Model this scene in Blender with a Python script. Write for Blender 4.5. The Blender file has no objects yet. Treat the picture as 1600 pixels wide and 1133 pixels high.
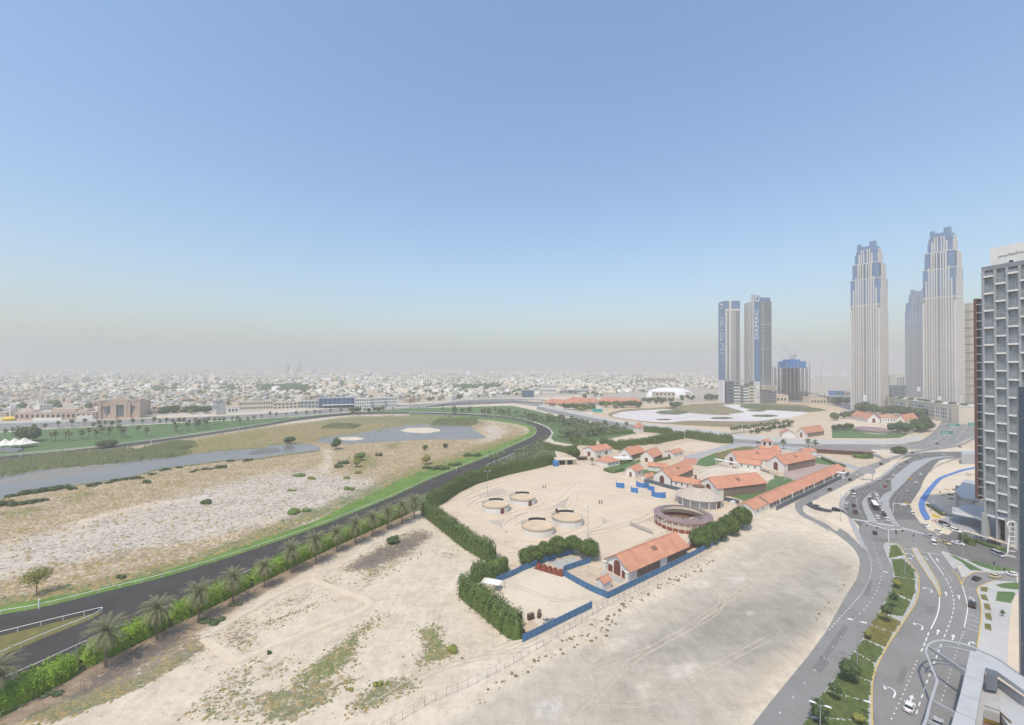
import bpy, math, random
import numpy as np
from mathutils import Vector, Matrix, geometry
# ---------------------------------------------------------------- camera, sky, sun, exposure
S = bpy.context.scene
COL = S.collection
F_PX, CAM_H, CX, CY = 650.0, 85.0, 800.0, 566.5
PITCH, ROLL = math.radians(0.66), math.radians(0.25)
cam_d = bpy.data.cameras.new("camera")
cam_d.sensor_width = 36.0
cam_d.lens = F_PX / 1600 * 36.0
cam_d.clip_start, cam_d.clip_end = 0.5, 80000
cam = bpy.data.objects.new("camera", cam_d)
COL.objects.link(cam)
CAM_R = Matrix.Rotation(math.pi / 2 + PITCH, 3, 'X') @ Matrix.Rotation(ROLL, 3, 'Z')
cam.matrix_world = Matrix.Translation((0, 0, CAM_H)) @ CAM_R.to_4x4()
S.camera = cam
SUN_EL = math.radians(63)
SUN_XY = Vector((-0.42, -0.91)).normalized()           # towards the sun, seen from above
world = bpy.data.worlds.new("World")
S.world = world
world.use_nodes = True
wn = world.node_tree
sky = wn.nodes.new("ShaderNodeTexSky")
sky.sky_type = 'NISHITA'
sky.sun_disc = False
sky.sun_elevation = SUN_EL
sky.sun_rotation = math.atan2(SUN_XY.x, SUN_XY.y)
sky.altitude = 60
sky.air_density, sky.dust_density, sky.ozone_density = 1.5, 2.0, 6.4
bg = wn.nodes["Background"]
wn.links.new(sky.outputs[0], bg.inputs[0])
bg.inputs[1].default_value = 0.15
sun_d = bpy.data.lights.new("sun", 'SUN')
sun_d.energy = 2.5
sun_d.angle = math.radians(0.5)
sun_d.color = (1.0, 0.9, 0.75)
sun = bpy.data.objects.new("sun", sun_d)
COL.objects.link(sun)
SUN_DIR = Vector((SUN_XY.x * math.cos(SUN_EL), SUN_XY.y * math.cos(SUN_EL), math.sin(SUN_EL)))
sun.rotation_euler = SUN_DIR.to_track_quat('Z', 'Y').to_euler()
sun.location = SUN_DIR * 300
S.view_settings.view_transform = 'Standard'
S.view_settings.look = 'None'
S.view_settings.gamma = 1.0
S.view_settings.exposure = 0.37
S.render.engine = 'CYCLES'
cy = S.cycles
cy.max_bounces, cy.diffuse_bounces, cy.glossy_bounces = 5, 2, 2
cy.transmission_bounces, cy.transparent_max_bounces, cy.volume_bounces = 2, 8, 1
cy.use_denoising = True
cy.caustics_reflective = cy.caustics_refractive = False

# ---------------------------------------------------------------- pixel -> ground helpers
CROPS = dict(A=(0, 540, 4), B=(400, 540, 4), C=(800, 540, 4), D=(1200, 540, 4), E=(0, 823, 3.655), F=(400, 823, 3.655),
             G=(800, 823, 3.655), H=(1200, 823, 3.655), K1=(640, 640, 5.962), K2=(900, 660, 7.082), K3=(1080, 660, 6.154),
             K4=(680, 780, 4.925), K5=(920, 760, 5.664), R5=(1240, 680, 7.555), R6=(1400, 680, 7.555), R7=(1400, 830, 7.555),
             R8=(1400, 980, 7.405), S3=(1300, 560, 6.667), S4=(880, 600, 7.273), S5=(1060, 600, 7.273), S6=(1360, 620, 8.889),
             S8=(1440, 780, 10), T1=(0, 560, 9.444), T2=(160, 560, 9.444), T3=(320, 560, 9.444), T4=(480, 560, 9.444),
             T5=(640, 560, 9.444), T6=(800, 560, 9.444), T7=(960, 560, 9.444), T8=(1300, 740, 9.444), U1=(1260, 1010, 9.214),
             U5=(730, 740, 6.957), U4=(1350, 880, 8.715), P=(0, 0, 1), V2=(1110, 540, 8.889))


def px(c, x, y):
    o = CROPS[c]
    return o[0] + x / o[2], o[1] + y / o[2]


def gp(x, y, z=0.0):
    d = CAM_R @ Vector(((x - CX) / F_PX, -(y - CY) / F_PX, -1.0))
    t = (z - CAM_H) / d.z
    return Vector((d.x * t, d.y * t, z))


def W(c, x, y, z=0.0):
    return gp(*px(c, x, y), z)


def WL(c, pts, z=0.0):
    return [W(c, x, y, z).to_2d() for x, y in pts]


def zat(p, py):
    """height of the point straight above p that is seen at image row py"""
    Ri = CAM_R.transposed()
    lo, hi = -20.0, 900.0
    for _ in range(40):
        m = (lo + hi) / 2
        q = Ri @ Vector((p[0], p[1], m - CAM_H))
        if CY - F_PX * q.y / -q.z > py:
            lo = m
        else:
            hi = m
    return (lo + hi) / 2


def to_px(P):
    """numpy (n,3) world points -> image pixels"""
    R = np.array(CAM_R)
    q = (P - np.array([0, 0, CAM_H])) @ R
    w = np.maximum(-q[:, 2], 1e-3)
    return CX + F_PX * q[:, 0] / w, CY - F_PX * q[:, 1] / w, -q[:, 2]


def smooth(pts, n=5, closed=False):
    pts = [Vector(p[:2]) for p in pts]
    out, N = [], len(pts)
    rng = range(N if closed else N - 1)
    for i in rng:
        if closed:
            p0, p1, p2, p3 = (pts[(i + k) % N] for k in (-1, 0, 1, 2))
        else:
            p0, p1, p2, p3 = pts[max(i - 1, 0)], pts[i], pts[i + 1], pts[min(i + 2, N - 1)]
        for k in range(n):
            t = k / n
            out.append(0.5 * ((2 * p1) + (p2 - p0) * t + (2 * p0 - 5 * p1 + 4 * p2 - p3) * t * t + (3 * p1 - p0 - 3 * p2 + p3) * t ** 3))
    if not closed:
        out.append(pts[-1])
    return out


def resample(pts, step):
    out, acc = [pts[0].copy()], 0.0
    for a, b in zip(pts, pts[1:]):
        L = (b - a).length
        if L < 1e-9:
            continue
        d = step - acc
        while d <= L:
            out.append(a.lerp(b, d / L))
            d += step
        acc = L - (d - step)
    return out


def normal2(pts, i):
    a, b = pts[max(i - 1, 0)], pts[min(i + 1, len(pts) - 1)]
    t = (b - a)
    t = t.normalized() if t.length > 1e-9 else Vector((1, 0))
    return Vector((-t.y, t.x)), t


def offset(pts, d):
    return [pts[i] + normal2(pts, i)[0] * d for i in range(len(pts))]


# ---------------------------------------------------------------- mesh builder
class MB:
    def __init__(s):
        s.v, s.f, s.m = [], [], []

    def add(s, vs, fs, m=0):
        o = len(s.v)
        s.v.extend([tuple(v) for v in vs])
        for f in fs:
            s.f.append(tuple(i + o for i in f))
            s.m.append(m)
        return s

    def box(s, c, d, rz=0.0, m=0, taper=1.0):
        ca, sa = math.cos(rz), math.sin(rz)
        vs = []
        for z in (-.5, .5):
            k = taper if z > 0 else 1
            for x, y in ((-.5, -.5), (.5, -.5), (.5, .5), (-.5, .5)):
                X, Y = x * d[0] * k, y * d[1] * k
                vs.append((c[0] + X * ca - Y * sa, c[1] + X * sa + Y * ca, c[2] + z * d[2]))
        return s.add(vs, [(3, 2, 1, 0), (4, 5, 6, 7), (0, 1, 5, 4), (1, 2, 6, 5), (2, 3, 7, 6), (3, 0, 4, 7)], m)

    def bx(s, x0, x1, y0, y1, z0, z1, m=0):
        return s.box(((x0 + x1) / 2, (y0 + y1) / 2, (z0 + z1) / 2), (abs(x1 - x0), abs(y1 - y0), abs(z1 - z0)), 0, m)

    def poly(s, pts, z, m=0):
        pts = [Vector((p[0], p[1], 0)) for p in pts]
        tris = geometry.tessellate_polygon([pts])
        fs = []
        for t in tris:
            a, b, c = (pts[i] for i in t)
            fs.append(t if (b - a).cross(c - a).z > 0 else (t[0], t[2], t[1]))
        return s.add([(p.x, p.y, z) for p in pts], fs, m)

    def prism(s, pts, z0, z1, m=0, mside=None, top=True):
        if sum(a[0] * b[1] - b[0] * a[1] for a, b in zip(pts, list(pts[1:]) + [pts[0]])) < 0:
            pts = list(pts)[::-1]
        n = len(pts)
        if top:
            s.poly(pts, z1, m)
        s.add([(p[0], p[1], z0) for p in pts] + [(p[0], p[1], z1) for p in pts],
              [(i, (i + 1) % n, n + (i + 1) % n, n + i) for i in range(n)], m if mside is None else mside)
        return s

    def strip(s, pts, w, z, m=0):
        L, R = offset(pts, w / 2), offset(pts, -w / 2)
        n = len(pts)
        return s.add([(p.x, p.y, z) for p in L] + [(p.x, p.y, z) for p in R],
                     [(n + i, n + i + 1, i + 1, i) for i in range(n - 1)], m)

    def wall(s, pts, w, z0, z1, m=0):
        L, R = offset(pts, w / 2), offset(pts, -w / 2)
        n = len(pts)
        vs = [(p.x, p.y, z) for z in (z0, z1) for q in (L, R) for p in q]
        fs = []
        for i in range(n - 1):
            fs += [(i + 1, i, 2 * n + i, 2 * n + i + 1), (n + i, n + i + 1, 3 * n + i + 1, 3 * n + i),
                   (3 * n + i, 3 * n + i + 1, 2 * n + i + 1, 2 * n + i)]
        fs += [(0, n, 3 * n, 2 * n), (2 * n - 1, n - 1, 3 * n - 1, 4 * n - 1)]
        return s.add(vs, fs, m)

    def lathe(s, prof, n=24, c=(0, 0, 0), m=0, a0=0.0, a1=2 * math.pi):
        full = abs(a1 - a0 - 2 * math.pi) < 1e-6
        k = n if full else n + 1
        vs = []
        for r, z in prof:
            for i in range(k):
                a = a0 + (a1 - a0) * i / n
                vs.append((c[0] + r * math.cos(a), c[1] + r * math.sin(a), c[2] + z))
        fs = []
        for j in range(len(prof) - 1):
            for i in range(n):
                b = (i + 1) % k
                fs.append((j * k + i, j * k + b, (j + 1) * k + b, (j + 1) * k + i))
        return s.add(vs, fs, m)

    def cyl(s, c, r, h, n=10, m=0, r2=None):
        r2 = r if r2 is None else r2
        s.lathe([(r, 0), (r2, h), (0.001, h)], n, c, m)
        return s

    def tube(s, pts, r, n=6, m=0, r2=None):
        pts = [Vector(p) for p in pts]
        N = len(pts)
        vs = []
        for i, p in enumerate(pts):
            t = (pts[min(i + 1, N - 1)] - pts[max(i - 1, 0)]).normalized()
            u = t.cross(Vector((0, 0, 1)))
            u = u.normalized() if u.length > 1e-3 else Vector((1, 0, 0))
            w = u.cross(t)
            rr = r if r2 is None else r + (r2 - r) * i / max(N - 1, 1)
            for k in range(n):
                a = 2 * math.pi * k / n
                vs.append(p + (u * math.cos(a) + w * math.sin(a)) * rr)
        fs = [(i * n + k, i * n + (k + 1) % n, (i + 1) * n + (k + 1) % n, (i + 1) * n + k) for i in range(N - 1) for k in range(n)]
        fs += [tuple(range(n))[::-1], tuple((N - 1) * n + k for k in range(n))]
        return s.add(vs, fs, m)

    def build(s, name, mats, parent=None, loc=(0, 0, 0), rz=0.0, shade=False):
        me = mesh_from(name, s.v, s.f, mats, s.m, shade)
        return link(name, me, parent, loc, rz)


def mesh_from(name, v, f, mats, mi=None, shade=False):
    me = bpy.data.meshes.new(name)
    me.from_pydata(v, [], f)
    for m in (mats if isinstance(mats, (list, tuple)) else [mats]):
        me.materials.append(m)
    if mi is not None and len(set(mi)) > 1:
        me.polygons.foreach_set("material_index", mi)
    if shade:
        me.polygons.foreach_set("use_smooth", [True] * len(f))
    me.update()
    return me


def mesh_np(name, V, Fq, mats, mi=None, shade=False):
    """fast mesh from numpy arrays: V (n,3), Fq (m,k) faces all with k corners"""
    me = bpy.data.meshes.new(name)
    n, k = Fq.shape
    me.vertices.add(len(V))
    me.vertices.foreach_set("co", np.ascontiguousarray(V, dtype=np.float32).ravel())
    me.loops.add(n * k)
    me.loops.foreach_set("vertex_index", np.ascontiguousarray(Fq, dtype=np.int32).ravel())
    me.polygons.add(n)
    me.polygons.foreach_set("loop_start", np.arange(0, n * k, k, dtype=np.int32))
    me.polygons.foreach_set("loop_total", np.full(n, k, dtype=np.int32))
    for m in (mats if isinstance(mats, (list, tuple)) else [mats]):
        me.materials.append(m)
    if mi is not None:
        me.polygons.foreach_set("material_index", np.asarray(mi, dtype=np.int32))
    if shade:
        me.polygons.foreach_set("use_smooth", np.ones(n, dtype=bool))
    me.update(calc_edges=True)
    return me


def link(name, data, parent=None, loc=(0, 0, 0), rz=0.0):
    o = bpy.data.objects.new(name, data)
    COL.objects.link(o)
    o.parent = parent
    o.location = loc
    o.rotation_euler = (0, 0, rz)
    return o


def tag(o, label=None, cat=None, group=None, kind=None):
    for k, v in (("label", label), ("category", cat), ("group", group), ("kind", kind)):
        if v:
            o[k] = v
    return o


def thing(name, label, cat, loc=(0, 0, 0), rz=0.0, group=None):
    o = link(name, None, None, loc, rz)
    return tag(o, label, cat, group)


def dup(o, loc, rz=0.0, scale=1.0, label=None, group=None, color=None, parent=None):
    c = o.copy()
    COL.objects.link(c)
    if parent is None:
        c.location, c.rotation_euler = loc, (0, 0, rz)
        c.scale = (scale,) * 3 if not hasattr(scale, '__len__') else scale
        tag(c, label, None, group)
    else:
        c.parent = parent
    if color:
        c.color = color
    for ch in list(o.children):
        dup(ch, None, parent=c, color=color)
    return c


def struct(o):
    o["kind"] = "structure"
    return o


# ---------------------------------------------------------------- materials
def nn(nt, t, **kw):
    n = nt.nodes.new(t)
    for k, v in kw.items():
        setattr(n, k, v)
    return n


def ramp(nt, fac, stops):
    r = nn(nt, "ShaderNodeValToRGB")
    el = r.color_ramp.elements
    while len(el) < len(stops):
        el.new(0.5)
    for e, (p, c) in zip(el, stops):
        e.position = p
        e.color = (c, c, c, 1) if not hasattr(c, '__len__') else (*c[:3], 1)
    nt.links.new(fac, r.inputs[0])
    return r.outputs[0]


def noise(nt, vec, scale, detail=4.0, rough=0.55, dist=0.0):
    n = nn(nt, "ShaderNodeTexNoise")
    n.inputs["Scale"].default_value = scale
    n.inputs["Detail"].default_value = detail
    n.inputs["Roughness"].default_value = rough
    n.inputs["Distortion"].default_value = dist
    nt.links.new(vec, n.inputs["Vector"])
    return n.outputs["Fac"]


def mixc(nt, fac, a, b, mode='MIX'):
    m = nn(nt, "ShaderNodeMix", data_type='RGBA', blend_type=mode)
    for s, v in ((m.inputs[0], fac), (m.inputs[6], a), (m.inputs[7], b)):
        if hasattr(v, 'links') or hasattr(v, 'is_linked'):
            nt.links.new(v, s)
        elif hasattr(v, '__len__'):
            s.default_value = (*v[:3], 1)
        else:
            s.default_value = v
    return m.outputs[2]


def mth(nt, op, a, b=0.0, clamp=False):
    m = nn(nt, "ShaderNodeMath", operation=op)
    m.use_clamp = clamp
    for s, v in ((m.inputs[0], a), (m.inputs[1], b)):
        if hasattr(v, 'is_linked'):
            nt.links.new(v, s)
        else:
            s.default_value = v
    return m.outputs[0]


def new_mat(name):
    m = bpy.data.materials.new(name)
    m.use_nodes = True
    nt = m.node_tree
    b = nt.nodes["Principled BSDF"]
    return m, nt, b


def mat(name, col, rough=0.85, var=0.12, scale=0.5, metal=0.0, spec=0.3, col2=None, bump=0.0, obj=False, hue=False):
    """plain procedural material with broad and fine tonal variation"""
    m, nt, b = new_mat(name)
    if obj:
        tc = nn(nt, "ShaderNodeTexCoord").outputs["Object"]
    else:
        tc = nn(nt, "ShaderNodeNewGeometry").outputs["Position"]
    n1 = noise(nt, tc, scale, 5, 0.6)
    n2 = noise(nt, tc, scale * 9, 3, 0.6)
    f = mth(nt, 'ADD', mth(nt, 'MULTIPLY', n1, 0.65), mth(nt, 'MULTIPLY', n2, 0.35))
    if obj == 'color':
        base = nn(nt, "ShaderNodeObjectInfo").outputs["Color"]
        k = ramp(nt, f, [(0.3, 1 - var), (0.7, 1 + var)])
        c = mixc(nt, 1.0, base, k, 'MULTIPLY')
    else:
        d = col2 if col2 else tuple(x * (1 - 1.6 * var) for x in col)
        e = tuple(min(x * (1 + var), 0.95) for x in col)
        c = ramp(nt, f, [(0.32, d), (0.5, col), (0.7, e)])
    nt.links.new(c, b.inputs["Base Color"])
    b.inputs["Roughness"].default_value = rough
    b.inputs["Metallic"].default_value = metal
    b.inputs["Specular IOR Level"].default_value = spec
    if bump:
        bp = nn(nt, "ShaderNodeBump")
        bp.inputs["Strength"].default_value = bump
        bp.inputs["Distance"].default_value = 0.05
        nt.links.new(n2, bp.inputs["Height"])
        nt.links.new(bp.outputs[0], b.inputs["Normal"])
    return m


def leafmat(name, c1, c2, scale=0.6, rough=0.75):
    m, nt, b = new_mat(name)
    pos = nn(nt, "ShaderNodeNewGeometry").outputs["Position"]
    f = mth(nt, 'ADD', mth(nt, 'MULTIPLY', noise(nt, pos, scale, 3), 0.6), mth(nt, 'MULTIPLY', noise(nt, pos, scale * 6, 3), 0.4))
    c = ramp(nt, f, [(0.35, c1), (0.65, c2)])
    nt.links.new(c, b.inputs["Base Color"])
    b.inputs["Roughness"].default_value = rough
    b.inputs["Specular IOR Level"].default_value = 0.25
    return m


M = {}
M['asphalt'] = mat("asphalt", (0.235, 0.228, 0.212), 0.9, 0.12, 0.09, col2=(0.19, 0.184, 0.17))
M['asphalt_mid'] = mat("darker asphalt", (0.155, 0.15, 0.14), 0.9, 0.16, 0.08)
M['asphalt_dark'] = mat("dark asphalt", (0.062, 0.063, 0.068), 0.9, 0.2, 0.1)
M['gravel'] = mat("grey sand", (0.47, 0.4, 0.32), 0.95, 0.12, 0.3)
M['concrete'] = mat("concrete", (0.42, 0.41, 0.385), 0.85, 0.12, 0.15)
M['pale_concrete'] = mat("pale concrete", (0.46, 0.445, 0.415), 0.85, 0.12, 0.05, col2=(0.38, 0.365, 0.34))
M['paving'] = mat("paving", (0.36, 0.36, 0.355), 0.85, 0.1, 0.2)
M['kerb'] = mat("kerb", (0.52, 0.46, 0.33), 0.85, 0.1, 0.3)
M['white'] = mat("white paint", (0.78, 0.77, 0.74), 0.6, 0.05, 0.3)
M['mark'] = mat("road paint", (0.72, 0.71, 0.68), 0.7, 0.15, 0.8)
M['markyel'] = mat("yellow road paint", (0.62, 0.44, 0.12), 0.7, 0.15, 0.8)
M['track'] = mat("track dirt", (0.056, 0.05, 0.047), 0.95, 0.2, 0.12, bump=0.3)
M['turf'] = leafmat("turf", (0.085, 0.16, 0.025), (0.17, 0.26, 0.05), 0.12)
M['lawn'] = leafmat("lawn", (0.072, 0.135, 0.042), (0.12, 0.19, 0.065), 0.08)
M['lawn_dull'] = leafmat("dull lawn", (0.12, 0.105, 0.035), (0.2, 0.185, 0.055), 0.4)
M['bed_green'] = leafmat("planted bed", (0.06, 0.085, 0.03), (0.13, 0.17, 0.05), 0.5)
M['sand_peach'] = mat("paddock sand", (0.6, 0.49, 0.365), 0.95, 0.1, 0.07, col2=(0.52, 0.42, 0.31), bump=0.2)
M['sand_pale'] = mat("pale sand", (0.62, 0.53, 0.40), 0.95, 0.1, 0.05, bump=0.2)
M['sand_tan'] = mat("tan sand", (0.55, 0.43, 0.29), 0.95, 0.12, 0.04, bump=0.2)
M['salt'] = mat("white lake bed", (0.6, 0.555, 0.53), 0.95, 0.09, 0.03, col2=(0.5, 0.45, 0.43))
M['saltw'] = mat("bright lake bed", (0.62, 0.6, 0.565), 0.95, 0.05, 0.03)
M['scrub_brown'] = leafmat("brown scrub", (0.17, 0.14, 0.07), (0.3, 0.25, 0.15), 0.06)
M['scrub_green'] = leafmat("green scrub", (0.07, 0.095, 0.035), (0.15, 0.16, 0.07), 0.08)
M['roof'] = mat("terracotta", (0.53, 0.255, 0.16), 0.85, 0.16, 0.25, col2=(0.43, 0.19, 0.12))
M['roof_pink'] = mat("faded terracotta", (0.5, 0.23, 0.15), 0.85, 0.14, 0.3)
M['stucco'] = mat("white stucco", (0.76, 0.73, 0.67), 0.85, 0.06, 0.4)
M['cream'] = mat("cream stucco", (0.66, 0.58, 0.45), 0.85, 0.07, 0.2)
M['stone'] = mat("beige stone", (0.5, 0.44, 0.345), 0.85, 0.08, 0.1)
M['pinkstone'] = mat("pink stone", (0.53, 0.395, 0.315), 0.85, 0.08, 0.1)
M['brown'] = mat("brown timber", (0.2, 0.12, 0.08), 0.8, 0.2, 0.8)
M['mauve'] = mat("mauve metal roof", (0.27, 0.19, 0.185), 0.6, 0.12, 0.3)
M['door'] = mat("maroon door", (0.18, 0.055, 0.045), 0.6, 0.15, 0.8)
M['slatwall'] = mat("brown slat wall", (0.25, 0.19, 0.15), 0.85, 0.25, 1.2)
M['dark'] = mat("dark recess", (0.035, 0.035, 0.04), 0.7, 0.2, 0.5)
M['glass'] = mat("window glass", (0.06, 0.075, 0.09), 0.15, 0.2, 0.1, spec=0.6)
M['blueglass'] = mat("blue glass", (0.06, 0.13, 0.25), 0.18, 0.15, 0.05, spec=0.6)
M['greyglass'] = mat("grey glass", (0.13, 0.155, 0.18), 0.2, 0.15, 0.05, spec=0.6)
M['hoarding'] = mat("blue hoarding", (0.06, 0.165, 0.31), 0.6, 0.2, 0.4)
M['bluetarp'] = mat("blue tarpaulin", (0.06, 0.21, 0.5), 0.6, 0.15, 0.6)
M['bluepath'] = mat("blue running path", (0.085, 0.19, 0.44), 0.8, 0.08, 0.3)
M['metal'] = mat("galvanised metal", (0.4, 0.41, 0.42), 0.5, 0.1, 0.6, metal=0.3)
M['steel'] = mat("grey steel", (0.27, 0.28, 0.29), 0.5, 0.1, 0.6, metal=0.3)
M['canopygrey'] = mat("grey roof panel", (0.45, 0.455, 0.45), 0.55, 0.06, 0.2)
M['panelblue'] = mat("slate cladding", (0.1, 0.125, 0.155), 0.5, 0.08, 0.1)
M['rust'] = mat("rusty machinery", (0.27, 0.075, 0.045), 0.8, 0.3, 1.0)
M['tent'] = mat("tent fabric", (0.8, 0.75, 0.66), 0.7, 0.05, 0.2)
M['bark'] = mat("bark", (0.16, 0.115, 0.08), 0.95, 0.3, 2.0)
M['palmtrunk'] = mat("palm trunk", (0.2, 0.15, 0.11), 0.95, 0.3, 3.0)
M['frond'] = leafmat("palm frond", (0.15, 0.165, 0.075), (0.29, 0.29, 0.155), 0.9)
M['frond_far'] = leafmat("distant palm frond", (0.1, 0.125, 0.06), (0.2, 0.215, 0.115), 0.6)
M['deadfrond'] = leafmat("dry frond", (0.3, 0.17, 0.06), (0.42, 0.26, 0.1), 0.9)
M['hedge'] = leafmat("hedge leaf", (0.062, 0.102, 0.026), (0.155, 0.21, 0.056), 0.5)
M['hedgebright'] = leafmat("bright hedge leaf", (0.12, 0.22, 0.016), (0.24, 0.36, 0.04), 0.6)
M['leaf'] = leafmat("dark leaf", (0.055, 0.092, 0.038), (0.115, 0.155, 0.062), 0.3)
M['leafolive'] = leafmat("olive leaf", (0.19, 0.2, 0.045), (0.32, 0.32, 0.09), 0.5)
M['leafpale'] = leafmat("pale green leaf", (0.12, 0.19, 0.045), (0.2, 0.28, 0.08), 0.4)
M['car'] = mat("car paint", (0.5, 0.5, 0.5), 0.3, 0.04, 0.6, spec=0.5, obj='color')
M['carglass'] = mat("car glass", (0.02, 0.022, 0.025), 0.12, 0.1, 1.0, spec=0.6, obj=True)
M['tyre'] = mat("tyre rubber", (0.018, 0.018, 0.018), 0.85, 0.1, 4.0, obj=True)
M['lampglass'] = mat("lamp glass", (0.7, 0.7, 0.66), 0.3, 0.05, 4.0, obj=True)
M['taillight'] = mat("tail light", (0.35, 0.02, 0.015), 0.3, 0.05, 4.0, obj=True)
M['villa'] = mat("villa wall", (0.6, 0.5, 0.4), 0.85, 0.07, 0.15, obj='color')
M['signgreen'] = mat("green road sign", (0.01, 0.24, 0.17), 0.6, 0.05, 0.5)
M['taxiyel'] = mat("yellow plastic", (0.75, 0.52, 0.06), 0.6, 0.1, 0.5)
M['red'] = mat("red paint", (0.5, 0.05, 0.035), 0.6, 0.1, 0.5)
M['dome'] = mat("white dome fabric", (0.84, 0.83, 0.82), 0.5, 0.03, 0.05)
M['sand_deep'] = mat("pen sand", (0.6, 0.46, 0.31), 0.95, 0.1, 0.3)


def water_mat():
    m, nt, b = new_mat("pond water")
    pos = nn(nt, "ShaderNodeNewGeometry").outputs["Position"]
    c = ramp(nt, noise(nt, pos, 0.02, 4), [(0.35, (0.16, 0.155, 0.142)), (0.7, (0.2, 0.19, 0.17))])
    nt.links.new(c, b.inputs["Base Color"])
    b.inputs["Roughness"].default_value = 0.25
    b.inputs["Specular IOR Level"].default_value = 0.35
    bp = nn(nt, "ShaderNodeBump")
    bp.inputs["Strength"].default_value = 0.08
    bp.inputs["Distance"].default_value = 0.1
    nt.links.new(noise(nt, pos, 0.8, 3), bp.inputs["Height"])
    nt.links.new(bp.outputs[0], b.inputs["Normal"])
    return m


M['water'] = water_mat()
random.seed(7)
rs = np.random.RandomState(7)
# ---------------------------------------------------------------- ground: one sheet to the horizon, cover weights painted on its vertices
MH0, MH1, MW0, MW1 = 575, 1180, -80, 1680


def pl(c, pts):
    return [px(c, x, y) for x, y in pts]


def raster(poly):
    ys = np.arange(MH0, MH1) + 0.5
    xs = np.arange(MW0, MW1) + 0.5
    m = np.zeros((len(ys), len(xs)), bool)
    p = np.array(poly)
    q = np.roll(p, -1, 0)
    for (x0, y0), (x1, y1) in zip(p, q):
        if abs(y1 - y0) < 1e-9:
            continue
        r = (ys >= min(y0, y1)) & (ys < max(y0, y1))
        xi = x0 + (ys[r] - y0) * (x1 - x0) / (y1 - y0)
        m[r] ^= xs[None, :] < xi[:, None]
    return m.astype(np.float32)


def blur(a, r):
    for ax, rr in ((0, max(1, r // 3)), (1, r)):
        for _ in range(2):
            c = np.cumsum(np.concatenate([np.repeat(np.take(a, [0], ax), rr + 1, ax), a, np.repeat(np.take(a, [-1], ax), rr, ax)], ax), ax)
            n = a.shape[ax]
            a = (np.take(c, range(2 * rr + 1, 2 * rr + 1 + n), ax) - np.take(c, range(n), ax)) / (2 * rr + 1)
    return a


masks = {k: np.zeros((MH1 - MH0, MW1 - MW0), np.float32) for k in ("veg", "green", "grey", "white", "tan", "dark", "city", "brown")}


def paint(k, v, r, poly):
    m = blur(raster(poly), r)
    masks[k] = masks[k] * (1 - m) + v * m


INFIELD = [(-80, 725), (0, 722), (200, 699), (400, 669), (550, 649), (640, 648), (735, 652), (800, 659), (830, 668), (826, 678), (808, 686),
           (750, 708), (650, 742), (540, 791), (400, 848), (273, 889), (137, 924), (0, 948), (-80, 965)]
paint("veg", .62, 10, INFIELD)
paint("tan", .75, 14, INFIELD)
paint("brown", .5, 10, INFIELD)
SALT = [(-80, 880), (0, 852), (90, 828), (180, 806), (250, 787), (330, 762), (400, 744), (470, 735), (540, 742), (600, 752), (640, 762), (600, 782), (520, 800),
        (440, 815), (380, 826), (300, 846), (200, 862), (110, 880), (0, 905), (-80, 925)]
paint("white", .5, 18, SALT)
paint("veg", .5, 14, SALT)
paint("tan", .1, 14, SALT)
paint("brown", .2, 14, SALT)
BANK = [(-80, 728), (0, 720), (200, 702), (400, 671), (550, 651), (640, 650), (735, 653), (760, 660), (740, 664), (650, 664), (560, 680), (500, 690), (400, 701), (280, 711), (160, 724), (0, 745), (-80, 755)]
paint("green", .75, 8, BANK)
paint("veg", .85, 8, BANK)
paint("brown", .45, 20, [(400, 680), (460, 662), (560, 656), (640, 655), (690, 656), (640, 664), (560, 676), (480, 690), (400, 699)])
paint("green", .35, 14, [(400, 680), (460, 662), (560, 656), (640, 657), (600, 666), (520, 682), (400, 697)])
STRIPEDGE = [(-80, 950), (0, 935), (137, 912), (273, 876), (400, 832), (540, 775), (650, 728), (740, 700), (800, 680), (830, 672), (808, 690), (750, 712), (650, 745), (540, 795), (400, 852), (273, 893), (137, 930), (-80, 970)]
paint("green", .7, 8, STRIPEDGE)
paint("veg", .8, 8, STRIPEDGE)
for c, pts in (("A", [(0, 1050), (120, 1020), (290, 1000), (300, 1020), (150, 1060), (0, 1090)]), ("A", [(1000, 860), (1120, 840), (1160, 860), (1040, 880)]),
               ("B", [(590, 700), (700, 670), (780, 740), (650, 790), (590, 770)]), ("B", [(800, 620), (900, 600), (890, 630), (810, 650)]),
               ("A", [(370, 950), (500, 900), (620, 880), (560, 940), (400, 990)])):
    paint("green", .8, 7, pl(c, pts))
    paint("veg", .7, 7, pl(c, pts))
paint("white", .6, 5, pl("B", [(430, 640), (470, 660), (470, 720), (440, 800), (400, 790), (440, 710)]))
paint("veg", .12, 5, pl("B", [(430, 640), (470, 660), (470, 720), (440, 800), (400, 790), (440, 710)]))
paint("veg", .1, 5, pl("A", [(380, 1132), (700, 1035), (1000, 975), (1350, 935), (1350, 950), (1000, 995), (720, 1050), (480, 1132)]))
paint("white", .5, 6, pl("K1", [(660, 180), (760, 140), (880, 160), (900, 210), (830, 270), (700, 300), (560, 300), (700, 270), (720, 220)]))
paint("veg", .3, 6, pl("K1", [(660, 180), (760, 140), (880, 160), (900, 210), (830, 270), (700, 300), (560, 300), (700, 270), (720, 220)]))
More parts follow.
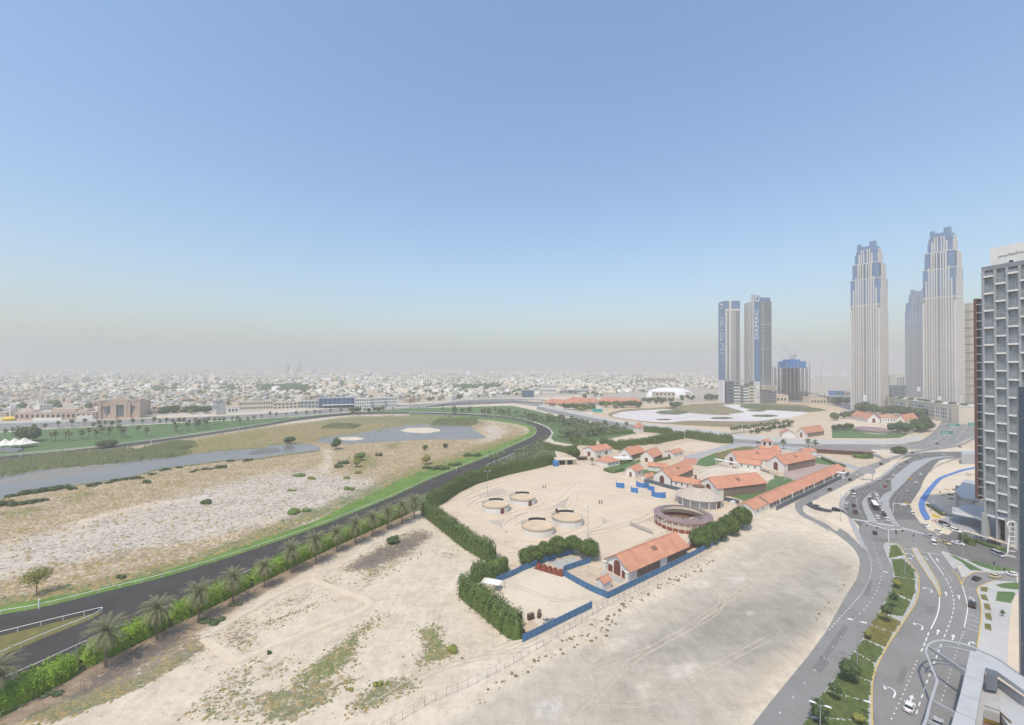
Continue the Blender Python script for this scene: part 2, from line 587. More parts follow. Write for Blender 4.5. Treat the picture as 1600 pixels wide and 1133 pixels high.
# bare lot in front of the hedges
LOT = [(-80, 1150), (60, 1085), (200, 1035), (330, 965), (500, 880), (640, 812), (660, 812), (700, 845), (745, 872), (715, 905), (718, 940), (770, 985), (815, 1010), (700, 1080), (600, 1150), (500, 1240), (-80, 1240)]
paint("tan", .22, 8, LOT)
paint("tan", .85, 6, [(-80, 1140), (60, 1075), (200, 1020), (330, 950), (500, 868), (650, 798), (660, 806), (500, 884), (330, 970), (200, 1042), (80, 1100), (-80, 1180)])
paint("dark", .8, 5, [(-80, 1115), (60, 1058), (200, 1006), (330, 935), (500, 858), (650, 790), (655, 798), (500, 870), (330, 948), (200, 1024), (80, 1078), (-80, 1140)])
for pts, v, g in (([(440, 260), (700, 110), (930, 0), (1040, 40), (840, 180), (640, 260)], .8, 0.0), ([(330, 300), (470, 270), (500, 330), (380, 350)], .55, 0.0),
                  ([(560, 330), (640, 250), (860, 190), (1040, 90), (1000, 140), (740, 260), (620, 340)], .55, .75),
                  ([(10, 480), (180, 400), (310, 350), (330, 390), (200, 450), (60, 500)], .6, .1), ([(0, 560), (230, 480), (430, 380), (440, 420), (200, 520), (30, 600)], .5, .7),
                  ([(190, 870), (430, 700), (560, 590), (740, 470), (760, 500), (620, 620), (540, 780), (420, 880), (250, 900)], .62, .9),
                  ([(0, 800), (150, 750), (300, 720), (200, 800), (100, 880), (0, 900)], .45, .3), ([(0, 930), (200, 900), (420, 880), (600, 830), (420, 1000), (200, 1120), (0, 1132)], .5, .55),
                  ([(910, 590), (1040, 540), (1080, 640), (1180, 730), (1000, 790), (860, 860), (900, 760), (960, 700)], .62, .85), ([(680, 880), (860, 850), (960, 900), (780, 1000), (560, 1080), (450, 1133), (560, 980)], .48, .6),
                  ([(1010, 140), (1150, 140), (1200, 220), (1050, 180)], .52, 0)):
    paint("veg", v + (.24 if g > .5 else .1), 12, pl("F", pts))
    paint("green", g, 12, pl("F", pts))
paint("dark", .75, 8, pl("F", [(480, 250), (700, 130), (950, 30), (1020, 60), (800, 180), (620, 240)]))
for pts, v, g in (([(1200, 610), (1330, 540), (1462, 490), (1462, 690), (1370, 760), (1240, 640)], .58, .25), ([(1010, 1100), (1200, 900), (1400, 760), (1462, 740), (1462, 1133)], .5, .5),
                  ([(560, 800), (900, 640), (1200, 600), (1200, 700), (950, 800), (700, 940), (470, 1050), (300, 1120), (180, 1133)], .7, .05),
                  ([(1080, 760), (1250, 720), (1260, 800), (1100, 900)], .35, .3)):
    paint("veg", v, 10, pl("E", pts))
    paint("green", g, 10, pl("E", pts))
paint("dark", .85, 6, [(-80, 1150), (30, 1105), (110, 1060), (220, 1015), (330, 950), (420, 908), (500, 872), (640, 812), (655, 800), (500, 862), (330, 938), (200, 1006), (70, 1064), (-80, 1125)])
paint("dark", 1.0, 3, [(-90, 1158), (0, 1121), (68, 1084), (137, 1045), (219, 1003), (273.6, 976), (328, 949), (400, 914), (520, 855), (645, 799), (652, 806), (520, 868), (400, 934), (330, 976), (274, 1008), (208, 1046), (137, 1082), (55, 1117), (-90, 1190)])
paint("green", .55, 8, pl("E", [(0, 1133), (200, 1060), (500, 960), (760, 880), (1000, 740), (1160, 650), (1200, 660), (1040, 790), (800, 930), (500, 1050), (300, 1133)]))
paint("veg", .95, 7, pl("E", [(0, 1133), (200, 1060), (500, 960), (760, 880), (1000, 740), (1160, 650), (1200, 660), (1040, 790), (800, 930), (500, 1050), (300, 1133)]))
paint("brown", .8, 8, pl("E", [(330, 900), (600, 790), (900, 640), (1200, 540), (1220, 570), (900, 700), (560, 850), (330, 970), (100, 1060), (0, 1100), (0, 1060)]))
# grey levelled lot between the fence and the road
GREY = pl("G", [(-400, 1160), (-200, 1020), (20, 880), (150, 800), (330, 700), (560, 560), (760, 470), (1000, 330), (1200, 190), (1400, 60), (1500, 20), (1760, 80), (1900, 160), (1990, 240), (1880, 420), (1700, 640), (1500, 860), (1300, 1090), (1200, 1250), (-500, 1250)])
paint("grey", .55, 22, GREY)
paint("white", .12, 22, GREY)
for pts, v in (([(600, 720), (900, 590), (1130, 480), (1250, 420), (1462, 420), (1700, 200), (1880, 160), (1900, 330), (1700, 560), (1462, 740), (1250, 800), (1000, 720), (760, 760), (640, 860)], .95),
               ([(450, 1000), (600, 860), (750, 900), (900, 1010), (760, 1133), (450, 1133)], .75)):
    paint("grey", v, 30, pl("G", pts))
for pts, v in (([(660, 560), (780, 520), (760, 560), (690, 600)], .5), ([(520, 640), (700, 640), (680, 670), (540, 720)], .5), ([(920, 790), (1000, 770), (1090, 820), (960, 870)], .6),
               ([(1300, 215), (1420, 195), (1380, 225)], .8), ([(1250, 285), (1330, 275), (1330, 315), (1270, 315)], .7), ([(1310, 490), (1370, 485), (1365, 505)], .8), ([(150, 1010), (240, 980), (280, 1060), (220, 1110), (150, 1080)], .9),
               ([(700, 880), (760, 900), (820, 1010), (780, 1010)], .35), ([(1040, 300), (1130, 310), (1120, 350), (1060, 340)], .5)):
    paint("white", v, 6, pl("G", pts))
    paint("grey", .1, 6, pl("G", pts))
paint("tan", .35, 12, pl("G", [(1462, 800), (1600, 640), (1750, 500), (1850, 330), (1900, 250), (1960, 190), (1990, 260), (1900, 420), (1760, 640), (1500, 900), (1250, 1150), (1150, 1150)]))
paint("veg", .3, 5, pl("H", [(340, 380), (420, 280), (480, 180), (500, 200), (480, 280), (420, 350), (360, 410), (230, 600), (200, 600)]))
paint("tan", .35, 8, pl("G", [(-300, 1010), (0, 800), (600, 440), (1200, 90), (1200, 140), (700, 430), (300, 690), (0, 860), (-250, 1060)]))
# equestrian grounds, far dirt, city
EQ = [(655, 790), (870, 720), (880, 690), (960, 672), (1020, 664), (1150, 690), (1300, 700), (1420, 718), (1300, 770), (1180, 800), (1090, 870), (940, 940), (830, 1000), (800, 900), (757, 870)]
paint("tan", .8, 5, EQ)
paint("white", .0, 5, EQ)
FAR = [(-80, 655), (300, 645), (640, 630), (900, 618), (960, 625), (1110, 632), (1320, 645), (1560, 660), (1680, 640), (1680, 575), (-80, 575)]
paint("city", .9, 3, FAR)
paint("tan", .6, 4, [(960, 625), (1110, 632), (1320, 645), (1560, 660), (1560, 705), (1400, 690), (1200, 690), (1000, 668), (930, 655)])


def ground_mat():
    m, nt, b = new_mat("ground")
    pos = nn(nt, "ShaderNodeNewGeometry").outputs["Position"]
    a1 = nn(nt, "ShaderNodeAttribute", attribute_name="cover_a")
    a2 = nn(nt, "ShaderNodeAttribute", attribute_name="cover_b")
    s1, s2 = nn(nt, "ShaderNodeSeparateColor"), nn(nt, "ShaderNodeSeparateColor")
    nt.links.new(a1.outputs["Color"], s1.inputs[0])
    nt.links.new(a2.outputs["Color"], s2.inputs[0])
    veg, green, grey, white = s1.outputs[0], s1.outputs[1], s1.outputs[2], a1.outputs["Alpha"]
    tan, dark, city, brown = s2.outputs[0], s2.outputs[1], s2.outputs[2], a2.outputs["Alpha"]
    nmic = noise(nt, pos, 0.22, 7, 0.68, 0.5)
    nbig = noise(nt, pos, 0.012, 5, 0.6, 0.6)
    nmid = noise(nt, pos, 0.06, 6, 0.62, 0.4)
    nfine = noise(nt, pos, 0.55, 5, 0.6)
    ntuft = noise(nt, pos, 0.6, 4, 0.66, 0.7)
    ngrit = noise(nt, pos, 3.0, 3, 0.7)

    def wob(a, k=0.5):          # ragged edge for a soft weight
        return ramp(nt, mth(nt, 'ADD', a, mth(nt, 'MULTIPLY', mth(nt, 'SUBTRACT', nmid, 0.5), k)), [(0.12, 0), (0.85, 1)])

    sand = ramp(nt, mth(nt, 'ADD', mth(nt, 'MULTIPLY', nmid, 0.6), mth(nt, 'MULTIPLY', nfine, 0.4)), [(0.33, (0.52, 0.435, 0.325)), (0.5, (0.61, 0.525, 0.41)), (0.68, (0.68, 0.60, 0.48))])
    tanc = ramp(nt, nfine, [(0.3, (0.46, 0.36, 0.245)), (0.7, (0.6, 0.485, 0.345))])
    c = mixc(nt, tan, sand, tanc)
    greyc = ramp(nt, mth(nt, 'ADD', mth(nt, 'MULTIPLY', nbig, 0.5), mth(nt, 'MULTIPLY', nmid, 0.5)), [(0.3, (0.25, 0.235, 0.195)), (0.5, (0.36, 0.325, 0.265)), (0.66, (0.5, 0.445, 0.355))])
    c = mixc(nt, wob(grey, 1.1), c, greyc)
    whitec = ramp(nt, nfine, [(0.3, (0.42, 0.39, 0.34)), (0.65, (0.6, 0.555, 0.495))])
    c = mixc(nt, wob(white, 0.8), c, whitec)
    cityc = ramp(nt, nmid, [(0.35, (0.3, 0.27, 0.23)), (0.6, (0.46, 0.41, 0.34))])
    c = mixc(nt, city, c, cityc)
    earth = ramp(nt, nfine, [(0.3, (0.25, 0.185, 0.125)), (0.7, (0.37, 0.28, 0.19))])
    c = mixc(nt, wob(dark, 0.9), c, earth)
    # dry tufts and green ground plants, cut out by noise
    thr = mth(nt, 'SUBTRACT', 0.74, mth(nt, 'MULTIPLY', veg, 0.42))
    d = mth(nt, 'SUBTRACT', mth(nt, 'ADD', mth(nt, 'MULTIPLY', ntuft, 0.72), mth(nt, 'MULTIPLY', nmid, 0.28)), thr)
    tuft = ramp(nt, mth(nt, 'ADD', mth(nt, 'MULTIPLY', d, 5.5), 0.5), [(0.25, 0), (0.85, 1)])
    tuft = mth(nt, 'MULTIPLY', tuft, ramp(nt, veg, [(0.02, 0), (0.12, 1)]))
    dry = ramp(nt, nfine, [(0.3, (0.26, 0.18, 0.075)), (0.7, (0.42, 0.3, 0.14))])
    drk = ramp(nt, nfine, [(0.3, (0.17, 0.14, 0.105)), (0.7, (0.27, 0.23, 0.17))])
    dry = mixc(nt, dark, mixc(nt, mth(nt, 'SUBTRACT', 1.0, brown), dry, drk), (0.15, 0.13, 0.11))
    grn = ramp(nt, nfine, [(0.3, (0.095, 0.125, 0.035)), (0.7, (0.21, 0.235, 0.085))])
    dry = mixc(nt, mth(nt, 'MULTIPLY', white, 1.4, True), dry, (0.3, 0.265, 0.2))
    vc = mixc(nt, wob(green, 0.7), dry, grn)
    c = mixc(nt, mth(nt, 'MULTIPLY', tuft, 0.9), c, vc)
    mp = nn(nt, "ShaderNodeMapping")
    mp.inputs["Rotation"].default_value = (0, 0, 0.72)
    mp.inputs["Scale"].default_value = (0.07, 0.3, 1)
    nt.links.new(pos, mp.inputs["Vector"])
    stk = noise(nt, mp.outputs[0], 1.0, 5, 0.65, 1.2)
    mp2 = nn(nt, "ShaderNodeMapping")
    mp2.inputs["Rotation"].default_value = (0, 0, -0.5)
    mp2.inputs["Scale"].default_value = (0.35, 0.06, 1)
    nt.links.new(pos, mp2.inputs["Vector"])
    stk2 = noise(nt, mp2.outputs[0], 1.0, 4, 0.6, 2.0)
    smin = mth(nt, 'MULTIPLY', mth(nt, 'ADD', stk, stk2), 0.5)
    c = mixc(nt, mth(nt, 'MULTIPLY', mth(nt, 'SUBTRACT', 1.0, city), 0.75), c, ramp(nt, smin, [(0.36, 0.86), (0.5, 1.0), (0.64, 1.1)]), 'MULTIPLY')
    c = mixc(nt, 0.9, c, ramp(nt, nmic, [(0.32, 0.84), (0.5, 1.0), (0.68, 1.1)]), 'MULTIPLY')
    peb = noise(nt, pos, 1.3, 2, 0.5)
    c = mixc(nt, mth(nt, 'MULTIPLY', ramp(nt, peb, [(0.66, 0), (0.74, 1)]), 0.45), c, (0.26, 0.22, 0.17))
    c = mixc(nt, 0.7, c, ramp(nt, ngrit, [(0.3, 0.82), (0.7, 1.12)]), 'MULTIPLY')
    nt.links.new(c, b.inputs["Base Color"])
    b.inputs["Roughness"].default_value = 0.97
    b.inputs["Specular IOR Level"].default_value = 0.1
    bp = nn(nt, "ShaderNodeBump")
    bp.inputs["Strength"].default_value = 0.5
    bp.inputs["Distance"].default_value = 0.25
    hh = mth(nt, 'ADD', mth(nt, 'MULTIPLY', tuft, 0.8), mth(nt, 'MULTIPLY', nfine, 0.9))
    nt.links.new(hh, bp.inputs["Height"])
    nt.links.new(bp.outputs[0], b.inputs["Normal"])
    return m


def axis(lo, hi, step0, grow, c0):
    """coordinates with fine spacing near c0 growing outwards to lo / hi"""
    out = [c0]
    x = c0
    while x < hi:
        x += step0 + grow * max(0, x - c0 - 260)
        out.append(x)
    x = c0
    neg = []
    while x > lo:
        x -= step0 + grow * max(0, c0 - x - 260)
        neg.append(x)
    return np.array(neg[::-1] + out)


gx = axis(-32000, 32000, 3.0, 0.012, 20)
gy = axis(-9000, 33000, 2.6, 0.012, 200)
GX, GY = np.meshgrid(gx, gy)
GV = np.stack([GX.ravel(), GY.ravel(), np.zeros(GX.size)], 1)
ix, iy, dep = to_px(GV)
ok = (dep > 5) & (ix > MW0) & (ix < MW1 - 1) & (iy > MH0) & (iy < MH1 - 1)
ii = np.clip(iy - MH0, 0, MH1 - MH0 - 2).astype(int)
jj = np.clip(ix - MW0, 0, MW1 - MW0 - 2).astype(int)
vals = {}
for k, a in masks.items():
    v = np.where(ok, a[ii, jj], 0.0)
    if k == "city":
        v = np.where(~ok & (GV[:, 1] > 900), 0.9, v)
    vals[k] = v
ny, nx = GX.shape
idx = np.arange(nx * ny).reshape(ny, nx)
GF = np.stack([idx[:-1, :-1], idx[:-1, 1:], idx[1:, 1:], idx[1:, :-1]], -1).reshape(-1, 4)
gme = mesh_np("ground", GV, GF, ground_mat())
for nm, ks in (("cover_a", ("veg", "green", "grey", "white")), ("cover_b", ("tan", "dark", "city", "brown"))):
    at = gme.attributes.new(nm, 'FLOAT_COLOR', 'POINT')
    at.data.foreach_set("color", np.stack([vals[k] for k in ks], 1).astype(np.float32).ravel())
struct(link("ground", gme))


def cover_at(P, k):
    x, y, d = to_px(P)
    i = np.clip(y - MH0, 0, MH1 - MH0 - 1).astype(int)
    j = np.clip(x - MW0, 0, MW1 - MW0 - 1).astype(int)
    return masks[k][i, j]


# ---------------------------------------------------------------- flat sheets, each 4 mm or more above the one below
def sheet(name, pts, z, m, sm=0, h0=None):
    """pts: world 2-D outline; h0 set = raised slab with kerb sides down to h0"""
    if sm:
        pts = smooth(pts, sm, True)
    b = MB()
    if h0 is None:
        b.poly(pts, z)
    else:
        b.prism(pts, h0, z)
    return struct(b.build(name, m))


def gl(pts, z=0.0):
    return [gp(x, y, z).to_2d() for x, y in pts]


IN_EDGE = [(-90, 984), (0, 961), (61.5, 950), (161, 925.6), (273, 897), (400, 857), (497, 823), (612, 777), (677, 747), (760, 714.7), (808, 693.7), (829.6, 683.6), (837.5, 676.5), (836, 669.6), (824.5, 663.6),
           (797.7, 657.6), (732, 651.2), (640, 647.4), (550, 649), (467, 657.5), (400, 669), (200, 699), (0, 721), (-90, 730)]
OUT_EDGE = [(-90, 1107), (0, 1068), (68, 1038), (137, 1006), (219, 971), (273.6, 947.5), (328, 923), (400, 890), (655, 775), (760, 728), (848, 690), (859, 682), (861.5, 676), (856, 669.5), (841, 662.4), (821, 656),
            (791, 651), (757, 648.2), (707, 645.8), (640, 644.2), (550, 645.4), (467, 653.6), (400, 665), (200, 693), (0, 713.5), (-90, 721)]
in_w, out_w = smooth(gl(IN_EDGE), 4), smooth(gl(OUT_EDGE), 4)
sheet("race_track", out_w + in_w[::-1], 0.02, M['track'])
STRIP_UP = [(-90, 967), (0, 947), (137, 922), (273.6, 886.7), (400, 845.6), (497, 812), (540, 790), (650, 739), (750, 705), (808, 684), (826, 676), (825, 670), (815, 665), (790, 660.4), (730, 654), (640, 650)]
sheet("turf_strip", smooth(gl(STRIP_UP), 4) + smooth(gl(IN_EDGE[:18]), 4)[::-1], 0.012, M['turf'])
WEDGE_T = [(-90, 1015), (0, 994), (80, 974), (157, 956)]
WEDGE_B = [(-90, 1067), (0, 1026.5), (12, 1021), (79, 993), (142, 968), (160, 957)]
sheet("turf_wedge", gl(WEDGE_T + WEDGE_B[::-1]), 0.032, M['lawn_dull'])
PARK = [(-90, 721), (0, 713.3), (200, 692.8), (400, 664.8), (467, 653.5), (550, 645.3), (640, 644.1), (640, 638), (540, 645), (440, 652.6), (320, 659), (200, 665), (100, 669), (0, 676), (-90, 680)]
sheet("park_lawn", gl(PARK), 0.008, M['lawn'])
sheet("grove_lawn", gl([(640, 643.2), (757, 647), (792, 650), (822, 655), (843, 662), (859, 669), (865, 676), (861, 684), (866, 690), (892, 694), (940, 688), (990, 678), (1000, 673), (930, 662), (880, 653), (838, 642), (800, 634), (720, 636), (640, 638)]), 0.008, M['lawn'])
POND1 = pl("A", [(-300, 850), (0, 800), (300, 760), (640, 735), (900, 705), (1150, 685), (1400, 655), (1600, 645)]) + pl("B", [(120, 622), (250, 612), (340, 616), (395, 634), (388, 655), (300, 665), (100, 692)]) + \
    pl("A", [(1600, 708), (1430, 715), (1250, 738), (1000, 770), (850, 812), (700, 840), (400, 880), (280, 895), (150, 920), (0, 965), (-300, 1040)])
POND2 = pl("B", [(383, 590), (420, 570), (560, 555), (680, 540), (800, 512), (1000, 492), (1200, 490), (1340, 492), (1355, 520), (1415, 560), (1432, 580), (1300, 588), (1100, 588), (850, 600), (650, 612), (480, 615), (400, 605)])
sheet("pond_shore", [p for p in smooth(gl([(x, y + (2 if i > 9 else -1.2)) for i, (x, y) in enumerate(POND1)]), 3, True)], 0.006, M['scrub_green'])
sheet("pond_water", gl(POND1), 0.014, M['water'], 3)
sheet("pond_water", gl(POND2), 0.014, M['water'], 3)
sheet("sandbar", WL("A", [(0, 842), (200, 800), (400, 765), (560, 742), (680, 738), (745, 750), (700, 772), (560, 795), (380, 822), (200, 848), (0, 858)]), 0.022, mat("silty sandbar", (0.235, 0.225, 0.2), 0.9, .1, .05), 3)
sheet("sandbar", WL("B", [(-20, 660), (60, 640), (150, 645), (140, 665), (40, 680), (-40, 685)]), 0.022, mat("wet silt", (0.16, 0.16, 0.15), 0.9, .1, .05), 3)


def ell(c, x, y, rx, ry, n=18):
    return WL(c, [(x + rx * math.cos(2 * math.pi * i / n) * (1 + .08 * math.sin(i * 2.3)), y + ry * math.sin(2 * math.pi * i / n) * (1 + .1 * math.cos(i * 1.7))) for i in range(n)])


sheet("sandbar", ell("B", 1030, 530, 120, 17), 0.022, M['sand_pale'])
sheet("sandbar", ell("B", 590, 582, 80, 11), 0.022, M['sand_pale'])
# far track, white lake bed
sheet("dirt_ring", WL("C", [(500, 430), (540, 405), (620, 390), (720, 385), (900, 372), (1050, 366), (1200, 355), (1320, 350), (1600, 352), (1900, 365), (2080, 395), (1950, 430), (1800, 470), (1600, 500), (1440, 525), (1200, 515), (1050, 505), (900, 495), (760, 480), (640, 465), (530, 450)]), 0.006, M['sand_tan'], 3)
sheet("scrub_ring", WL("C", [(600, 430), (640, 412), (720, 398), (900, 388), (1060, 372), (1200, 362), (1330, 358), (1600, 362), (1800, 368), (1870, 385), (1800, 410), (1700, 450), (1600, 490), (1440, 508), (1300, 508), (1100, 498), (900, 485), (760, 470), (640, 452)]), 0.012, M['scrub_brown'], 3)
sheet("lake_bed", WL("C", [(625, 436), (680, 416), (760, 408), (900, 400), (960, 398), (1100, 420), (1250, 432), (1400, 436), (1600, 440), (1650, 455), (1560, 470), (1420, 474), (1200, 470), (1080, 470), (990, 480), (860, 476), (740, 462), (650, 448)]), 0.018, M['salt'], 3)
sheet("lake_bed", WL("S5", [(490, 240), (640, 232), (720, 235), (690, 258), (800, 285), (1000, 296), (1250, 308), (1480, 325), (1400, 352), (1280, 380), (1150, 396), (1000, 392), (820, 372), (600, 355), (570, 345), (760, 320)]), 0.02, M['saltw'])
for c, x, y, rx, ry in (("C", 1000, 418, 100, 14), ("C", 950, 462, 50, 5), ("S5", 490, 388, 130, 13), ("S5", 890, 302, 110, 13), ("S5", 980, 362, 150, 15)):
    sheet("scrub_island", ell(c, x, y, rx, ry), 0.028, M['scrub_green'])
sheet("scrub_field", WL("S5", [(40, 262), (250, 235), (470, 228), (500, 250), (640, 282), (760, 320), (560, 335), (330, 330), (100, 300)]), 0.03, M['scrub_brown'])
sheet("scrub_field", WL("S5", [(690, 262), (740, 232), (900, 226), (1100, 240), (1350, 252), (1600, 275), (1700, 300), (1480, 322), (1250, 305), (1000, 292), (800, 282)]), 0.03, M['scrub_green'])
# concrete strip and highway beyond the grounds
CON_T = [(845, 632), (895, 641), (935, 651), (957, 655), (997, 660.5), (1031, 664.6), (1066, 667.5), (1100, 671), (1148, 677.7), (1170, 679.7), (1211, 683.5), (1280, 686.5), (1345, 687.7), (1390, 687.5), (1412, 684.8), (1434, 680)]
CON_B = [(840, 635), (893, 646), (921, 652), (942, 656), (976, 662), (1000, 665), (1024, 668.8), (1058, 672.5), (1100, 680), (1149, 685.5), (1184, 688.4), (1211, 690.5), (1239, 693), (1280, 694), (1345, 694), (1390, 693.2), (1420, 690.8), (1438, 685.5)]
sheet("concrete_apron", smooth(gl(CON_T), 3) + smooth(gl(CON_B), 3)[::-1], 0.03, M['pale_concrete'])
HW_N = CON_B[:9] + [(1149, 685.5), (1184, 688.4), (1211, 690.5), (1239, 693), (1280, 694)] + pl("S6", [(0, 662), (300, 658), (520, 645), (680, 622), (790, 560), (900, 460), (990, 350), (1100, 285), (1300, 256), (1700, 235)])
HW_S = [(838, 640), (890, 652), (930, 660), (970, 668), (1010, 674), (1058, 680), (1100, 686.5), (1148, 691), (1184, 694), (1225, 697), (1280, 699.6)] + pl("S6", [(0, 735), (300, 728), (560, 735), (760, 730), (1000, 700), (1200, 660), (1330, 600), (1480, 545), (1700, 450)])
sheet("highway", smooth(gl(HW_N), 3) + smooth(gl(HW_S), 3)[::-1], 0.022, M['asphalt'])
SRV_L = pl("R5", [(20, 800), (100, 750), (300, 640), (500, 545), (700, 440), (850, 370), (1000, 315), (1110, 270)]) + pl("S6", [(440, 800), (580, 757), (780, 730), (1000, 702), (1260, 652), (1400, 580), (1560, 500)])
SRV_R = pl("R5", [(150, 825), (220, 780), (400, 690), (700, 540), (900, 430), (1100, 330), (1200, 280)]) + pl("S6", [(480, 815), (620, 785), (800, 752), (1020, 725), (1280, 675), (1430, 600), (1580, 530)])
sheet("service_road", smooth(gl(SRV_L), 4) + smooth(gl(SRV_R), 4)[::-1], 0.027, M['asphalt'])
SLIP_O = pl("R5", [(20, 800), (15, 850), (45, 910), (120, 970), (250, 1030), (420, 1133)]) + pl("H", [(340, 10), (430, 72), (490, 127), (523, 192), (518, 250)])
SLIP_I = pl("R5", [(150, 825), (110, 850), (130, 915), (250, 985), (400, 1055), (500, 1133)]) + pl("H", [(420, 10), (500, 80), (545, 130), (580, 200), (590, 270)])
sheet("slip_road", smooth(gl(SLIP_O), 4) + smooth(gl(SLIP_I), 4)[::-1], 0.031, M['asphalt'])
sheet("link_road", smooth(WL("R5", [(215, 780), (250, 830), (380, 868), (480, 885), (620, 880)]), 4) + smooth(WL("R5", [(140, 822), (240, 878), (380, 908), (500, 922), (640, 925)]), 4)[::-1], 0.035, M['asphalt_dark'])
ASPH_N = pl("R5", [(640, 960), (588, 905), (576, 850), (598, 740), (700, 640), (850, 590), (1000, 520), (1150, 420), (1250, 335), (1400, 255)]) + pl("S6", [(400, 870), (480, 825), (600, 795), (760, 775), (1100, 768), (1700, 768), (1700, 850), (1200, 852), (1050, 862), (960, 885), (905, 935), (850, 1000)]) + \
    pl("R6", [(470, 368), (400, 430), (330, 530), (285, 640), (225, 730), (165, 820), (200, 920), (290, 1040), (380, 1120), (470, 1190)]) + pl("H", [(1100, 20), (1300, 80), (1600, 170), (1600, 290), (1420, 262), (1180, 200), (985, 145), (700, 120), (520, 60)]) + pl("T8", [(400, 780), (330, 700)])
sheet("avenue", gl(ASPH_N), 0.039, M['asphalt_mid'])
ASPH_S = pl("H", [(-160, 1225), (0, 1018), (230, 738), (330, 602), (440, 402), (505, 300), (526, 235), (545, 130), (500, 40), (560, -40), (900, -40), (1010, 100), (1110, 290), (1180, 262), (1420, 250), (1420, 320), (1300, 330), (1240, 400), (1230, 560), (1195, 740), (1130, 1133), (1080, 1300), (-260, 1400)])
sheet("avenue", gl(ASPH_S), 0.043, M['asphalt'])
sheet("turn_loop", smooth(WL("R5", [(940, 215), (1010, 235), (1060, 270), (1130, 280)]), 4) + smooth(WL("R5", [(930, 250), (985, 262), (1040, 300), (1020, 330)]), 4)[::-1], 0.035, M['asphalt'])
sheet("garden_road", smooth(WL("R5", [(280, 215), (400, 265), (560, 320), (700, 350), (790, 395)]), 3) + smooth(WL("R5", [(270, 240), (400, 300), (560, 360), (680, 395), (740, 425)]), 3)[::-1], 0.019, M['paving'])
# raised medians and pavements
K = 0.16
MED_R = [(660, 105), (672, 92), (740, 98), (770, 140), (790, 190), (832, 235), (856, 290), (858, 370), (838, 440), (792, 510), (742, 590), (690, 665), (632, 770), (602, 850), (590, 940), (592, 1133), (610, 1300)]
MED_L = [(660, 115), (680, 172), (712, 240), (716, 290), (700, 372), (620, 512), (520, 672), (412, 822), (300, 975), (207, 1133), (110, 1300)]
sheet("median", WL("H", MED_R + MED_L[::-1]), K, M['concrete'], 0, 0.0)
sheet("median", WL("H", [(818, 122), (848, 122), (885, 185), (942, 275), (975, 340), (982, 398), (955, 345), (895, 255), (848, 182)]), K, M['concrete'], 0, 0.0)
sheet("median", WL("R5", [(1511, 285), (1400, 318), (1305, 390), (1205, 470), (1150, 545), (1158, 650), (1062, 700), (1032, 760), (1052, 860), (1100, 960), (1180, 1070), (1270, 1092), (1205, 1010), (1155, 900), (1122, 830), (1130, 762), (1185, 682), (1300, 572), (1405, 452), (1511, 372)]) +
      WL("S6", [(850, 880), (1000, 850), (1150, 838), (1150, 825), (960, 832), (760, 858)]), K, M['paving'], 0, 0.0)
sheet("median", WL("T8", [(455, 420), (555, 300), (660, 235), (540, 330), (515, 400), (545, 500), (600, 600), (660, 700), (655, 740), (545, 715), (490, 590), (455, 500)]), K, M['paving'], 0, 0.0)
sheet("verge", WL("R5", [(1200, 290), (1240, 310), (1150, 410), (1000, 510), (850, 580), (700, 628), (600, 710), (560, 800), (560, 880), (420, 868), (300, 840), (240, 800), (400, 700), (700, 548), (900, 436), (1100, 336)]), 0.1, M['sand_pale'], 0, 0.0)
sheet("pavement", smooth(WL("R5", [(1230, 315), (1000, 500), (850, 572), (700, 620), (590, 710), (535, 800), (540, 890)]), 3) + smooth(WL("R5", [(575, 890), (578, 850), (600, 738), (700, 638), (850, 586), (1000, 517), (1150, 418), (1250, 332)]), 3), 0.13, M['paving'], 0, 0.0)
sheet("pavement", WL("T8", [(230, 650), (300, 690), (345, 740), (395, 850), (450, 980), (500, 1100), (520, 1160), (450, 1090), (400, 1010), (330, 890), (285, 790)]), 0.13, M['paving'], 0, 0.0)
sheet("verge", WL("T8", [(0, 560), (150, 570), (240, 660), (290, 800), (330, 890), (380, 985), (250, 890), (120, 810), (0, 745), (-100, 690)]), 0.09, M['sand_pale'], 0, 0.0)
sheet("pavement", WL("R6", [(470, 365), (400, 428), (330, 528), (286, 640), (226, 730), (167, 820), (200, 920), (290, 1040), (380, 1120), (620, 1180), (700, 1100), (560, 1000), (400, 960), (350, 880), (380, 700), (500, 560), (700, 440), (960, 400), (960, 290), (750, 285), (600, 320)]), 0.13, M['sand_pale'], 0, 0.0)
sheet("blue_path", smooth(WL("R6", [(960, 372), (780, 405), (640, 452), (500, 505), (400, 600), (310, 710), (268, 800), (275, 880), (310, 960), (345, 1010)]), 4) + smooth(WL("R6", [(400, 1000), (395, 960), (350, 880), (345, 800), (385, 720), (450, 620), (540, 525), (660, 470), (800, 425), (960, 392)]), 4), 0.15, M['bluepath'], 0, 0.05)
sheet("sand_yard", WL("R6", [(400, 960), (352, 870), (352, 800), (392, 720), (460, 622), (545, 530), (660, 476), (800, 430), (1000, 395), (1100, 700), (1000, 830), (700, 800), (520, 900), (450, 960)]), 0.11, M['sand_pale'], 0, 0.0)
sheet("plaza", WL("S8", [(130, 330), (330, 310), (700, 100), (1100, 200), (1700, 330), (1700, 700), (1400, 640), (1000, 560), (640, 480), (480, 420), (280, 420)]), 0.14, M['paving'], 0, 0.0)
sheet("pavement", WL("H", [(985, 145), (1020, 148), (1060, 165), (1200, 205), (1420, 258), (1420, 278), (1250, 262), (1175, 262), (1140, 285), (1105, 290), (1088, 245), (1110, 240), (1100, 215), (1060, 245), (1045, 225)]), K, M['pale_concrete'], 0, 0.0)
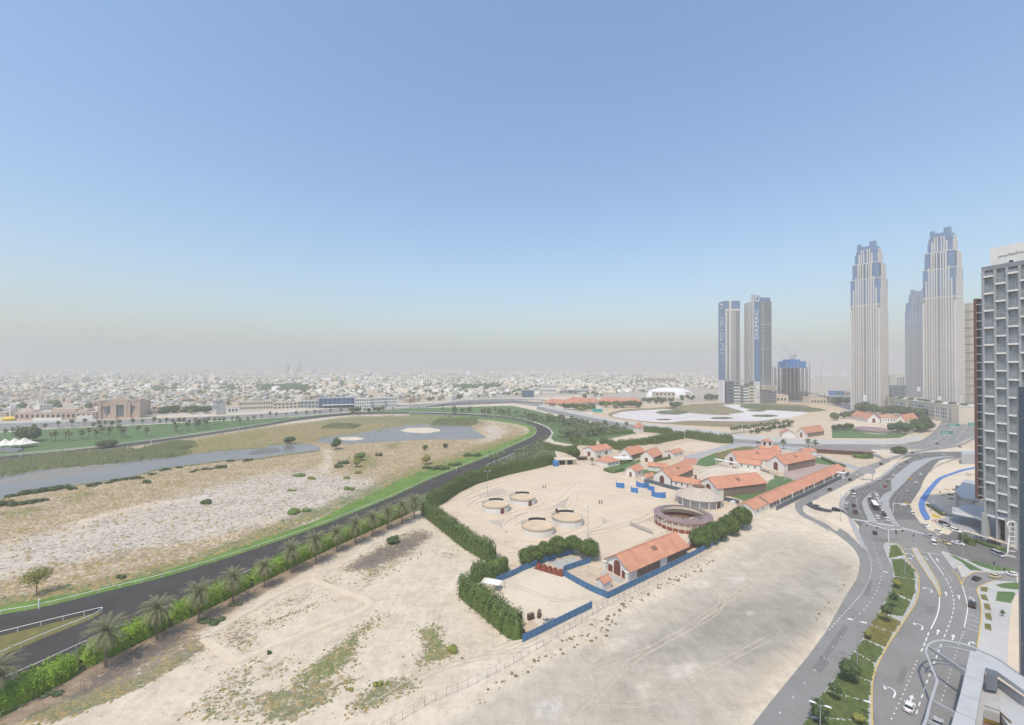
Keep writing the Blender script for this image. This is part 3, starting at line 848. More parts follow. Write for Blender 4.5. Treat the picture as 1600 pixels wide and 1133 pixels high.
PLZ = [(1240, 330), (1300, 310), (1420, 318), (1520, 330), (1520, 900), (1400, 900), (1180, 760), (1196, 690), (1208, 610), (1220, 520), (1216, 430), (1196, 370), (1206, 345)]
sheet("pavement", WL("H", PLZ), K, M['pale_concrete'], 0, 0.0)
sheet("sand_verge", WL("H", [(1415, 390), (1395, 440), (1378, 560), (1368, 740), (1370, 900), (1520, 900), (1520, 390)]), 0.175, M['sand_peach'])
# planted beds on the medians and the plaza
GB = [((705, 107), (738, 110), (775, 165), (690, 182)), ((708, 188), (775, 188), (830, 250), (838, 300), (725, 285)), ((722, 292), (838, 308), (838, 370), (820, 422), (705, 372)), ((700, 380), (815, 432), (770, 515), (642, 495)),
      ((640, 500), (750, 548), (720, 605), (590, 560)), ((585, 568), (712, 612), (668, 690), (548, 640)), ((545, 650), (660, 706), (610, 780), (500, 715)), ((498, 722), (605, 790), (588, 885), (430, 825)), ((425, 832), (584, 895), (572, 1000), (335, 935)),
      ((330, 945), (570, 1010), (572, 1110), (240, 1085)), ((232, 1098), (575, 1120), (590, 1300), (150, 1220))]
for i, q in enumerate(GB):
    sheet("planted_bed", WL("H", q), 0.18, M['lawn_dull'] if i in (0, 2, 5, 7) else M['bed_green'])
for i, q in enumerate([[(1028, 160), (1075, 172), (1170, 222), (1232, 255), (1155, 250), (1105, 205)], [(1130, 190), (1250, 212), (1420, 250), (1420, 257), (1300, 254), (1210, 228)], [(1298, 336), (1340, 325), (1420, 320), (1470, 340), (1470, 365), (1400, 360), (1335, 352)],
                       [(1310, 372), (1400, 374), (1414, 384), (1388, 440), (1300, 426)], [(1213, 345), (1250, 347), (1258, 356), (1250, 376), (1216, 370)], [(1212, 388), (1245, 391), (1262, 428), (1222, 418)], [(1232, 440), (1262, 442), (1277, 482), (1238, 472)], [(1238, 495), (1272, 497), (1281, 541), (1243, 528)],
                       [(1235, 555), (1272, 558), (1279, 598), (1240, 587)]]):
    sheet("planted_bed", WL("H", q), 0.18, (M['lawn_dull'], M['lawn'])[i in (0, 1, 2, 3)])
BERM = pl("E", [(1160, 640), (1250, 700), (1345, 775)]) + pl("F", [(0, 725), (200, 645), (420, 560), (590, 490), (650, 440), (520, 380), (400, 335), (330, 308), (270, 322), (120, 395), (0, 465)]) + pl("E", [(1300, 560), (1160, 640)])
bp_ = smooth(gl(BERM), 5)
b = MB()
for k_, (w_, z_) in enumerate(((2.6, .1), (1.7, .25), (.7, .38))):
    b.wall([p + Vector((.12 * math.sin(i * .9), .15 * math.cos(i * .7))) for i, p in enumerate(bp_)], w_, -.1, z_)
struct(b.build("sand_berm", M['sand_pale']))
LHP = [(-90, 1160), (0, 1122), (68, 1085), (137, 1046), (219, 1004), (273.6, 977), (328, 950), (400, 915), (520, 856), (645, 800), (672, 796), (690, 788), (720, 770), (745, 757), (795, 742), (845, 731), (872, 722), (866, 700), (853, 690)]
sheet("planted_verge", smooth(gl(OUT_EDGE[:11]), 4) + gl(LHP)[::-1], 0.006, M['scrub_green'])
tt = MB()
tz = .012
for c, pts in (("F", [(1130, 390), (1040, 480), (1040, 580), (1130, 660), (1300, 720), (1560, 700)]), ("F", [(600, 440), (800, 400), (1000, 440), (1080, 540), (1060, 640)]), ("G", [(-100, 700), (200, 590), (460, 480), (720, 350), (1100, 165)]), ("G", [(-60, 740), (220, 620), (480, 505), (740, 375), (1120, 185)]), ("G", [(100, 1000), (500, 800), (900, 640), (1400, 300)]),
               ("G", [(350, 1133), (700, 760), (1150, 500), (1200, 380)]), ("G", [(500, 1000), (760, 1010), (1000, 880), (1462, 640)]), ("F", [(700, 1000), (900, 880), (1150, 780), (1350, 740)]), ("G", [(0, 330), (250, 420), (420, 400), (520, 470)]), ("U5", [(60, 560), (300, 720), (700, 820), (1400, 640), (2000, 500)])):
    for o_ in (-.85, .85):
        tz += .0022
        tt.strip(offset(smooth(WL(c, pts), 8), o_), .34, tz)
struct(tt.build("tyre_tracks", mat("rutted sand", (0.49, 0.425, 0.33), .95, .2, .6)))
ap = MB()
for q in ([(250, 800), (300, 740), (350, 775), (300, 840)], [(600, 60), (690, 75), (680, 95), (590, 78)], [(900, 450), (960, 455), (950, 500), (895, 490)], [(760, 800), (800, 805), (770, 900), (735, 890)], [(570, 300), (600, 305), (575, 400), (545, 395)], [(860, 20), (960, 60), (950, 75), (850, 35)], [(430, 560), (470, 570), (330, 760), (300, 745)]):
    ap.poly(WL("H", q), .0475)
struct(ap.build("asphalt_patches", mat("patched asphalt", (0.185, 0.18, 0.168), .9, .12, .3)))
# equestrian ground sheets
PAD = [(657, 790), (690, 777), (720, 768), (790, 746), (866, 724), (905, 722), (960, 736), (1010, 757), (1060, 765), (1090, 774), (1130, 788), (1172, 792), (1120, 845), (1090, 868), (1047, 826), (960, 866), (938, 888), (905, 882), (880, 868), (840, 862), (812, 885), (792, 880), (758, 868), (700, 830)]
sheet("paddock", gl(PAD), 0.01, M['sand_peach'])
sheet("gravel_bed", WL("U5", [(130, 230), (370, 160), (450, 200), (300, 240), (130, 265)]), 0.016, M['gravel'])
sheet("gravel_bed", WL("U5", [(190, 510), (410, 500), (395, 560), (410, 625), (300, 565)]), 0.016, M['gravel'])
sheet("gravel_bed", WL("U5", [(1100, 265), (1070, 375), (900, 362), (1000, 320)]), 0.016, M['gravel'])
sheet("gravel_bed", WL("U5", [(1435, 475), (1560, 520), (1470, 550), (1450, 530)]), 0.016, M['gravel'])
sheet("yard", WL("K4", [(480, 650), (790, 500), (985, 560), (1320, 745), (1190, 815), (690, 1040), (640, 880), (560, 800), (440, 720)]), 0.01, M['sand_pale'])
sheet("yard_slab", WL("K4", [(860, 480), (1060, 440), (1150, 480), (985, 545)]), 0.02, M['concrete'])
sheet("stable_path", WL("C", [(1075, 690), (1200, 662), (1300, 632), (1400, 603), (1480, 592), (1640, 600), (1900, 660), (1900, 690), (1700, 650), (1450, 628), (1350, 645), (1220, 680), (1160, 715), (1145, 750), (1070, 745)]), 0.015, M['paving'])
sheet("brick_apron", WL("C", [(1078, 702), (1160, 705), (1148, 748), (1070, 745)]), 0.02, M['roof_pink'])
sheet("lawn", WL("C", [(1165, 715), (1230, 685), (1360, 648), (1450, 630), (1520, 632), (1500, 660), (1340, 720), (1250, 750), (1150, 745)]), 0.014, M['lawn_dull'])
sheet("lawn", WL("K3", [(350, 705), (530, 640), (700, 620), (760, 560), (800, 510), (1000, 540), (1000, 575), (760, 680), (540, 780), (470, 740)]), 0.014, M['lawn'])
sheet("lawn", WL("K3", [(1080, 320), (1200, 330), (1380, 395), (1350, 412), (1220, 405), (1110, 370)]), 0.014, M['lawn'])
sheet("lawn", WL("K2", [(300, 510), (480, 470), (700, 410), (720, 440), (560, 500), (540, 545), (420, 560), (320, 540)]), 0.014, M['lawn'])
sheet("lawn", WL("K2", [(740, 530), (840, 515), (950, 555), (840, 600), (800, 620), (740, 590)]), 0.014, M['lawn'])
sheet("lawn", WL("S3", [(0, 690), (180, 705), (300, 770), (520, 770), (800, 790), (700, 830), (500, 835), (0, 830)]), 0.014, M['lawn'])
sheet("lawn", WL("K2", [(1320, 470), (1380, 400), (1558, 330), (1558, 470), (1450, 490)]), 0.0145, M['lawn'])
sheet("sand_arena", WL("K2", [(1020, 300), (1200, 230), (1450, 215), (1600, 250), (1600, 290), (1400, 310), (1200, 320)]), 0.014, M['sand_peach'], 2)
sheet("sand_arena", WL("K2", [(350, 200), (500, 165), (740, 130), (900, 150), (880, 175), (640, 195), (480, 215)]), 0.014, M['sand_peach'])
sheet("oval_ring", ell("K3", 420, 525, 370, 88, 28), 0.024, M['sand_peach'])
sheet("stable_court", WL("K3", [(890, 480), (1110, 380), (1270, 405), (1340, 425), (1000, 560), (880, 515)]), 0.02, mat("rosy paving", (0.4, 0.31, 0.27), 0.85, .08, .2))
sheet("sand_arena", WL("S3", [(0, 660), (200, 615), (380, 605), (380, 660), (520, 690), (420, 730), (300, 745), (180, 700)]), 0.016, M['sand_peach'])
sheet("far_road", gl([(-90, 676), (0, 674), (100, 668), (200, 664), (320, 658), (440, 652), (540, 644), (640, 638), (720, 634), (800, 630), (845, 636), (850, 630), (800, 624), (720, 628), (640, 632), (540, 637), (440, 645), (320, 651), (200, 655), (100, 657), (0, 662), (-90, 664)]), 0.004, M['asphalt'])
sheet("town_road", WL("T3", [(150, 830), (210, 670), (260, 570), (330, 570), (310, 680), (320, 830)]), 0.008, M['asphalt'])
# ---------------------------------------------------------------- vegetation
def leaf_quads(P, N, size, aspect=0.7):
    """one small leaf-clump quad per point, roughly facing N"""
    n = len(P)
    N = N + rs.normal(0, .55, (n, 3))
    N /= np.linalg.norm(N, axis=1, keepdims=True) + 1e-9
    r = rs.normal(0, 1, (n, 3))
    U = np.cross(N, r)
    U /= np.linalg.norm(U, axis=1, keepdims=True) + 1e-9
    Vv = np.cross(N, U)
    s = (size * rs.uniform(.6, 1.35, n))[:, None] * .5
    a = s * aspect
    V = np.stack([P - U * s, P - Vv * a, P + U * s, P + Vv * a], 1).reshape(-1, 3)
    return V, np.arange(4 * n).reshape(n, 4)


def sph(n):
    d = rs.normal(0, 1, (n, 3))
    return d / np.linalg.norm(d, axis=1, keepdims=True)


def join(parts):
    Vs, Fs, o = [], [], 0
    for V, Fq in parts:
        Vs.append(V)
        Fs.append(Fq + o)
        o += len(V)
    return np.concatenate(Vs), np.concatenate(Fs)


def lobes(L, per, size, core=0.8, zmin=None):
    """leafy crown from ellipsoid lobes [(cx,cy,cz,rx,ry,rz)]"""
    parts = []
    for (x, y, z, a, b, c) in L:
        area = 4 * math.pi * ((a * b) ** 1.6 / 3 + (a * c) ** 1.6 / 3 + (b * c) ** 1.6 / 3) ** (1 / 1.6)
        n = max(12, int(area * per))
        d = sph(n)
        rr = rs.uniform(.72, 1.08, (n, 1))
        bump = 1 + .1 * np.sin(d[:, :1] * 7 + x) * np.cos(d[:, 1:2] * 6 + y)
        P = d * np.array([a, b, c]) * rr * bump + np.array([x, y, z])
        if zmin is not None:
            k = P[:, 2] > zmin
            P, d = P[k], d[k]
        parts.append(leaf_quads(P, d, np.full(len(P), size)))
        if core:
            u, v = np.meshgrid(np.linspace(0, 2 * math.pi, 11), np.linspace(.05, math.pi - .05, 7))
            k = core * (1 + .08 * np.sin(3 * u + x) * np.sin(2 * v))
            Q = np.stack([x + a * k * np.cos(u) * np.sin(v), y + b * k * np.sin(u) * np.sin(v), z + c * k * np.cos(v)], -1)
            if zmin is not None:
                Q[..., 2] = np.maximum(Q[..., 2], zmin)
            i = np.arange(77).reshape(7, 11)
            Fc = np.stack([i[:-1, :-1], i[1:, :-1], i[1:, 1:], i[:-1, 1:]], -1).reshape(-1, 4)
            parts.append((Q.reshape(-1, 3), Fc))
    return join(parts)


def hedge(pts, w, h, label, size=.5, per=9.0, m='hedge', side=1, name="hedge", cat="hedge", lump=1.6, group=None, top_var=.06):
    """clipped hedge along its front foot line pts (world); side=+1 body lies to the left of the line"""
    pts = [Vector(p[:2]) for p in pts]
    line = resample(offset(smooth(pts, 6), side * w / 2), .8)
    o = line[len(line) // 2]
    n_c = 16
    L = len(line)
    if L < 2:
        return
    segl = np.array([[p.x, p.y] for p in line])
    nor = np.array([list(normal2(line, i)[0]) for i in range(L)])
    area = L * .8 * (w + 2 * h) * .9 + (w * h)
    n = int(area * per)
    t = rs.uniform(0, L - 1.001, n)
    i0 = t.astype(int)
    fr = (t - i0)[:, None]
    C = segl[i0] * (1 - fr) + segl[i0 + 1] * fr
    Nn = nor[i0]
    a = rs.uniform(-.06, math.pi + .06, n)
    e = 0.62
    ca, sa = np.cos(a), np.sin(a)
    cx, sz = np.sign(ca) * np.abs(ca) ** e, np.sign(sa) * np.abs(sa) ** e
    lumpv = 1 + .14 * np.sin(t * .8 * 2 * math.pi / (lump * 2.2)) + .1 * np.sin(t * 2.9 + a * 3) + .04 * np.sin(a * 7 + t * 5)
    endk = np.clip(np.minimum(t, L - 1 - t) * .8 / (w * .5), 0.0, 1.0)
    endk = np.sqrt(1 - (1 - endk) ** 2)[:]
    dep = rs.uniform(.84, 1.03, n)
    off = cx * (w / 2) * lumpv * dep * (.35 + .65 * endk)
    hz = h * (1 + top_var * np.sin(t * .31 + w)) * (.62 + .38 * endk)
    z = np.clip(hz * sz * (1 + (lumpv - 1) * .6) * np.where(sz > .8, dep, 1), .05, None)
    P = np.stack([C[:, 0] + Nn[:, 0] * off, C[:, 1] + Nn[:, 1] * off, z], 1)
    N3 = np.stack([Nn[:, 0] * ca, Nn[:, 1] * ca, sa + .25], 1)
    # rounded ends
    parts = [leaf_quads(P, N3, np.full(n, size))]
    prof = np.linspace(0, math.pi, n_c)
    pc, ps = np.sign(np.cos(prof)) * np.abs(np.cos(prof)) ** e, np.abs(np.sin(prof)) ** e
    ek = np.clip(np.minimum(np.arange(L), L - 1 - np.arange(L)) * .8 / (w * .5), 0, 1)
    ek = .3 + .7 * np.sqrt(1 - (1 - ek) ** 2)
    Q = np.zeros((L, n_c, 3))
    Q[..., 0] = segl[:, None, 0] + nor[:, None, 0] * pc[None] * w / 2 * .84 * ek[:, None]
    Q[..., 1] = segl[:, None, 1] + nor[:, None, 1] * pc[None] * w / 2 * .84 * ek[:, None]
    Q[..., 2] = ps[None] * h * .86 * ek[:, None]
    i = np.arange(L * n_c).reshape(L, n_c)
    parts.append((Q.reshape(-1, 3), np.stack([i[:-1, :-1], i[:-1, 1:], i[1:, 1:], i[1:, :-1]], -1).reshape(-1, 4)))
    V, Fq = join(parts)
    V[:, 0] -= o.x
    V[:, 1] -= o.y
    ob = link(name, mesh_np(name, V, Fq, M[m]), None, (o.x, o.y, 0))
    return tag(ob, label, cat, group)


def trunk_mb(h, r, lean=0.0, limbs=0, spread=1.5):
    b = MB()
    pts = [(lean * (k / 4) ** 2, .3 * lean * math.sin(k), h * k / 4) for k in range(5)]
    b.tube(pts, r, 7, 0, r * .6)
    for i in range(limbs):
        a = 2 * math.pi * i / limbs + .5
        b.tube([pts[3], (pts[3][0] + spread * .5 * math.cos(a), spread * .5 * math.sin(a), h * 1.05), (pts[3][0] + spread * math.cos(a), spread * math.sin(a), h * 1.3)], r * .5, 5, 0, r * .2)
    return b


def tree(loc, h, r, label, m='leaf', per=5.0, size=.6, trunk=.3, nl=6, name="tree", cat="tree", group=None, flat=.75, open_=0.0):
    t = thing(name, label, cat, loc, 0, group)
    th = h * trunk
    trunk_mb(th + r * .35, max(.09, h * .018), rs.uniform(-.2, .2), 4, r * .45).build("trunk", M['bark'], t)
    L = []
    cz = th + (h - th) * .5
    for k in range(nl):
        a = 2 * math.pi * k / nl + rs.uniform(0, .8)
        d = r * rs.uniform(.3, .55)
        rr = r * rs.uniform(.45, .62)
        L.append((d * math.cos(a), d * math.sin(a), cz + (h - th) * rs.uniform(-.16, .18), rr, rr, min(rr * flat * 1.2, (h - th) * .42)))
    L.append((0, 0, cz + (h - th) * .12, r * .6, r * .6, (h - th) * .4))
    V, Fq = lobes(L, per, size, 0.0 if open_ else .72)
    link("crown", mesh_np("crown", V, Fq, M[m]), t)
    return t


def palm_meshes(h, n_f, L, stations, wide, seed):
    r = np.random.RandomState(seed)
    tb = MB()
    lean = r.uniform(-.4, .4)
    tb.tube([(lean * (k / 5) ** 2, 0, h * k / 5) for k in range(6)], .3, 7, 0, .22)
    tb.lathe([(.22, -.8), (.42, -.3), (.5, 0), (.35, .3), (.02, .5)], 7, (lean, 0, h))
    V, Fq, V2, F2 = [], [], [], []
    for k in range(n_f):
        az = k * 2.399963 + r.uniform(-.2, .2)
        u = (k + .5) / n_f
        e0 = math.radians(88 - 142 * u + r.uniform(-8, 8))
        bend = math.radians(r.uniform(60, 95)) * (0.62 + .6 * (1 - abs(u - .45)))
        Lf = L * (0.8 + .25 * math.sin(math.pi * min(u + .2, 1))) * r.uniform(.9, 1.08)
        p = np.array([lean, 0, h + .1])
        ca, sa = math.cos(az), math.sin(az)
        side = np.array([-sa, ca, 0])
        dead = u > .9
        VV, FF = (V2, F2) if dead else (V, Fq)
        prev = None
        for s in range(stations + 1):
            t = s / stations
            e = e0 - bend * t ** 1.4
            d = np.array([ca * math.cos(e), sa * math.cos(e), math.sin(e)])
            up = np.array([-ca * math.sin(e), -sa * math.sin(e), math.cos(e)])
            if s:
                p = p + d * (Lf / stations)
            wl = wide * math.sin(math.pi * (0.1 + .82 * t)) ** .7
            if stations <= 6:      # far palms: a folded strip
                row = [p - side * wl * .9 - up * wl * .45, p, p + side * wl * .9 - up * wl * .45]
                i = len(VV)
                VV.extend(row)
                if prev is not None:
                    FF += [(prev, prev + 1, i + 1, i), (prev + 1, prev + 2, i + 2, i + 1)]
                prev = i
            elif s > 1:            # near palms: single leaflets
                for sg in (-1, 1):
                    q = p + side * sg * wl * .8 + d * wl * .75 - up * wl * r.uniform(.12, .5)
                    i = len(VV)
                    hw = d * .075
                    VV.extend([p - hw, q, p + hw, p + hw * .2 + up * .02])
                    FF.append((i, i + 1, i + 2, i + 3))
                i = len(VV)
                VV.extend([p - d * (Lf / stations) - side * .04, p - side * .03, p + side * .03, p - d * (Lf / stations) + side * .04])
                FF.append((i, i + 1, i + 2, i + 3))
    if stations > 6:               # fruit stalks
        for k in range(9):
            az = k * .7
            for j in range(4):
                a = az + j * .1
                c = np.array([lean + 1.0 * math.cos(a), 1.0 * math.sin(a), h - .35 - .2 * j])
                i = len(V2)
                V2.extend([np.array([lean, 0, h + .2]), c + np.array([0, 0, .25]), c - np.array([.05, .05, .35]), c - np.array([-.05, .05, .1])])
                F2.append((i, i + 1, i + 2, i + 3))
    tm = mesh_from("trunk", tb.v, tb.f, [M['palmtrunk']])
    cm = mesh_np("crown", np.array(V), np.array(Fq), M['frond' if stations > 6 else 'frond_far'])
    dm = mesh_np("dry_fronds", np.array(V2), np.array(F2), M['deadfrond'])
    return tm, cm, dm


def palm_proto(*a):
    tm, cm, dm = palm_meshes(*a)
    t = thing("palm_tree", "palm", "palm tree")
    link("trunk", tm, t)
    link("crown", cm, t)
    if a[3] > 6:
        link("dry_fronds", dm, t)
    return t


near_p = [palm_proto(8.9, 90, 5.7, 17, 1.05, s) for s in (1, 2, 3)]
far_p = [palm_proto(8.6, 24, 4.4, 5, 1.0, s) for s in (4, 5, 6)]
used = set()


def put_palm(protos, x, y, sc, label, group=None, k=None):
    k = int(rs.randint(len(protos))) if k is None else k % len(protos)
    p = protos[k]
    loc = gp(x, y)
    if id(p) not in used:
        used.add(id(p))
        p.location, p.rotation_euler, p.scale = loc, (0, 0, rs.uniform(0, 6.28)), (sc,) * 3
        return tag(p, label, None, group)
    return dup(p, loc, rs.uniform(0, 6.28), sc, label, group)


NEARP = [(-10, 1112, 1.05, "date palm cut by the left edge of the photo beside the track hedge"), (165, 1042, 1.06, "big date palm with hanging skirt of fronds, nearest to the bottom left corner"),
         (245, 1000, 1.02, "second date palm from the left in the row along the racetrack"), (310, 970, 1.0, "third date palm from the left in the row along the racetrack"), (364, 943, .97, "fourth date palm from the left in the row along the racetrack"),
         (413, 918, .86, "shorter fifth date palm from the left in the racetrack row"), (455, 895, 1.0, "sixth date palm from the left in the racetrack row"), (493, 881, 1.08, "bushy tall date palm, seventh from the left in the racetrack row"),
         (526, 863, .95, "slim date palm, eighth from the left in the racetrack row"), (555, 851, 1.02, "ninth date palm from the left in the racetrack row"), (582, 839, 1.03, "tenth date palm from the left, just left of a low bush"),
         (606, 828, 1.02, "eleventh date palm from the left in the racetrack row"), (628, 819, 1.05, "last but one date palm before the tall hedge begins"), (647, 811, 1.08, "date palm touching the left end of the tall hedge")]
for i, (x, y, sc, lb) in enumerate(NEARP):
    put_palm(near_p, x, y, sc, lb, "date palms in a row along the racetrack", i)
for x, y in [(768, 728), (776, 725), (788, 721), (808, 718), (815, 716), (821, 713), (827, 711), (832, 708), (837, 705), (842, 702), (847, 698), (852, 694)]:
    put_palm(far_p, x, y, .85, "palm in the short dense row between the racetrack bend and tall hedge", "palms at the racetrack bend")
PARKP = [(a, b) for a, b in [(320, 602), (345, 598), (410, 592), (430, 598), (500, 582), (515, 588), (600, 587), (680, 578), (760, 578), (775, 572), (860, 552), (915, 570), (1095, 537), (1103, 541), (1170, 533), (1290, 522), (1240, 524), (1225, 528), (640, 560), (625, 556), (690, 556), (745, 554), (555, 570)]]
for a, b in PARKP:
    put_palm(far_p, a / 4, 540 + b / 4, rs.uniform(.95, 1.15), "palm standing on the green park lawn beyond the pond", "palms on the park lawn")
for a, b in [(30, 570), (80, 562), (120, 566), (210, 548), (280, 532), (365, 515), (450, 512), (530, 505), (580, 530), (620, 520), (660, 512), (700, 522), (740, 512), (830, 505), (890, 500), (960, 498), (1000, 500), (1040, 498), (1080, 500), (1120, 506), (1150, 500), (1185, 505), (1220, 506), (1250, 504),
             (1275, 508), (1300, 494), (1340, 498), (1370, 490), (1400, 494), (1450, 482), (1480, 486), (1500, 497), (1550, 486), (1585, 480)]:
    put_palm(far_p, a / 4, 540 + b / 4, rs.uniform(.8, 1.1), "palm along the town road at the back edge of the park", "palms along the town road")
for a in range(16):
    x = 405 + a * 14 + rs.uniform(-4, 4)
    put_palm(far_p, x, 655 - (x - 405) * .062 + rs.uniform(-1, 1), rs.uniform(.7, 1.0), "small palm between the town road and the far racetrack straight", "palms before the white buildings")


def inside(poly, n):
    P = np.array(poly)
    out = []
    while len(out) < n:
        x, y = rs.uniform(P[:, 0].min(), P[:, 0].max()), rs.uniform(P[:, 1].min(), P[:, 1].max())
        c = False
        for (x0, y0), (x1, y1) in zip(P, np.roll(P, -1, 0)):
            if (y0 > y) != (y1 > y) and x < (x1 - x0) * (y - y0) / (y1 - y0) + x0:
                c = not c
        if c:
            out.append((x, y))
    return out


for x, y in inside(pl("C", [(-560, 415), (-300, 415), (0, 428), (150, 455), (300, 470), (400, 490), (520, 515), (620, 522), (728, 520), (726, 538), (560, 565), (450, 590), (330, 590), (290, 575), (420, 545), (300, 500), (150, 478), (0, 452), (-300, 432)]), 150):
    put_palm(far_p, x, y, rs.uniform(.8, 1.15), "palm in the thick grove between the racetrack bend and highway", "palms of the grove by the highway")
for i in range(24):
    t = i / 23
    x, y = px("S5", 615 + 690 * t + rs.uniform(-8, 8), 572 - 92 * t + rs.uniform(-5, 5))
    put_palm(far_p, x, y, rs.uniform(.8, .95), "palm in the straight row beside the white lake bed", "palms beside the lake bed")
for x, y, lb in ((1224.6, 702, "tall palm behind the courtyard stable with the little tower"), (1263, 700, "left palm of the pair beside the garden road"), (1274, 703, "right palm of the pair beside the garden road")):
    put_palm(far_p, x, y, .9, lb, "garden palms")
for x, y, lb in ((925, 727, "thin palm before the hipped roof bungalow, left one"), (937, 723, "thin palm before the hipped roof bungalow, middle one"), (947, 716, "leafy palm beside the red roofed store")):
    put_palm(far_p, x, y, .62, lb, "bungalow palms")

# ---- hedges
LH = [(-40, 1146), (0, 1122), (68, 1085), (137, 1046), (219, 1004), (273.6, 977), (328, 950), (400, 915), (520, 856), (645, 800)]
LW = gl(LH)
for i, (a, b, lb) in enumerate([(0, 3, "bright green clipped hedge at the bottom left corner by the track"), (3, 5, "short bright hedge between the two nearest date palms and the track"), (5, 7, "bright hedge between third and fifth date palms by the track"), (7, 9, "long bright hedge behind the middle date palms by the track")]):
    seg = LW[a:b + 1]
    hedge([seg[0].lerp(seg[1], .03)] + seg[1:-1] + [seg[-1].lerp(seg[-2], .04)], 8.2, 5.0, lb, .48, 11, 'hedgebright', 1, group="hedge sections along the track", lump=1.2)
hedge(gl([(672, 795), (690, 789), (716, 771), (741, 758), (791, 743), (841, 732), (868, 725)]), 6, 9.0, "long tall dark green hedge between the sand paddock and the racetrack", .6, 9, side=1)
hedge(gl([(655, 803), (690, 831), (722, 857), (762, 880)]), 6.5, 7.5, "tall clipped hedge slanting down the left side of the sand paddock", .55, 9)
hedge(gl([(738, 912), (752, 910), (775, 906), (800, 893)]), 6.5, 6.5, "rounded dark hedge in the elbow left of the fenced yard", .55, 9)
hedge(gl([(712, 926), (719, 937), (751, 964), (781, 990), (803, 1004), (818, 1003)]), 6.5, 7.5, "nearest tall clipped hedge, left wall of the fenced yard", .5, 10)
hedge(pl_w := WL("S4", [(60, 640), (140, 690), (250, 700), (380, 705)]), 7, 7, "dark hedge in front of the palm grove by the racetrack bend", .8, 4)
hedge(WL("S4", [(400, 690), (560, 738), (690, 765)]), 7, 8, "dark tree hedge behind the red roofed store", .8, 4)
hedge(WL("S4", [(640, 718), (800, 705), (950, 692), (1060, 668)]), 7, 7, "dark hedge at the front edge of the upper sand arena", .8, 4)
hedge(WL("S4", [(1060, 690), (1200, 655), (1390, 622)]), 7, 9, "tall hedge before the upper lawn, left of the corner hedge", .8, 4)
hedge(WL("S4", [(875, 545), (1050, 558), (1230, 580)]), 7, 8, "long dark hedge beside the concrete strip and gatehouse", .9, 3.5)
hedge(WL("S5", [(60, 612), (250, 642), (450, 672), (640, 678)]), 8, 10, "massive dark hedge ending in a round corner at the stable path", .8, 4)
hedge(WL("S4", [(300, 610), (500, 585), (800, 558)]), 4, 3.5, "low green hedge below the palm grove", .7, 4)
hedge(WL("C", [(195, 640), (280, 660), (345, 675)]), 6, 6, "dark hedge right of the racetrack bend", .7, 4)
hedge(WL("C", [(225, 655), (400, 640), (390, 600)]), 4, 3, "low hedge around the small green court", .7, 4, 'hedge')
hedge(WL("K2", [(880, 440), (960, 425), (1060, 400)]), 2, 2.2, "low trimmed hedge beside the second white gabled shed", .5, 8)
hedge(WL("K2", [(500, 470), (580, 445), (660, 415)]), 2, 2, "low trimmed hedge beside the white pergola", .5, 8)
hedge(WL("K2", [(300, 535), (420, 565), (540, 525)]), 1.6, 1.8, "low trimmed hedge rimming the bungalow lawn", .5, 8)
hedge(WL("K3", [(1240, 350), (1330, 390), (1470, 435)]), 2.5, 2.2, "trimmed hedge along the garden road", .5, 8)
# ---- round trees round the yards
for x, y, h, r, lb in ((697, 504, 6.5, 4.4, "leftmost round tree of the arc behind the blue wall"), (768, 486, 7, 4.6, "second round tree of the arc behind the blue wall"), (850, 462, 7.4, 4.6, "third round tree, reddish tinged, of the arc"),
                       (950, 428, 8, 4.8, "fourth round tree of the arc behind the blue wall"), (1060, 416, 8, 4.8, "fifth round tree of the arc behind the blue wall"), (1185, 462, 8.2, 5.0, "rightmost round tree of the arc, beside the near barn")):
    tree(W("K4", x, y), h, r, lb, 'hedge', 8, .55, .14, 7, group="arc of round trees")
for x, y, h, r, lb in ((985, 530, 7.4, 5, "leftmost and lowest round tree of the clump by the bull ring"), (1060, 500, 8, 5, "second round tree of the clump by the bull ring"), (1150, 470, 9, 5.4, "middle round tree of the clump by the bull ring"),
                       (1250, 420, 10, 6, "tall round tree of the clump by the bull ring"), (1360, 370, 11.5, 6.6, "biggest round tree, touching the end of the long stable")):
    tree(W("K5", x, y), h, r, lb, 'hedge', 8, .6, .1, 8, group="clump of round trees")
tree(gp(896, 717), 11, 7, "single large round tree beside the flat roofed shed", 'hedge', 6, .75, .08, 8)
# ---- lone trees and shrubs of the infield
tree(gp(57.5, 930), 10.5, 4.6, "lone olive green tree beside the racetrack rail", 'leafolive', 3.2, .42, .36, 8, flat=.7, open_=1)
for x, y, h, r, lb, m in ((525, 702, 12, 5.5, "feathery grey green tree on the neck between the two ponds", 'leaf'), (666, 726, 9, 4, "pale green tree in the middle of the dry infield", 'leafolive'), (561, 720, 7, 5.5, "round bright green tree in the infield scrub", 'leafpale'),
                          (558, 730, 8, 3.5, "slender pale green tree in the infield scrub", 'leafolive'), (168, 700, 8, 9, "round tree beside the far racetrack straight", 'leaf'), (664, 703, 5, 3, "small green tree on the pond bank", 'leaf'), (696, 700, 5, 3, "small green tree right of the pond bank tree", 'leaf'),
                          (452, 694, 8, 6, "small tree at the edge of the first pond", 'leaf'), (614, 849, 3.2, 3.0, "low dark bush beside the tenth date palm", 'leaf')):
    tree(gp(x, y), h, r, lb, m, 4, .6, .12, 6)
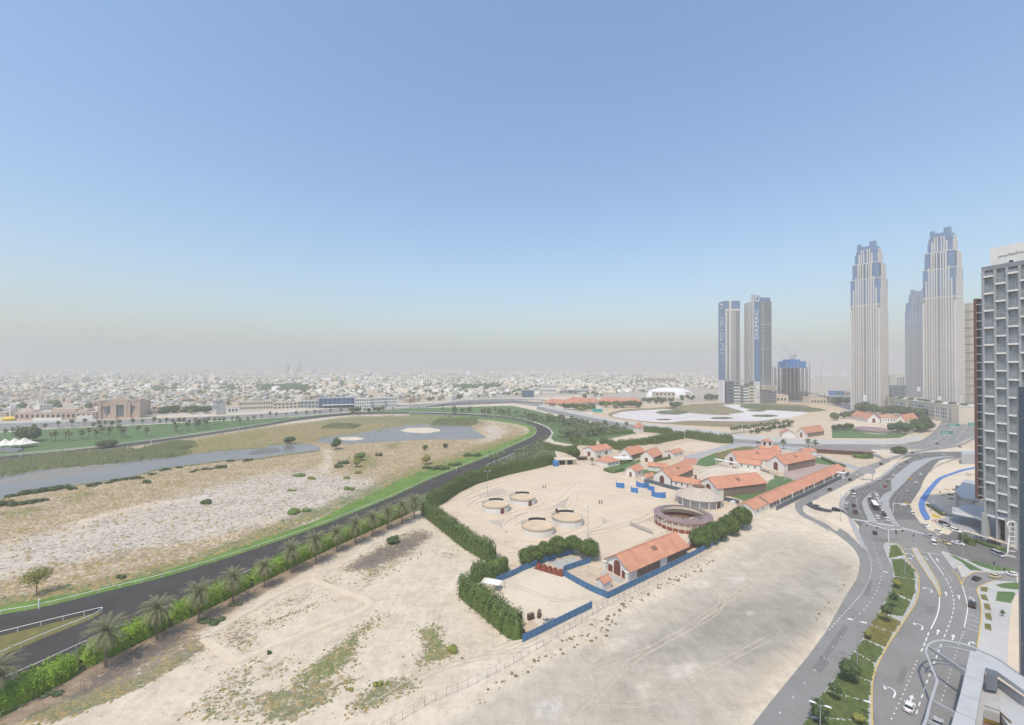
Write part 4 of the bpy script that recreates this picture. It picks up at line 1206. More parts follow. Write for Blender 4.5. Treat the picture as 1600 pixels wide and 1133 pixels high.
for c, x, y, w, h, m, lb in (("B", 255, 1045, 14, 2.2, 'leafpale', "broad bright green shrub in the pale infield, nearest the track"), ("B", 580, 900, 9, 2, 'leafpale', "green shrub mound left of the track hedge"), ("B", 262, 815, 11, 2, 'leafpale', "green shrub mound on the white sand"), ("B", 350, 835, 8, 2, 'leafolive', "olive shrub mound on the white sand"),
                             ("B", 545, 738, 11, 3, 'leaf', "dark green thicket in mid infield"), ("B", 512, 762, 8, 3, 'leaf', "dark round shrub below the thicket"), ("B", 1068, 770, 9, 2.5, 'leaf', "dark shrub under the pale infield tree"), ("B", 770, 690, 7, 3.5, 'leaf', "dark shrub beside the pale track"), ("B", 225, 908, 6, 1.4, 'leafolive', "small olive shrub on the white sand"),
                             ("B", 580, 830, 8, 2, 'leafolive', "olive shrub in the lower infield"), ("B", 640, 800, 7, 2.5, 'leafolive', "olive bush right of the olive shrub"), ("A", 1285, 985, 11, 2.4, 'leaf', "dark shrub on the white sand at left"), ("A", 920, 860, 6, 3, 'leaf', "dark bush above the golden grass"), ("B", 1150, 770, 16, 2.5, 'leaf', "long dark shrub bank beside the turf strip"),
                             ("B", 1230, 748, 14, 2.5, 'leaf', "second long dark shrub bank beside the turf strip"), ("B", 1350, 690, 16, 2.5, 'leaf', "shrub bank near the turf strip bend"), ("E", 690, 295, 3.5, 1.4, 'leaf', "small dark shrub on the turf strip"), ("F", 75, 728, 1.6, 1.2, 'leaf', "tiny round bush on the bare lot"), ("F", 700, 905, 3, 1, 'leafolive', "flat olive bush on the bare lot"),
                             ("F", 535, 935, 2.2, .8, 'leafolive', "flat tan bush on the bare lot"), ("F", 1100, 715, 5, 2, 'leafolive', "dry twiggy bush on the bare lot"), ("E", 1340, 450, 4.5, .9, 'leaf', "creeping green shrub under the fourth date palm"), ("E", 1200, 545, 8, .8, 'leaf', "creeping green shrub under the third date palm"), ("E", 290, 965, 5.5, .7, 'leaf', "creeping green shrub at the bottom left")):
    L = [(rs.uniform(-.36, .36) * w, rs.uniform(-.16, .16) * w, h * .3, w * rs.uniform(.16, .26), w * rs.uniform(.12, .2), h * rs.uniform(.5, .75)) for _ in range(6)]
    V, Fq = lobes(L, 5, .5, .8, 0.02)
    tag(link("shrub", mesh_np("shrub", V, Fq, M[m]), None, W(c, x, y)), lb, "shrub")
proto = None
for x, y, w in [(725, 848, 6), (680, 862, 4), (790, 840, 6), (845, 834, 6), (880, 832, 4), (1040, 778, 6), (1015, 785, 4), (1205, 792, 4), (1280, 776, 5), (1320, 775, 4), (1380, 766, 8), (1550, 722, 7), (1440, 726, 6), (375, 898, 9), (180, 928, 9), (15, 1000, 9), (100, 1000, 7), (160, 992, 6), (215, 982, 7), (270, 972, 5), (75, 946, 6), (290, 912, 9), (450, 900, 6), (570, 880, 6), (610, 868, 5), (950, 808, 5), (1120, 766, 5), (1230, 782, 4)]:
    if proto is None:
        L = [(rs.uniform(-.4, .4), rs.uniform(-.2, .2), .12, .22, .2, .32) for _ in range(7)]
        V, Fq = lobes([tuple(q * 6 for q in l) for l in L], 4, .55, .8, 0.02)
        proto = tag(link("shrub", mesh_np("shrub", V / 6, Fq, M['leaf']), None, (0, 0, 0)), None, "shrub")
        o = proto
    else:
        o = proto.copy()
        COL.objects.link(o)
    o.location, o.rotation_euler, o.scale = W("A", x, y), (0, 0, rs.uniform(-.5, .5)), (w, w, w * .75)
    tag(o, "dark low bush on the near bank of the long pond", None, "bushes along the near pond bank")
# ---- median trees
for x, y, h, r, m, lb in ((1327, 1069, 6.2, 2.5, 'leaf', "leafy tree by the street lamp, biggest on the planted median"), (1305.6, 1097, 4.6, 1.5, 'leaf', "small round tree with thin pale trunk on the median"), (1280, 1132, 5.5, 2.3, 'leaf', "tree at the bottom edge left of the lamp post"), (1342, 1131, 2.2, 1.4, 'leafolive', "yellowish bush near the bottom of the median"),
                          (1386, 975, 6.5, 1.7, 'leaf', "tall dark leaning tree on the median"), (1397, 951, 6, 1.5, 'leaf', "slim dark tree right of the leaning median tree"), (1402, 919, 3, 1.6, 'leafolive', "low bushy sapling on the median"), (1357, 1000, 3, 1.3, 'leafolive', "young sapling on the yellow grass bed")):
    tree(gp(x, y), h, r, lb, m, 13, .34, .45, 6, group="trees on the planted median")
# ---- countless ground plants: dry tufts, reeds
def tufts(name, n, poly_px, xr, yr, key, rmin, rmax, m, pw=1.0, hk=.7):
    P = np.stack([rs.uniform(*xr, n), rs.uniform(*yr, n), np.zeros(n)], 1)
    R = blur(raster(poly_px), 2 if key else 1 if name == "bed_plants" else 7)
    x, y, d = to_px(P)
    ok = (x > MW0) & (x < MW1 - 1) & (y > MH0) & (y < MH1 - 1) & (d > 10)
    i, j = np.clip(y - MH0, 0, MH1 - MH0 - 1).astype(int), np.clip(x - MW0, 0, MW1 - MW0 - 1).astype(int)
    pr = np.where(ok, R[i, j], 0)
    if key:
        pr = pr * np.clip(masks[key][i, j], 0, 1) ** pw
    cl = .5 + .5 * np.sin(P[:, 0] * .21 + 2 * np.sin(P[:, 1] * .17)) * np.sin(P[:, 1] * .19 + 2 * np.sin(P[:, 0] * .13))
    P = P[rs.uniform(0, 1, n) < pr * (.35 + .65 * cl)]
    k = len(P)
    r = rs.uniform(rmin, rmax, (k, 1)) * rs.choice([.6, 1, 1, 1.5], (k, 1))
    a = np.arange(6) * math.pi / 3
    ring = np.stack([np.cos(a), np.sin(a)], 1)[None] * r[:, :, None] * rs.uniform(.65, 1.3, (k, 6, 1))
    V = np.zeros((k, 7, 3))
    V[:, :6, :2] = P[:, None, :2] + ring
    V[:, :6, 2] = .17 if name == "bed_plants" else -.02
    V[:, 6, :2] = P[:, :2] + rs.uniform(-.3, .3, (k, 2)) * r
    V[:, 6, 2] = (.17 if name == "bed_plants" else 0) + (r[:, 0] * hk) * rs.uniform(.6, 1.3, k)
    f = np.array([(q, (q + 1) % 6, 6) for q in range(6)])
    Fq = (f[None] + (np.arange(k) * 7)[:, None, None]).reshape(-1, 3)
    o = link(name, mesh_np(name, V.reshape(-1, 3), Fq, m))
    o["kind"] = "stuff"
    return k


PONDS = [POND1, POND2]
fullm = {k: v.copy() for k, v in masks.items()}
for pnd in PONDS:
    masks["veg"] = masks["veg"] * (1 - blur(raster(pnd), 2))
dry = leafmat("dry grass", (0.25, 0.18, 0.07), (0.4, 0.3, 0.13), 0.35)
grn = leafmat("green weeds", (0.11, 0.135, 0.045), (0.22, 0.23, 0.09), 0.3)
masks["veg"] = masks["veg"] * (1 - np.clip(masks["white"] * 1.5, 0, 1)) * (1 - masks["dark"])
tufts("dry_grass", 150000, INFIELD, (-420, 110), (120, 620), "veg", .3, .75, dry)
tufts("grey_scrub", 60000, INFIELD, (-420, 110), (120, 620), "white", .2, .6, leafmat("grey scrub", (0.2, 0.175, 0.12), (0.33, 0.295, 0.22), .4), 1)
tufts("weeds", 110000, INFIELD, (-800, 110), (120, 800), "green", .4, 1.0, grn)
tufts("dry_grass", 90000, LOT, (-160, 60), (85, 240), "veg", .16, .42, dry, 1.6, .5)
tufts("weeds", 90000, LOT, (-160, 60), (85, 240), "green", .16, .42, grn, 1.3, .5)
tufts("stones", 9000, GREY, (-60, 190), (85, 270), None, .06, .2, mat("stones", (.4, .36, .3), .9, .3, 1.0), 1, .9)
tufts("stones", 9000, LOT, (-170, 60), (85, 260), None, .06, .2, mat("stones", (.36, .31, .25), .9, .3, 1.0), 1, .9)
for c, pts in (("A", [(-200, 790), (0, 735), (300, 690), (600, 672), (900, 660), (1150, 655), (1150, 680), (900, 700), (640, 730), (300, 755), (0, 798), (-200, 845)]), ("K1", [(240, 115), (420, 95), (600, 110), (600, 145), (420, 142), (240, 142)]), ("A", [(940, 640), (1150, 610), (1190, 640), (980, 660)]), ("T4", [(330, 1000), (560, 990), (720, 1005), (700, 1025), (350, 1035)])):
    poly = pl(c, pts)
    W0 = np.array([list(gp(*p)) for p in poly])
    tufts("reeds", 60000, poly, (W0[:, 0].min(), W0[:, 0].max()), (W0[:, 1].min(), W0[:, 1].max()), None, .9, 1.9, M['scrub_green'], 1, 1.3)
EDGE = pl("G", [(-300, 1040), (0, 830), (150, 740), (330, 640), (450, 560), (600, 470), (720, 400), (860, 310), (1000, 255), (1180, 140), (1250, 140), (1120, 240), (980, 280), (880, 345), (740, 420), (620, 490), (520, 620), (380, 690), (160, 780), (0, 880), (-250, 1090)])
tufts("weeds", 9000, EDGE, (-20, 90), (90, 230), None, .2, .6, leafmat("grey green weeds", (0.15, 0.135, 0.06), (0.24, 0.2, 0.1), .5), 1, .7)
tufts("weeds", 2600, pl("H", [(370, 380), (430, 300), (470, 170), (500, 190), (490, 280), (430, 350), (390, 400), (240, 600), (210, 620), (215, 590)]), (60, 170), (100, 260), None, .2, .5, grn, 1, .8)
GROVE = pl("C", [(-600, 412), (0, 425), (150, 448), (300, 462), (420, 480), (560, 505), (728, 520), (726, 540), (560, 570), (450, 595), (330, 596), (280, 585), (380, 545), (290, 505), (140, 482), (0, 456), (-300, 436), (-600, 425)])
tufts("undergrowth", 16000, GROVE, (-180, 160), (320, 720), None, 1.2, 2.6, M['leaf'], 1, 1.0)
for poly in [WL("H", q) for q in GB]:
    pp = [tuple(float(v[0]) for v in to_px(np.array([[p.x, p.y, .18]]))[:2]) for p in poly]
    tufts("bed_plants", 2600, pp, (min(p.x for p in poly), max(p.x for p in poly)), (min(p.y for p in poly), max(p.y for p in poly)), None, .12, .34, M['lawn_dull' if rs.rand() < .4 else 'bed_green'], 1, 1.3)
masks = fullm
# ---------------------------------------------------------------- equestrian buildings
def vpoly(b, xz, y, th, m=0):
    """upright panel: outline in x-z, front face at y, thickness th towards +y"""
    n = len(xz)
    P = [Vector((x, z, 0)) for x, z in xz]
    if sum(a.x * c.y - c.x * a.y for a, c in zip(P, P[1:] + P[:1])) < 0:
        P = P[::-1]
    tris = geometry.tessellate_polygon([P])
    vs = [(p.x, y, p.y) for p in P] + [(p.x, y + th, p.y) for p in P]
    fs = []
    for t in tris:
        a, c, d = (P[i] for i in t)
        t = t if (c - a).cross(d - a).z > 0 else (t[0], t[2], t[1])
        fs += [t, tuple(i + n for i in t[::-1])]
    fs += [(i, n + i, n + (i + 1) % n, (i + 1) % n) for i in range(n)]
    return b.add(vs, fs, m)


def arch(cx, w, z0, zs, n=8):
    return [(cx - w / 2, z0), (cx + w / 2, z0)] + [(cx + w / 2 * math.cos(math.pi * k / n), zs + w / 2 * math.sin(math.pi * k / n)) for k in range(n + 1)]


def gable(parent, org, pa, pb, pf=None, length=None, eave=4.2, ridge=7.5, wall='stucco', roof='roof', side=None, door=None, over=.6, sky=False, back_door=None, hip=0.0, z0=0.0, wins=0):
    """gabled wing: pa,pb = left and right foot of the near gable (world), pf = far right foot"""
    pa, pb = Vector(pa[:2]), Vector(pb[:2])
    u = (pb - pa)
    w = u.length
    u.normalize()
    v = Vector((-u.y, u.x))
    L = length if length else (Vector(pf[:2]) - pb).dot(v)
    rz = math.atan2(u.y, u.x)
    loc = (pa.x - org.x, pa.y - org.y, z0)
    b = MB()
    pent = [(0, 0), (w, 0), (w, eave), (w / 2, ridge), (0, eave)]
    if hip:
        pent = [(0, 0), (w, 0), (w, eave), (0, eave)]
    vpoly(b, pent, 0, .3)
    vpoly(b, pent, L - .3, .3)
    if side is None:
        b.bx(0, .3, .3, L - .3, 0, eave)
        b.bx(w - .3, w, .3, L - .3, 0, eave)
    else:
        b.bx(0, .3, .3, L - .3, 0, eave)
        b.bx(w - .3, w, .3, L * .12, 0, eave)
    b.build("wall", M[wall], parent, loc, rz)
    if side is not None:
        s = MB()
        s.bx(w - .25, w - .05, L * .12, L - .3, 0, eave)
        n = max(4, int(L / 3))
        for k in range(n + 1):
            y = L * .12 + (L * .88 - .4) * k / n
            s.bx(w - .3, w + .08, y - .1, y + .1, 0, eave)
        s.build("side_wall", M[side], parent, loc, rz)
    r = MB()
    sl = (ridge - eave) / (w / 2)
    ez = eave - over * sl
    y0, y1 = -over, L + over
    hy = hip * L
    top0, top1 = y0 + hy, y1 - hy
    t = .22
    for sg, xe in ((-1, -over), (1, w + over)):
        q = [(xe, y0, ez), (xe, y1, ez), (w / 2, top1, ridge), (w / 2, top0, ridge)]
        if sg > 0:
            q = q[::-1]
        n = len(r.v)
        r.add([(x, y, z + t) for x, y, z in q] + q, [(3, 2, 1, 0), (4, 5, 6, 7), (0, 1, 5, 4), (1, 2, 6, 5), (2, 3, 7, 6), (3, 0, 4, 7)])
    if hip:
        for yy, ty in ((y0, top0), (y1, top1)):
            f = [(0, 1, 2), (2, 1, 0)]
            r.add([(-over, yy, ez + t), (w + over, yy, ez + t), (w / 2, ty, ridge + t)], f[:1] if yy == y0 else f[1:])
    r.box((w / 2, (top0 + top1) / 2, ridge + t), (.45, top1 - top0, .2))
    n = int(L / .9)
    rp = r.build("roof", M[roof], parent, loc, rz)
    if sky:
        k = MB()
        yy = L * .48
        for j in range(3):
            x0 = w * .66
            vs = [(x0, yy + j * 1.1, eave + (w - x0) * sl + t + .12), (x0 + w * .14, yy + j * 1.1, eave + (w * .86 - x0) * sl + t + .12 - 0 * sl), (x0 + w * .14, yy + .8 + j * 1.1, eave + (w * .86 - x0) * sl + t + .12), (x0, yy + .8 + j * 1.1, eave + (w - x0) * sl + t + .12)]
            vs[1] = (x0 + w * .14, vs[1][1], eave + (w - x0 - w * .14) * sl + t + .12)
            vs[2] = (x0 + w * .14, vs[2][1], vs[1][2])
            lo = [(x, y, z - .16) for x, y, z in vs]
            k.add(vs + lo, [(0, 1, 2, 3), (1, 0, 4, 5), (2, 1, 5, 6), (3, 2, 6, 7), (0, 3, 7, 4)])
        k.build("skylight", M['brown'], parent, loc, rz)
    if door == 'arch':
        d = MB()
        dw, dz = w * .26, eave * .82
        vpoly(d, arch(w / 2, dw, 0, dz), -.06, .06)
        dd = d.build("door", M['door'], parent, loc, rz)
        s = MB()
        s.bx(w / 2 - .06, w / 2 + .06, -.1, -.06, 0, dz)
        s.bx(w / 2 - dw / 2, w / 2 + dw / 2, -.1, -.06, dz - .08, dz + .08)
        s.build("door_frame", M['brown'], dd)
    elif door == 'plain':
        d = MB()
        d.bx(w * .38, w * .62, -.07, 0, 0, eave * .7)
        d.build("door", M['door'], parent, loc, rz)
    if wins:
        g = MB()
        for k in range(wins):
            y = L * (k + .7) / (wins + .4)
            g.bx(w, w + .05, y - .5, y + .5, eave * .35, eave * .72)
        g.build("window", M['glass'], parent, loc, rz)
    return rz, w, L, loc


def stable(name, label, cat, org, group=None):
    return thing(name, label, cat, (org.x, org.y, 0), 0, group)


# near barn
a, b_, f = W("G", 533, 240), W("G", 672, 312), W("G", 992, 160)
o = stable("barn", "big terracotta roofed barn with white gable, nearest to the road", "barn", a)
rz, w, L, loc = gable(o, a, a, b_, f, eave=4.4, ridge=8.3, side='slatwall', sky=True, over=.9)
d = MB()
vpoly(d, arch(w / 2, w * .26, 0, 4.3), -.08, .08)
dd = d.build("door", M['door'], o, loc, rz)
s = MB()
for x in (.0, .13, -.13):
    s.bx(w / 2 + x * w - .06, w / 2 + x * w + .06, -.13, -.08, 0, 4.3)
s.bx(w * .37, w * .63, -.13, -.08, 4.2, 4.4)
s.cyl((w / 2, -.12, 5.4), .22, .05, 8)
s.build("door_frame", M['brown'], dd)
for sx in (.22, .78):
    d = MB()
    d.bx(w * sx - w * .09, w * sx + w * .09, -.07, 0, 0, 2.9)
    d.build("shutter", M['door'], o, loc, rz)
for x0, x1 in ((-.2, w * .1), (w * .9, w + .2)):
    p = MB()
    p.bx(x0, x1, -1.3, -.02, 0, 3.6)
    p.box(((x0 + x1) / 2, -.7, 3.7), (x1 - x0 + .4, 1.8, .2))
    p.build("porch_pier", M['stucco'], o, loc, rz)
g = MB()
g.bx(w - .02, w + .12, L * .5, L * .62, .2, 3.6)
g.build("side_door", M['white'], o, loc, rz)
ap = MB()
ap.bx(w * .1, w * .9, -4.5, -1.32, 0, .03)
ap.build("apron", M['concrete'], o, loc, rz)
# small hut in front of the barn
a, b_, f = W("G", 482, 350), W("G", 522, 372), W("G", 565, 345)
o = stable("hut", "tiny white hut with terracotta roof inside the blue wall corner", "hut", a)
gable(o, a, a, b_, length=4.5, eave=3.3, ridge=4.5, over=.4)
# U shaped stable block
a, b_, f = W("C", 885, 858), W("C", 990, 880), W("C", 1168, 822)
a2, b2, f2 = W("C", 1172, 908), W("C", 1285, 950), W("C", 1464, 872)
o = stable("stable_block", "U shaped white stable block with two arched gables behind the round hall", "stable", a)
gable(o, a, a, b_, f, eave=6.0, ridge=11.0, side='slatwall', door='arch', sky=True)
gable(o, a, a2, b2, f2, eave=6.0, ridge=11.0, side='slatwall', door='arch', sky=True)
c0, c1 = W("C", 1000, 880).to_2d(), W("C", 1200, 918).to_2d()
u = (c1 - c0).normalized()
nrm = Vector((u.y, -u.x))
# link wing: gable axis along the front, so its near gable is the left end
pa_, pb_ = c0 - nrm * 7.0, c0
gable(o, a, pa_, pb_, length=(c1 - c0).length, eave=4.6, ridge=7.0, wins=5)
ch = MB()
cc = W("C", 1160, 898) - Vector((a.x, a.y, 0))
ch.box((cc.x, cc.y + 3, 7.2), (1.1, 1.1, 3.2))
ch.box((cc.x, cc.y + 3, 8.9), (1.5, 1.5, .3))
ch.build("chimney", M['brown'], o)
# courtyard stable compound with a little tower
a, b_, f = W("K3", 322, 395), W("K3", 452, 430), W("K3", 690, 345)
a2, b2, f2 = W("K3", 735, 445), W("K3", 892, 478), W("K3", 1108, 398)
o = stable("stable_block", "courtyard stable with twin arched gables and small roof tower", "stable", a)
gable(o, a, a, b_, f, eave=6.5, ridge=12, side='slatwall', door='arch', sky=True)
gable(o, a, a2, b2, f2, eave=6.5, ridge=12, side='slatwall', door='arch', sky=True)
c0, c1 = W("K3", 440, 440).to_2d(), W("K3", 660, 470).to_2d()
u = (c1 - c0).normalized()
nrm = Vector((u.y, -u.x))
gable(o, a, c0 - nrm * 9, c0, length=(c1 - c0).length, eave=5, ridge=8, wins=3)
c2, c3 = W("K3", 470, 405).to_2d(), W("K3", 790, 432).to_2d()
u = (c3 - c2).normalized()
nrm = Vector((u.y, -u.x))
gable(o, a, c2 - nrm * 9, c2, length=(c3 - c2).length, eave=6, ridge=9)
c4, c5 = W("K3", 685, 372).to_2d(), W("K3", 868, 372).to_2d()
u = (c5 - c4).normalized()
nrm = Vector((u.y, -u.x))
gable(o, a, c4 - nrm * 12, c4, length=(c5 - c4).length, eave=9.5, ridge=13, wins=4)
tw = MB()
tc = (c4 + c5) / 2 - nrm * 7 - a.to_2d()
tw.box((tc.x, tc.y, 14.5), (6, 6, 6), .3)
tp = tw.build("tower", M['stucco'], o)
tr = MB()
tr.box((tc.x, tc.y, 18.4), (7.2, 7.2, 1.8), .3, 0, .3)
tr.build("tower_roof", M['roof'], tp)
tw = MB()
for k in range(4):
    aa = .3 + k * math.pi / 2
    tw.box((tc.x + 3.02 * math.cos(aa), tc.y + 3.02 * math.sin(aa), 14.9), (.1, 2.6, 2.8), aa)
tw.build("tower_opening", M['dark'], tp)
fr = MB()
tc = c4.lerp(c5, .5) + nrm * .1 - a.to_2d()
for k in (-.3, 0, .3):
    q = c4.lerp(c5, .5 + k * .8) + nrm * .1 - a.to_2d()
    fr.box((q.x, q.y, 2.6 if k else 3.2), (2.6, .2, 4.4 if k else 6), math.atan2(u.y, u.x))
fr.build("portal", M['brown'], o)
pg = MB()
for k in range(9):
    q = W("K3", 240 + k * 25, 420 + k * 5) - Vector((a.x, a.y, 0))
    pg.box((q.x, q.y, 2.4), (.35, .35, 4.8))
q0, q1 = W("K3", 230, 405) - Vector((a.x, a.y, 0)), W("K3", 450, 450) - Vector((a.x, a.y, 0))
pg.wall([q0.to_2d(), q1.to_2d()], 3.5, 4.8, 5.1)
pg.build("pergola", M['white'], o)
ev = MB()
q0, q1 = W("K3", 680, 468) - Vector((a.x, a.y, 0)), W("K3", 820, 512) - Vector((a.x, a.y, 0))
ev.wall([q0.to_2d(), q1.to_2d()], 2.5, 3.6, 3.9)
for k in range(5):
    q = q0.lerp(q1, k / 4)
    ev.box((q.x, q.y, 1.8), (.3, .3, 3.6))
ev.build("veranda", M['cream'], o)
# small buildings of the grounds
for (c, A, B, Fp, ev_, rd, lb, nm, kw) in (
        ("K2", (78, 358), (210, 388), (388, 350), 6, 9, "white walled store with broad red roof left of the round tree clump", "store_house", dict(door='plain', wins=2)),
        ("K2", (215, 462), (350, 497), (455, 465), 4, 7, "bungalow with bright terracotta hipped roof on its own lawn", "bungalow", dict(hip=.32, wins=3)),
        ("K2", (470, 395), (602, 420), (750, 375), 5, 10, "white gabled shed with red roof beside the white pergola", "shed", dict(door='plain', side='slatwall')),
        ("K2", (712, 425), (848, 447), (978, 408), 5, 10, "white gabled shed with pale terracotta roof, second from the left", "shed", dict(door='plain', side='slatwall')),
        ("K2", (985, 385), (1075, 402), (1205, 378), 5, 7, "low white shed with two dark doors beside the upper arena", "shed", dict(door='plain', wins=2)),
        ("K2", (553, 590), (655, 612), (742, 580), 5, 8, "small white stable with maroon door, left of the long white shed", "stable", dict(door='plain', wins=1)),
        ("K2", (722, 634), (780, 650), (815, 615), 3, 4.6, "tiny white kiosk with pink roof by the blue screens", "kiosk", dict()),
        ("S4", (800, 548), (850, 556), (878, 540), 7, 12, "white gatehouse with red roof by the concrete strip", "gatehouse", dict(hip=.3)),
        ("K3", (1025, 305), (1090, 320), (1140, 300), 4, 6, "small pink roofed house under the garden palms", "house", dict()),
        ("S3", (372, 668), (500, 672), (520, 640), 6, 14, "left wing of the far white stable with red roofs before the towers", "stable", dict(door='arch', roof='roof')),
        ("S3", (668, 682), (760, 690), (850, 655), 6, 14, "right wing of the far white stable with red roofs before the towers", "stable", dict(door='arch', roof='roof')),
        ("S5", (1180, 605), (1330, 614), (1420, 600), 5, 9, "red roofed stable beyond the concrete strip, left one", "stable", dict(side='slatwall', roof='roof_pink')),
        ("S5", (1352, 600), (1440, 612), (1570, 570), 6, 12, "arched gable stable beyond the concrete strip, right one", "stable", dict(door='arch', side='slatwall'))):
    a, b_, f = W(c, *A), W(c, *B), W(c, *Fp)
    o = stable(nm, lb, nm.replace("_", " "), a)
    gable(o, a, a, b_, f, eave=ev_, ridge=rd, **kw)
a = W("S3", 512, 672)
o = stable("stable", "middle link of the far white stable with red roofs before the towers", "stable", a)
c0, c1 = a.to_2d(), W("S3", 668, 676).to_2d()
u = (c1 - c0).normalized()
gable(o, a, c0 - Vector((u.y, -u.x)) * 14, c0, length=(c1 - c0).length, eave=9, ridge=12, wins=5)
a = W("K2", 798, 532)
o = stable("shed", "long low white shed with terracotta roof before the U shaped stable", "shed", a)
c0, c1 = W("K2", 800, 534).to_2d(), W("K2", 1000, 555).to_2d()
u = (c1 - c0).normalized()
nrm = Vector((u.y, -u.x))
gable(o, a, c0 - nrm * 6, c0, length=(c1 - c0).length, eave=4.2, ridge=6.4)
# long stable along the service road
c0, c1 = W("K3", 605, 905).to_2d(), W("K3", 1475, 492).to_2d()
u = (c1 - c0).normalized()
nrm = Vector((u.y, -u.x))
Lt = (c1 - c0).length
o = thing("long_stable", "very long stable with terracotta roof beside the service road", "stable", (c0.x, c0.y, 0))
WD = 9.5
gable(o, c0, c0 - nrm * WD, c0, length=Lt * .1, eave=4.2, ridge=6.6, wins=2, door='plain')
s0 = c0 + u * (Lt * .125)
rz, w, L, loc = gable(o, c0, s0 - nrm * WD, s0, length=Lt * .42, eave=4.2, ridge=6.6, roof='roof', over=1.0)
s1 = c0 + u * (Lt * .55)
rz1, w1, L1, loc1 = gable(o, c0, s1 - nrm * WD, s1, length=Lt * .45, eave=4.2, ridge=6.8, over=1.0)
lk = MB()
q = s0 - u * (Lt * .02) - nrm * 5 - c0
lk.box((q.x, q.y, 1.9), (Lt * .06, 8, 3.8), rz + math.pi / 2)
lk.build("link_block", M['cream'], o)
for (LL, lc, r_) in ((L, loc, rz), (L1, loc1, rz1)):
    bands = MB()
    n = int(LL / 5)
    for k in range(n):
        bands.bx(WD + .02, WD + .08, LL * k / n + .6, LL * (k + 1) / n - .5, 1.0, 3.4)
    bands.build("stall_opening", M['greyglass'], o, lc, r_)
pst = MB()
for k in range(7):
    p_ = c0 + u * Lt * (.2 + .12 * k) + nrm * 1.2 - c0
    pst.box((p_.x, p_.y, 2.4), (.5, .5, 4.8))
pst.build("porch_post", M['white'], o)
# dark screen wall and gate house at its road side
p0, p1 = c0 + nrm * 3.5 + u * Lt * .13, c0 + nrm * 3.5 + u * Lt * .985
b = MB()
b.wall([(p0 - p0), (p1 - p0)], .25, 0, 2.6)
tag(b.build("screen_wall", M['panelblue'], None, (p0.x, p0.y, 0)), "dark blue screen wall along the long stable and the service road", "wall")
q = W("R5", 560, 505)
b = MB()
b.box((0, 0, 2), (4.5, 3.5, 4), rz)
g = tag(b.build("guard_booth", M['stucco'], None, q), "white guard booth at the far end of the dark screen wall", "booth")
b = MB()
b.box((0, 0, 4.15), (5.6, 4.6, .3), rz)
b.build("roof", M['white'], g)

# flat roofed shed and blue tank by the tall hedge
q = W("C", 335, 745)
o = thing("shed", "flat roofed beige shed with two dark bays by the tall hedge", "shed", q, .12)
b = MB()
b.bx(-9, 9, 0, 7, 0, 4.6)
b.build("wall", M['cream'], o)
b = MB()
b.bx(-9.5, 10, -2, 7.5, 4.61, 4.95)
b.build("roof", M['sand_pale'], o)
for x in (-3, 4):
    b = MB()
    b.bx(x - 2.4, x + 2.4, -.1, -.01, 0, 3.8)
    b.build("bay", M['dark'], o)
q = W("C", 273, 752)
b = MB()
b.lathe([(0.01, 0), (2.6, 0), (2.6, 4.2), (2.2, 4.6), (.01, 4.7)], 16)
for k in range(4):
    b.lathe([(2.66, .6 + k), (2.66, .75 + k)], 16)
tag(b.build("water_tank", M['bluetarp'], None, q), "bright blue water tank at the right end of the tall hedge", "tank")
q = W("C", 440, 715)
o = thing("lean_to", "low brown lean-to with posts beside the red roofed store", "shed", q, .1)
b = MB()
b.bx(-5, 5, -2, 3, 2.8, 3.0)
b.build("roof", M['slatwall'], o)
for x in (-4.6, 4.6):
    b = MB()
    b.box((x, -1.7, 1.4), (.25, .25, 2.8))
    b.build("post", M['brown'], o)
b = MB()
b.bx(-5, 5, 2.6, 3, 0, 2.8)
b.build("wall", M['brown'], o)
# pergola between bungalow and first shed
q = W("K2", 500, 430)
o = thing("pergola", "white flat pergola in front of the first gabled shed", "pergola", q, .15)
for x in (-6, 0, 6):
    b = MB()
    b.box((x, 0, 1.6), (.4, .4, 3.2))
    b.build("post", M['white'], o)
b = MB()
b.bx(-8, 8, -3, 4, 3.2, 3.5)
b.bx(-3, 9, -6, -3.02, 2.6, 2.9)
b.build("roof", M['white'], o)

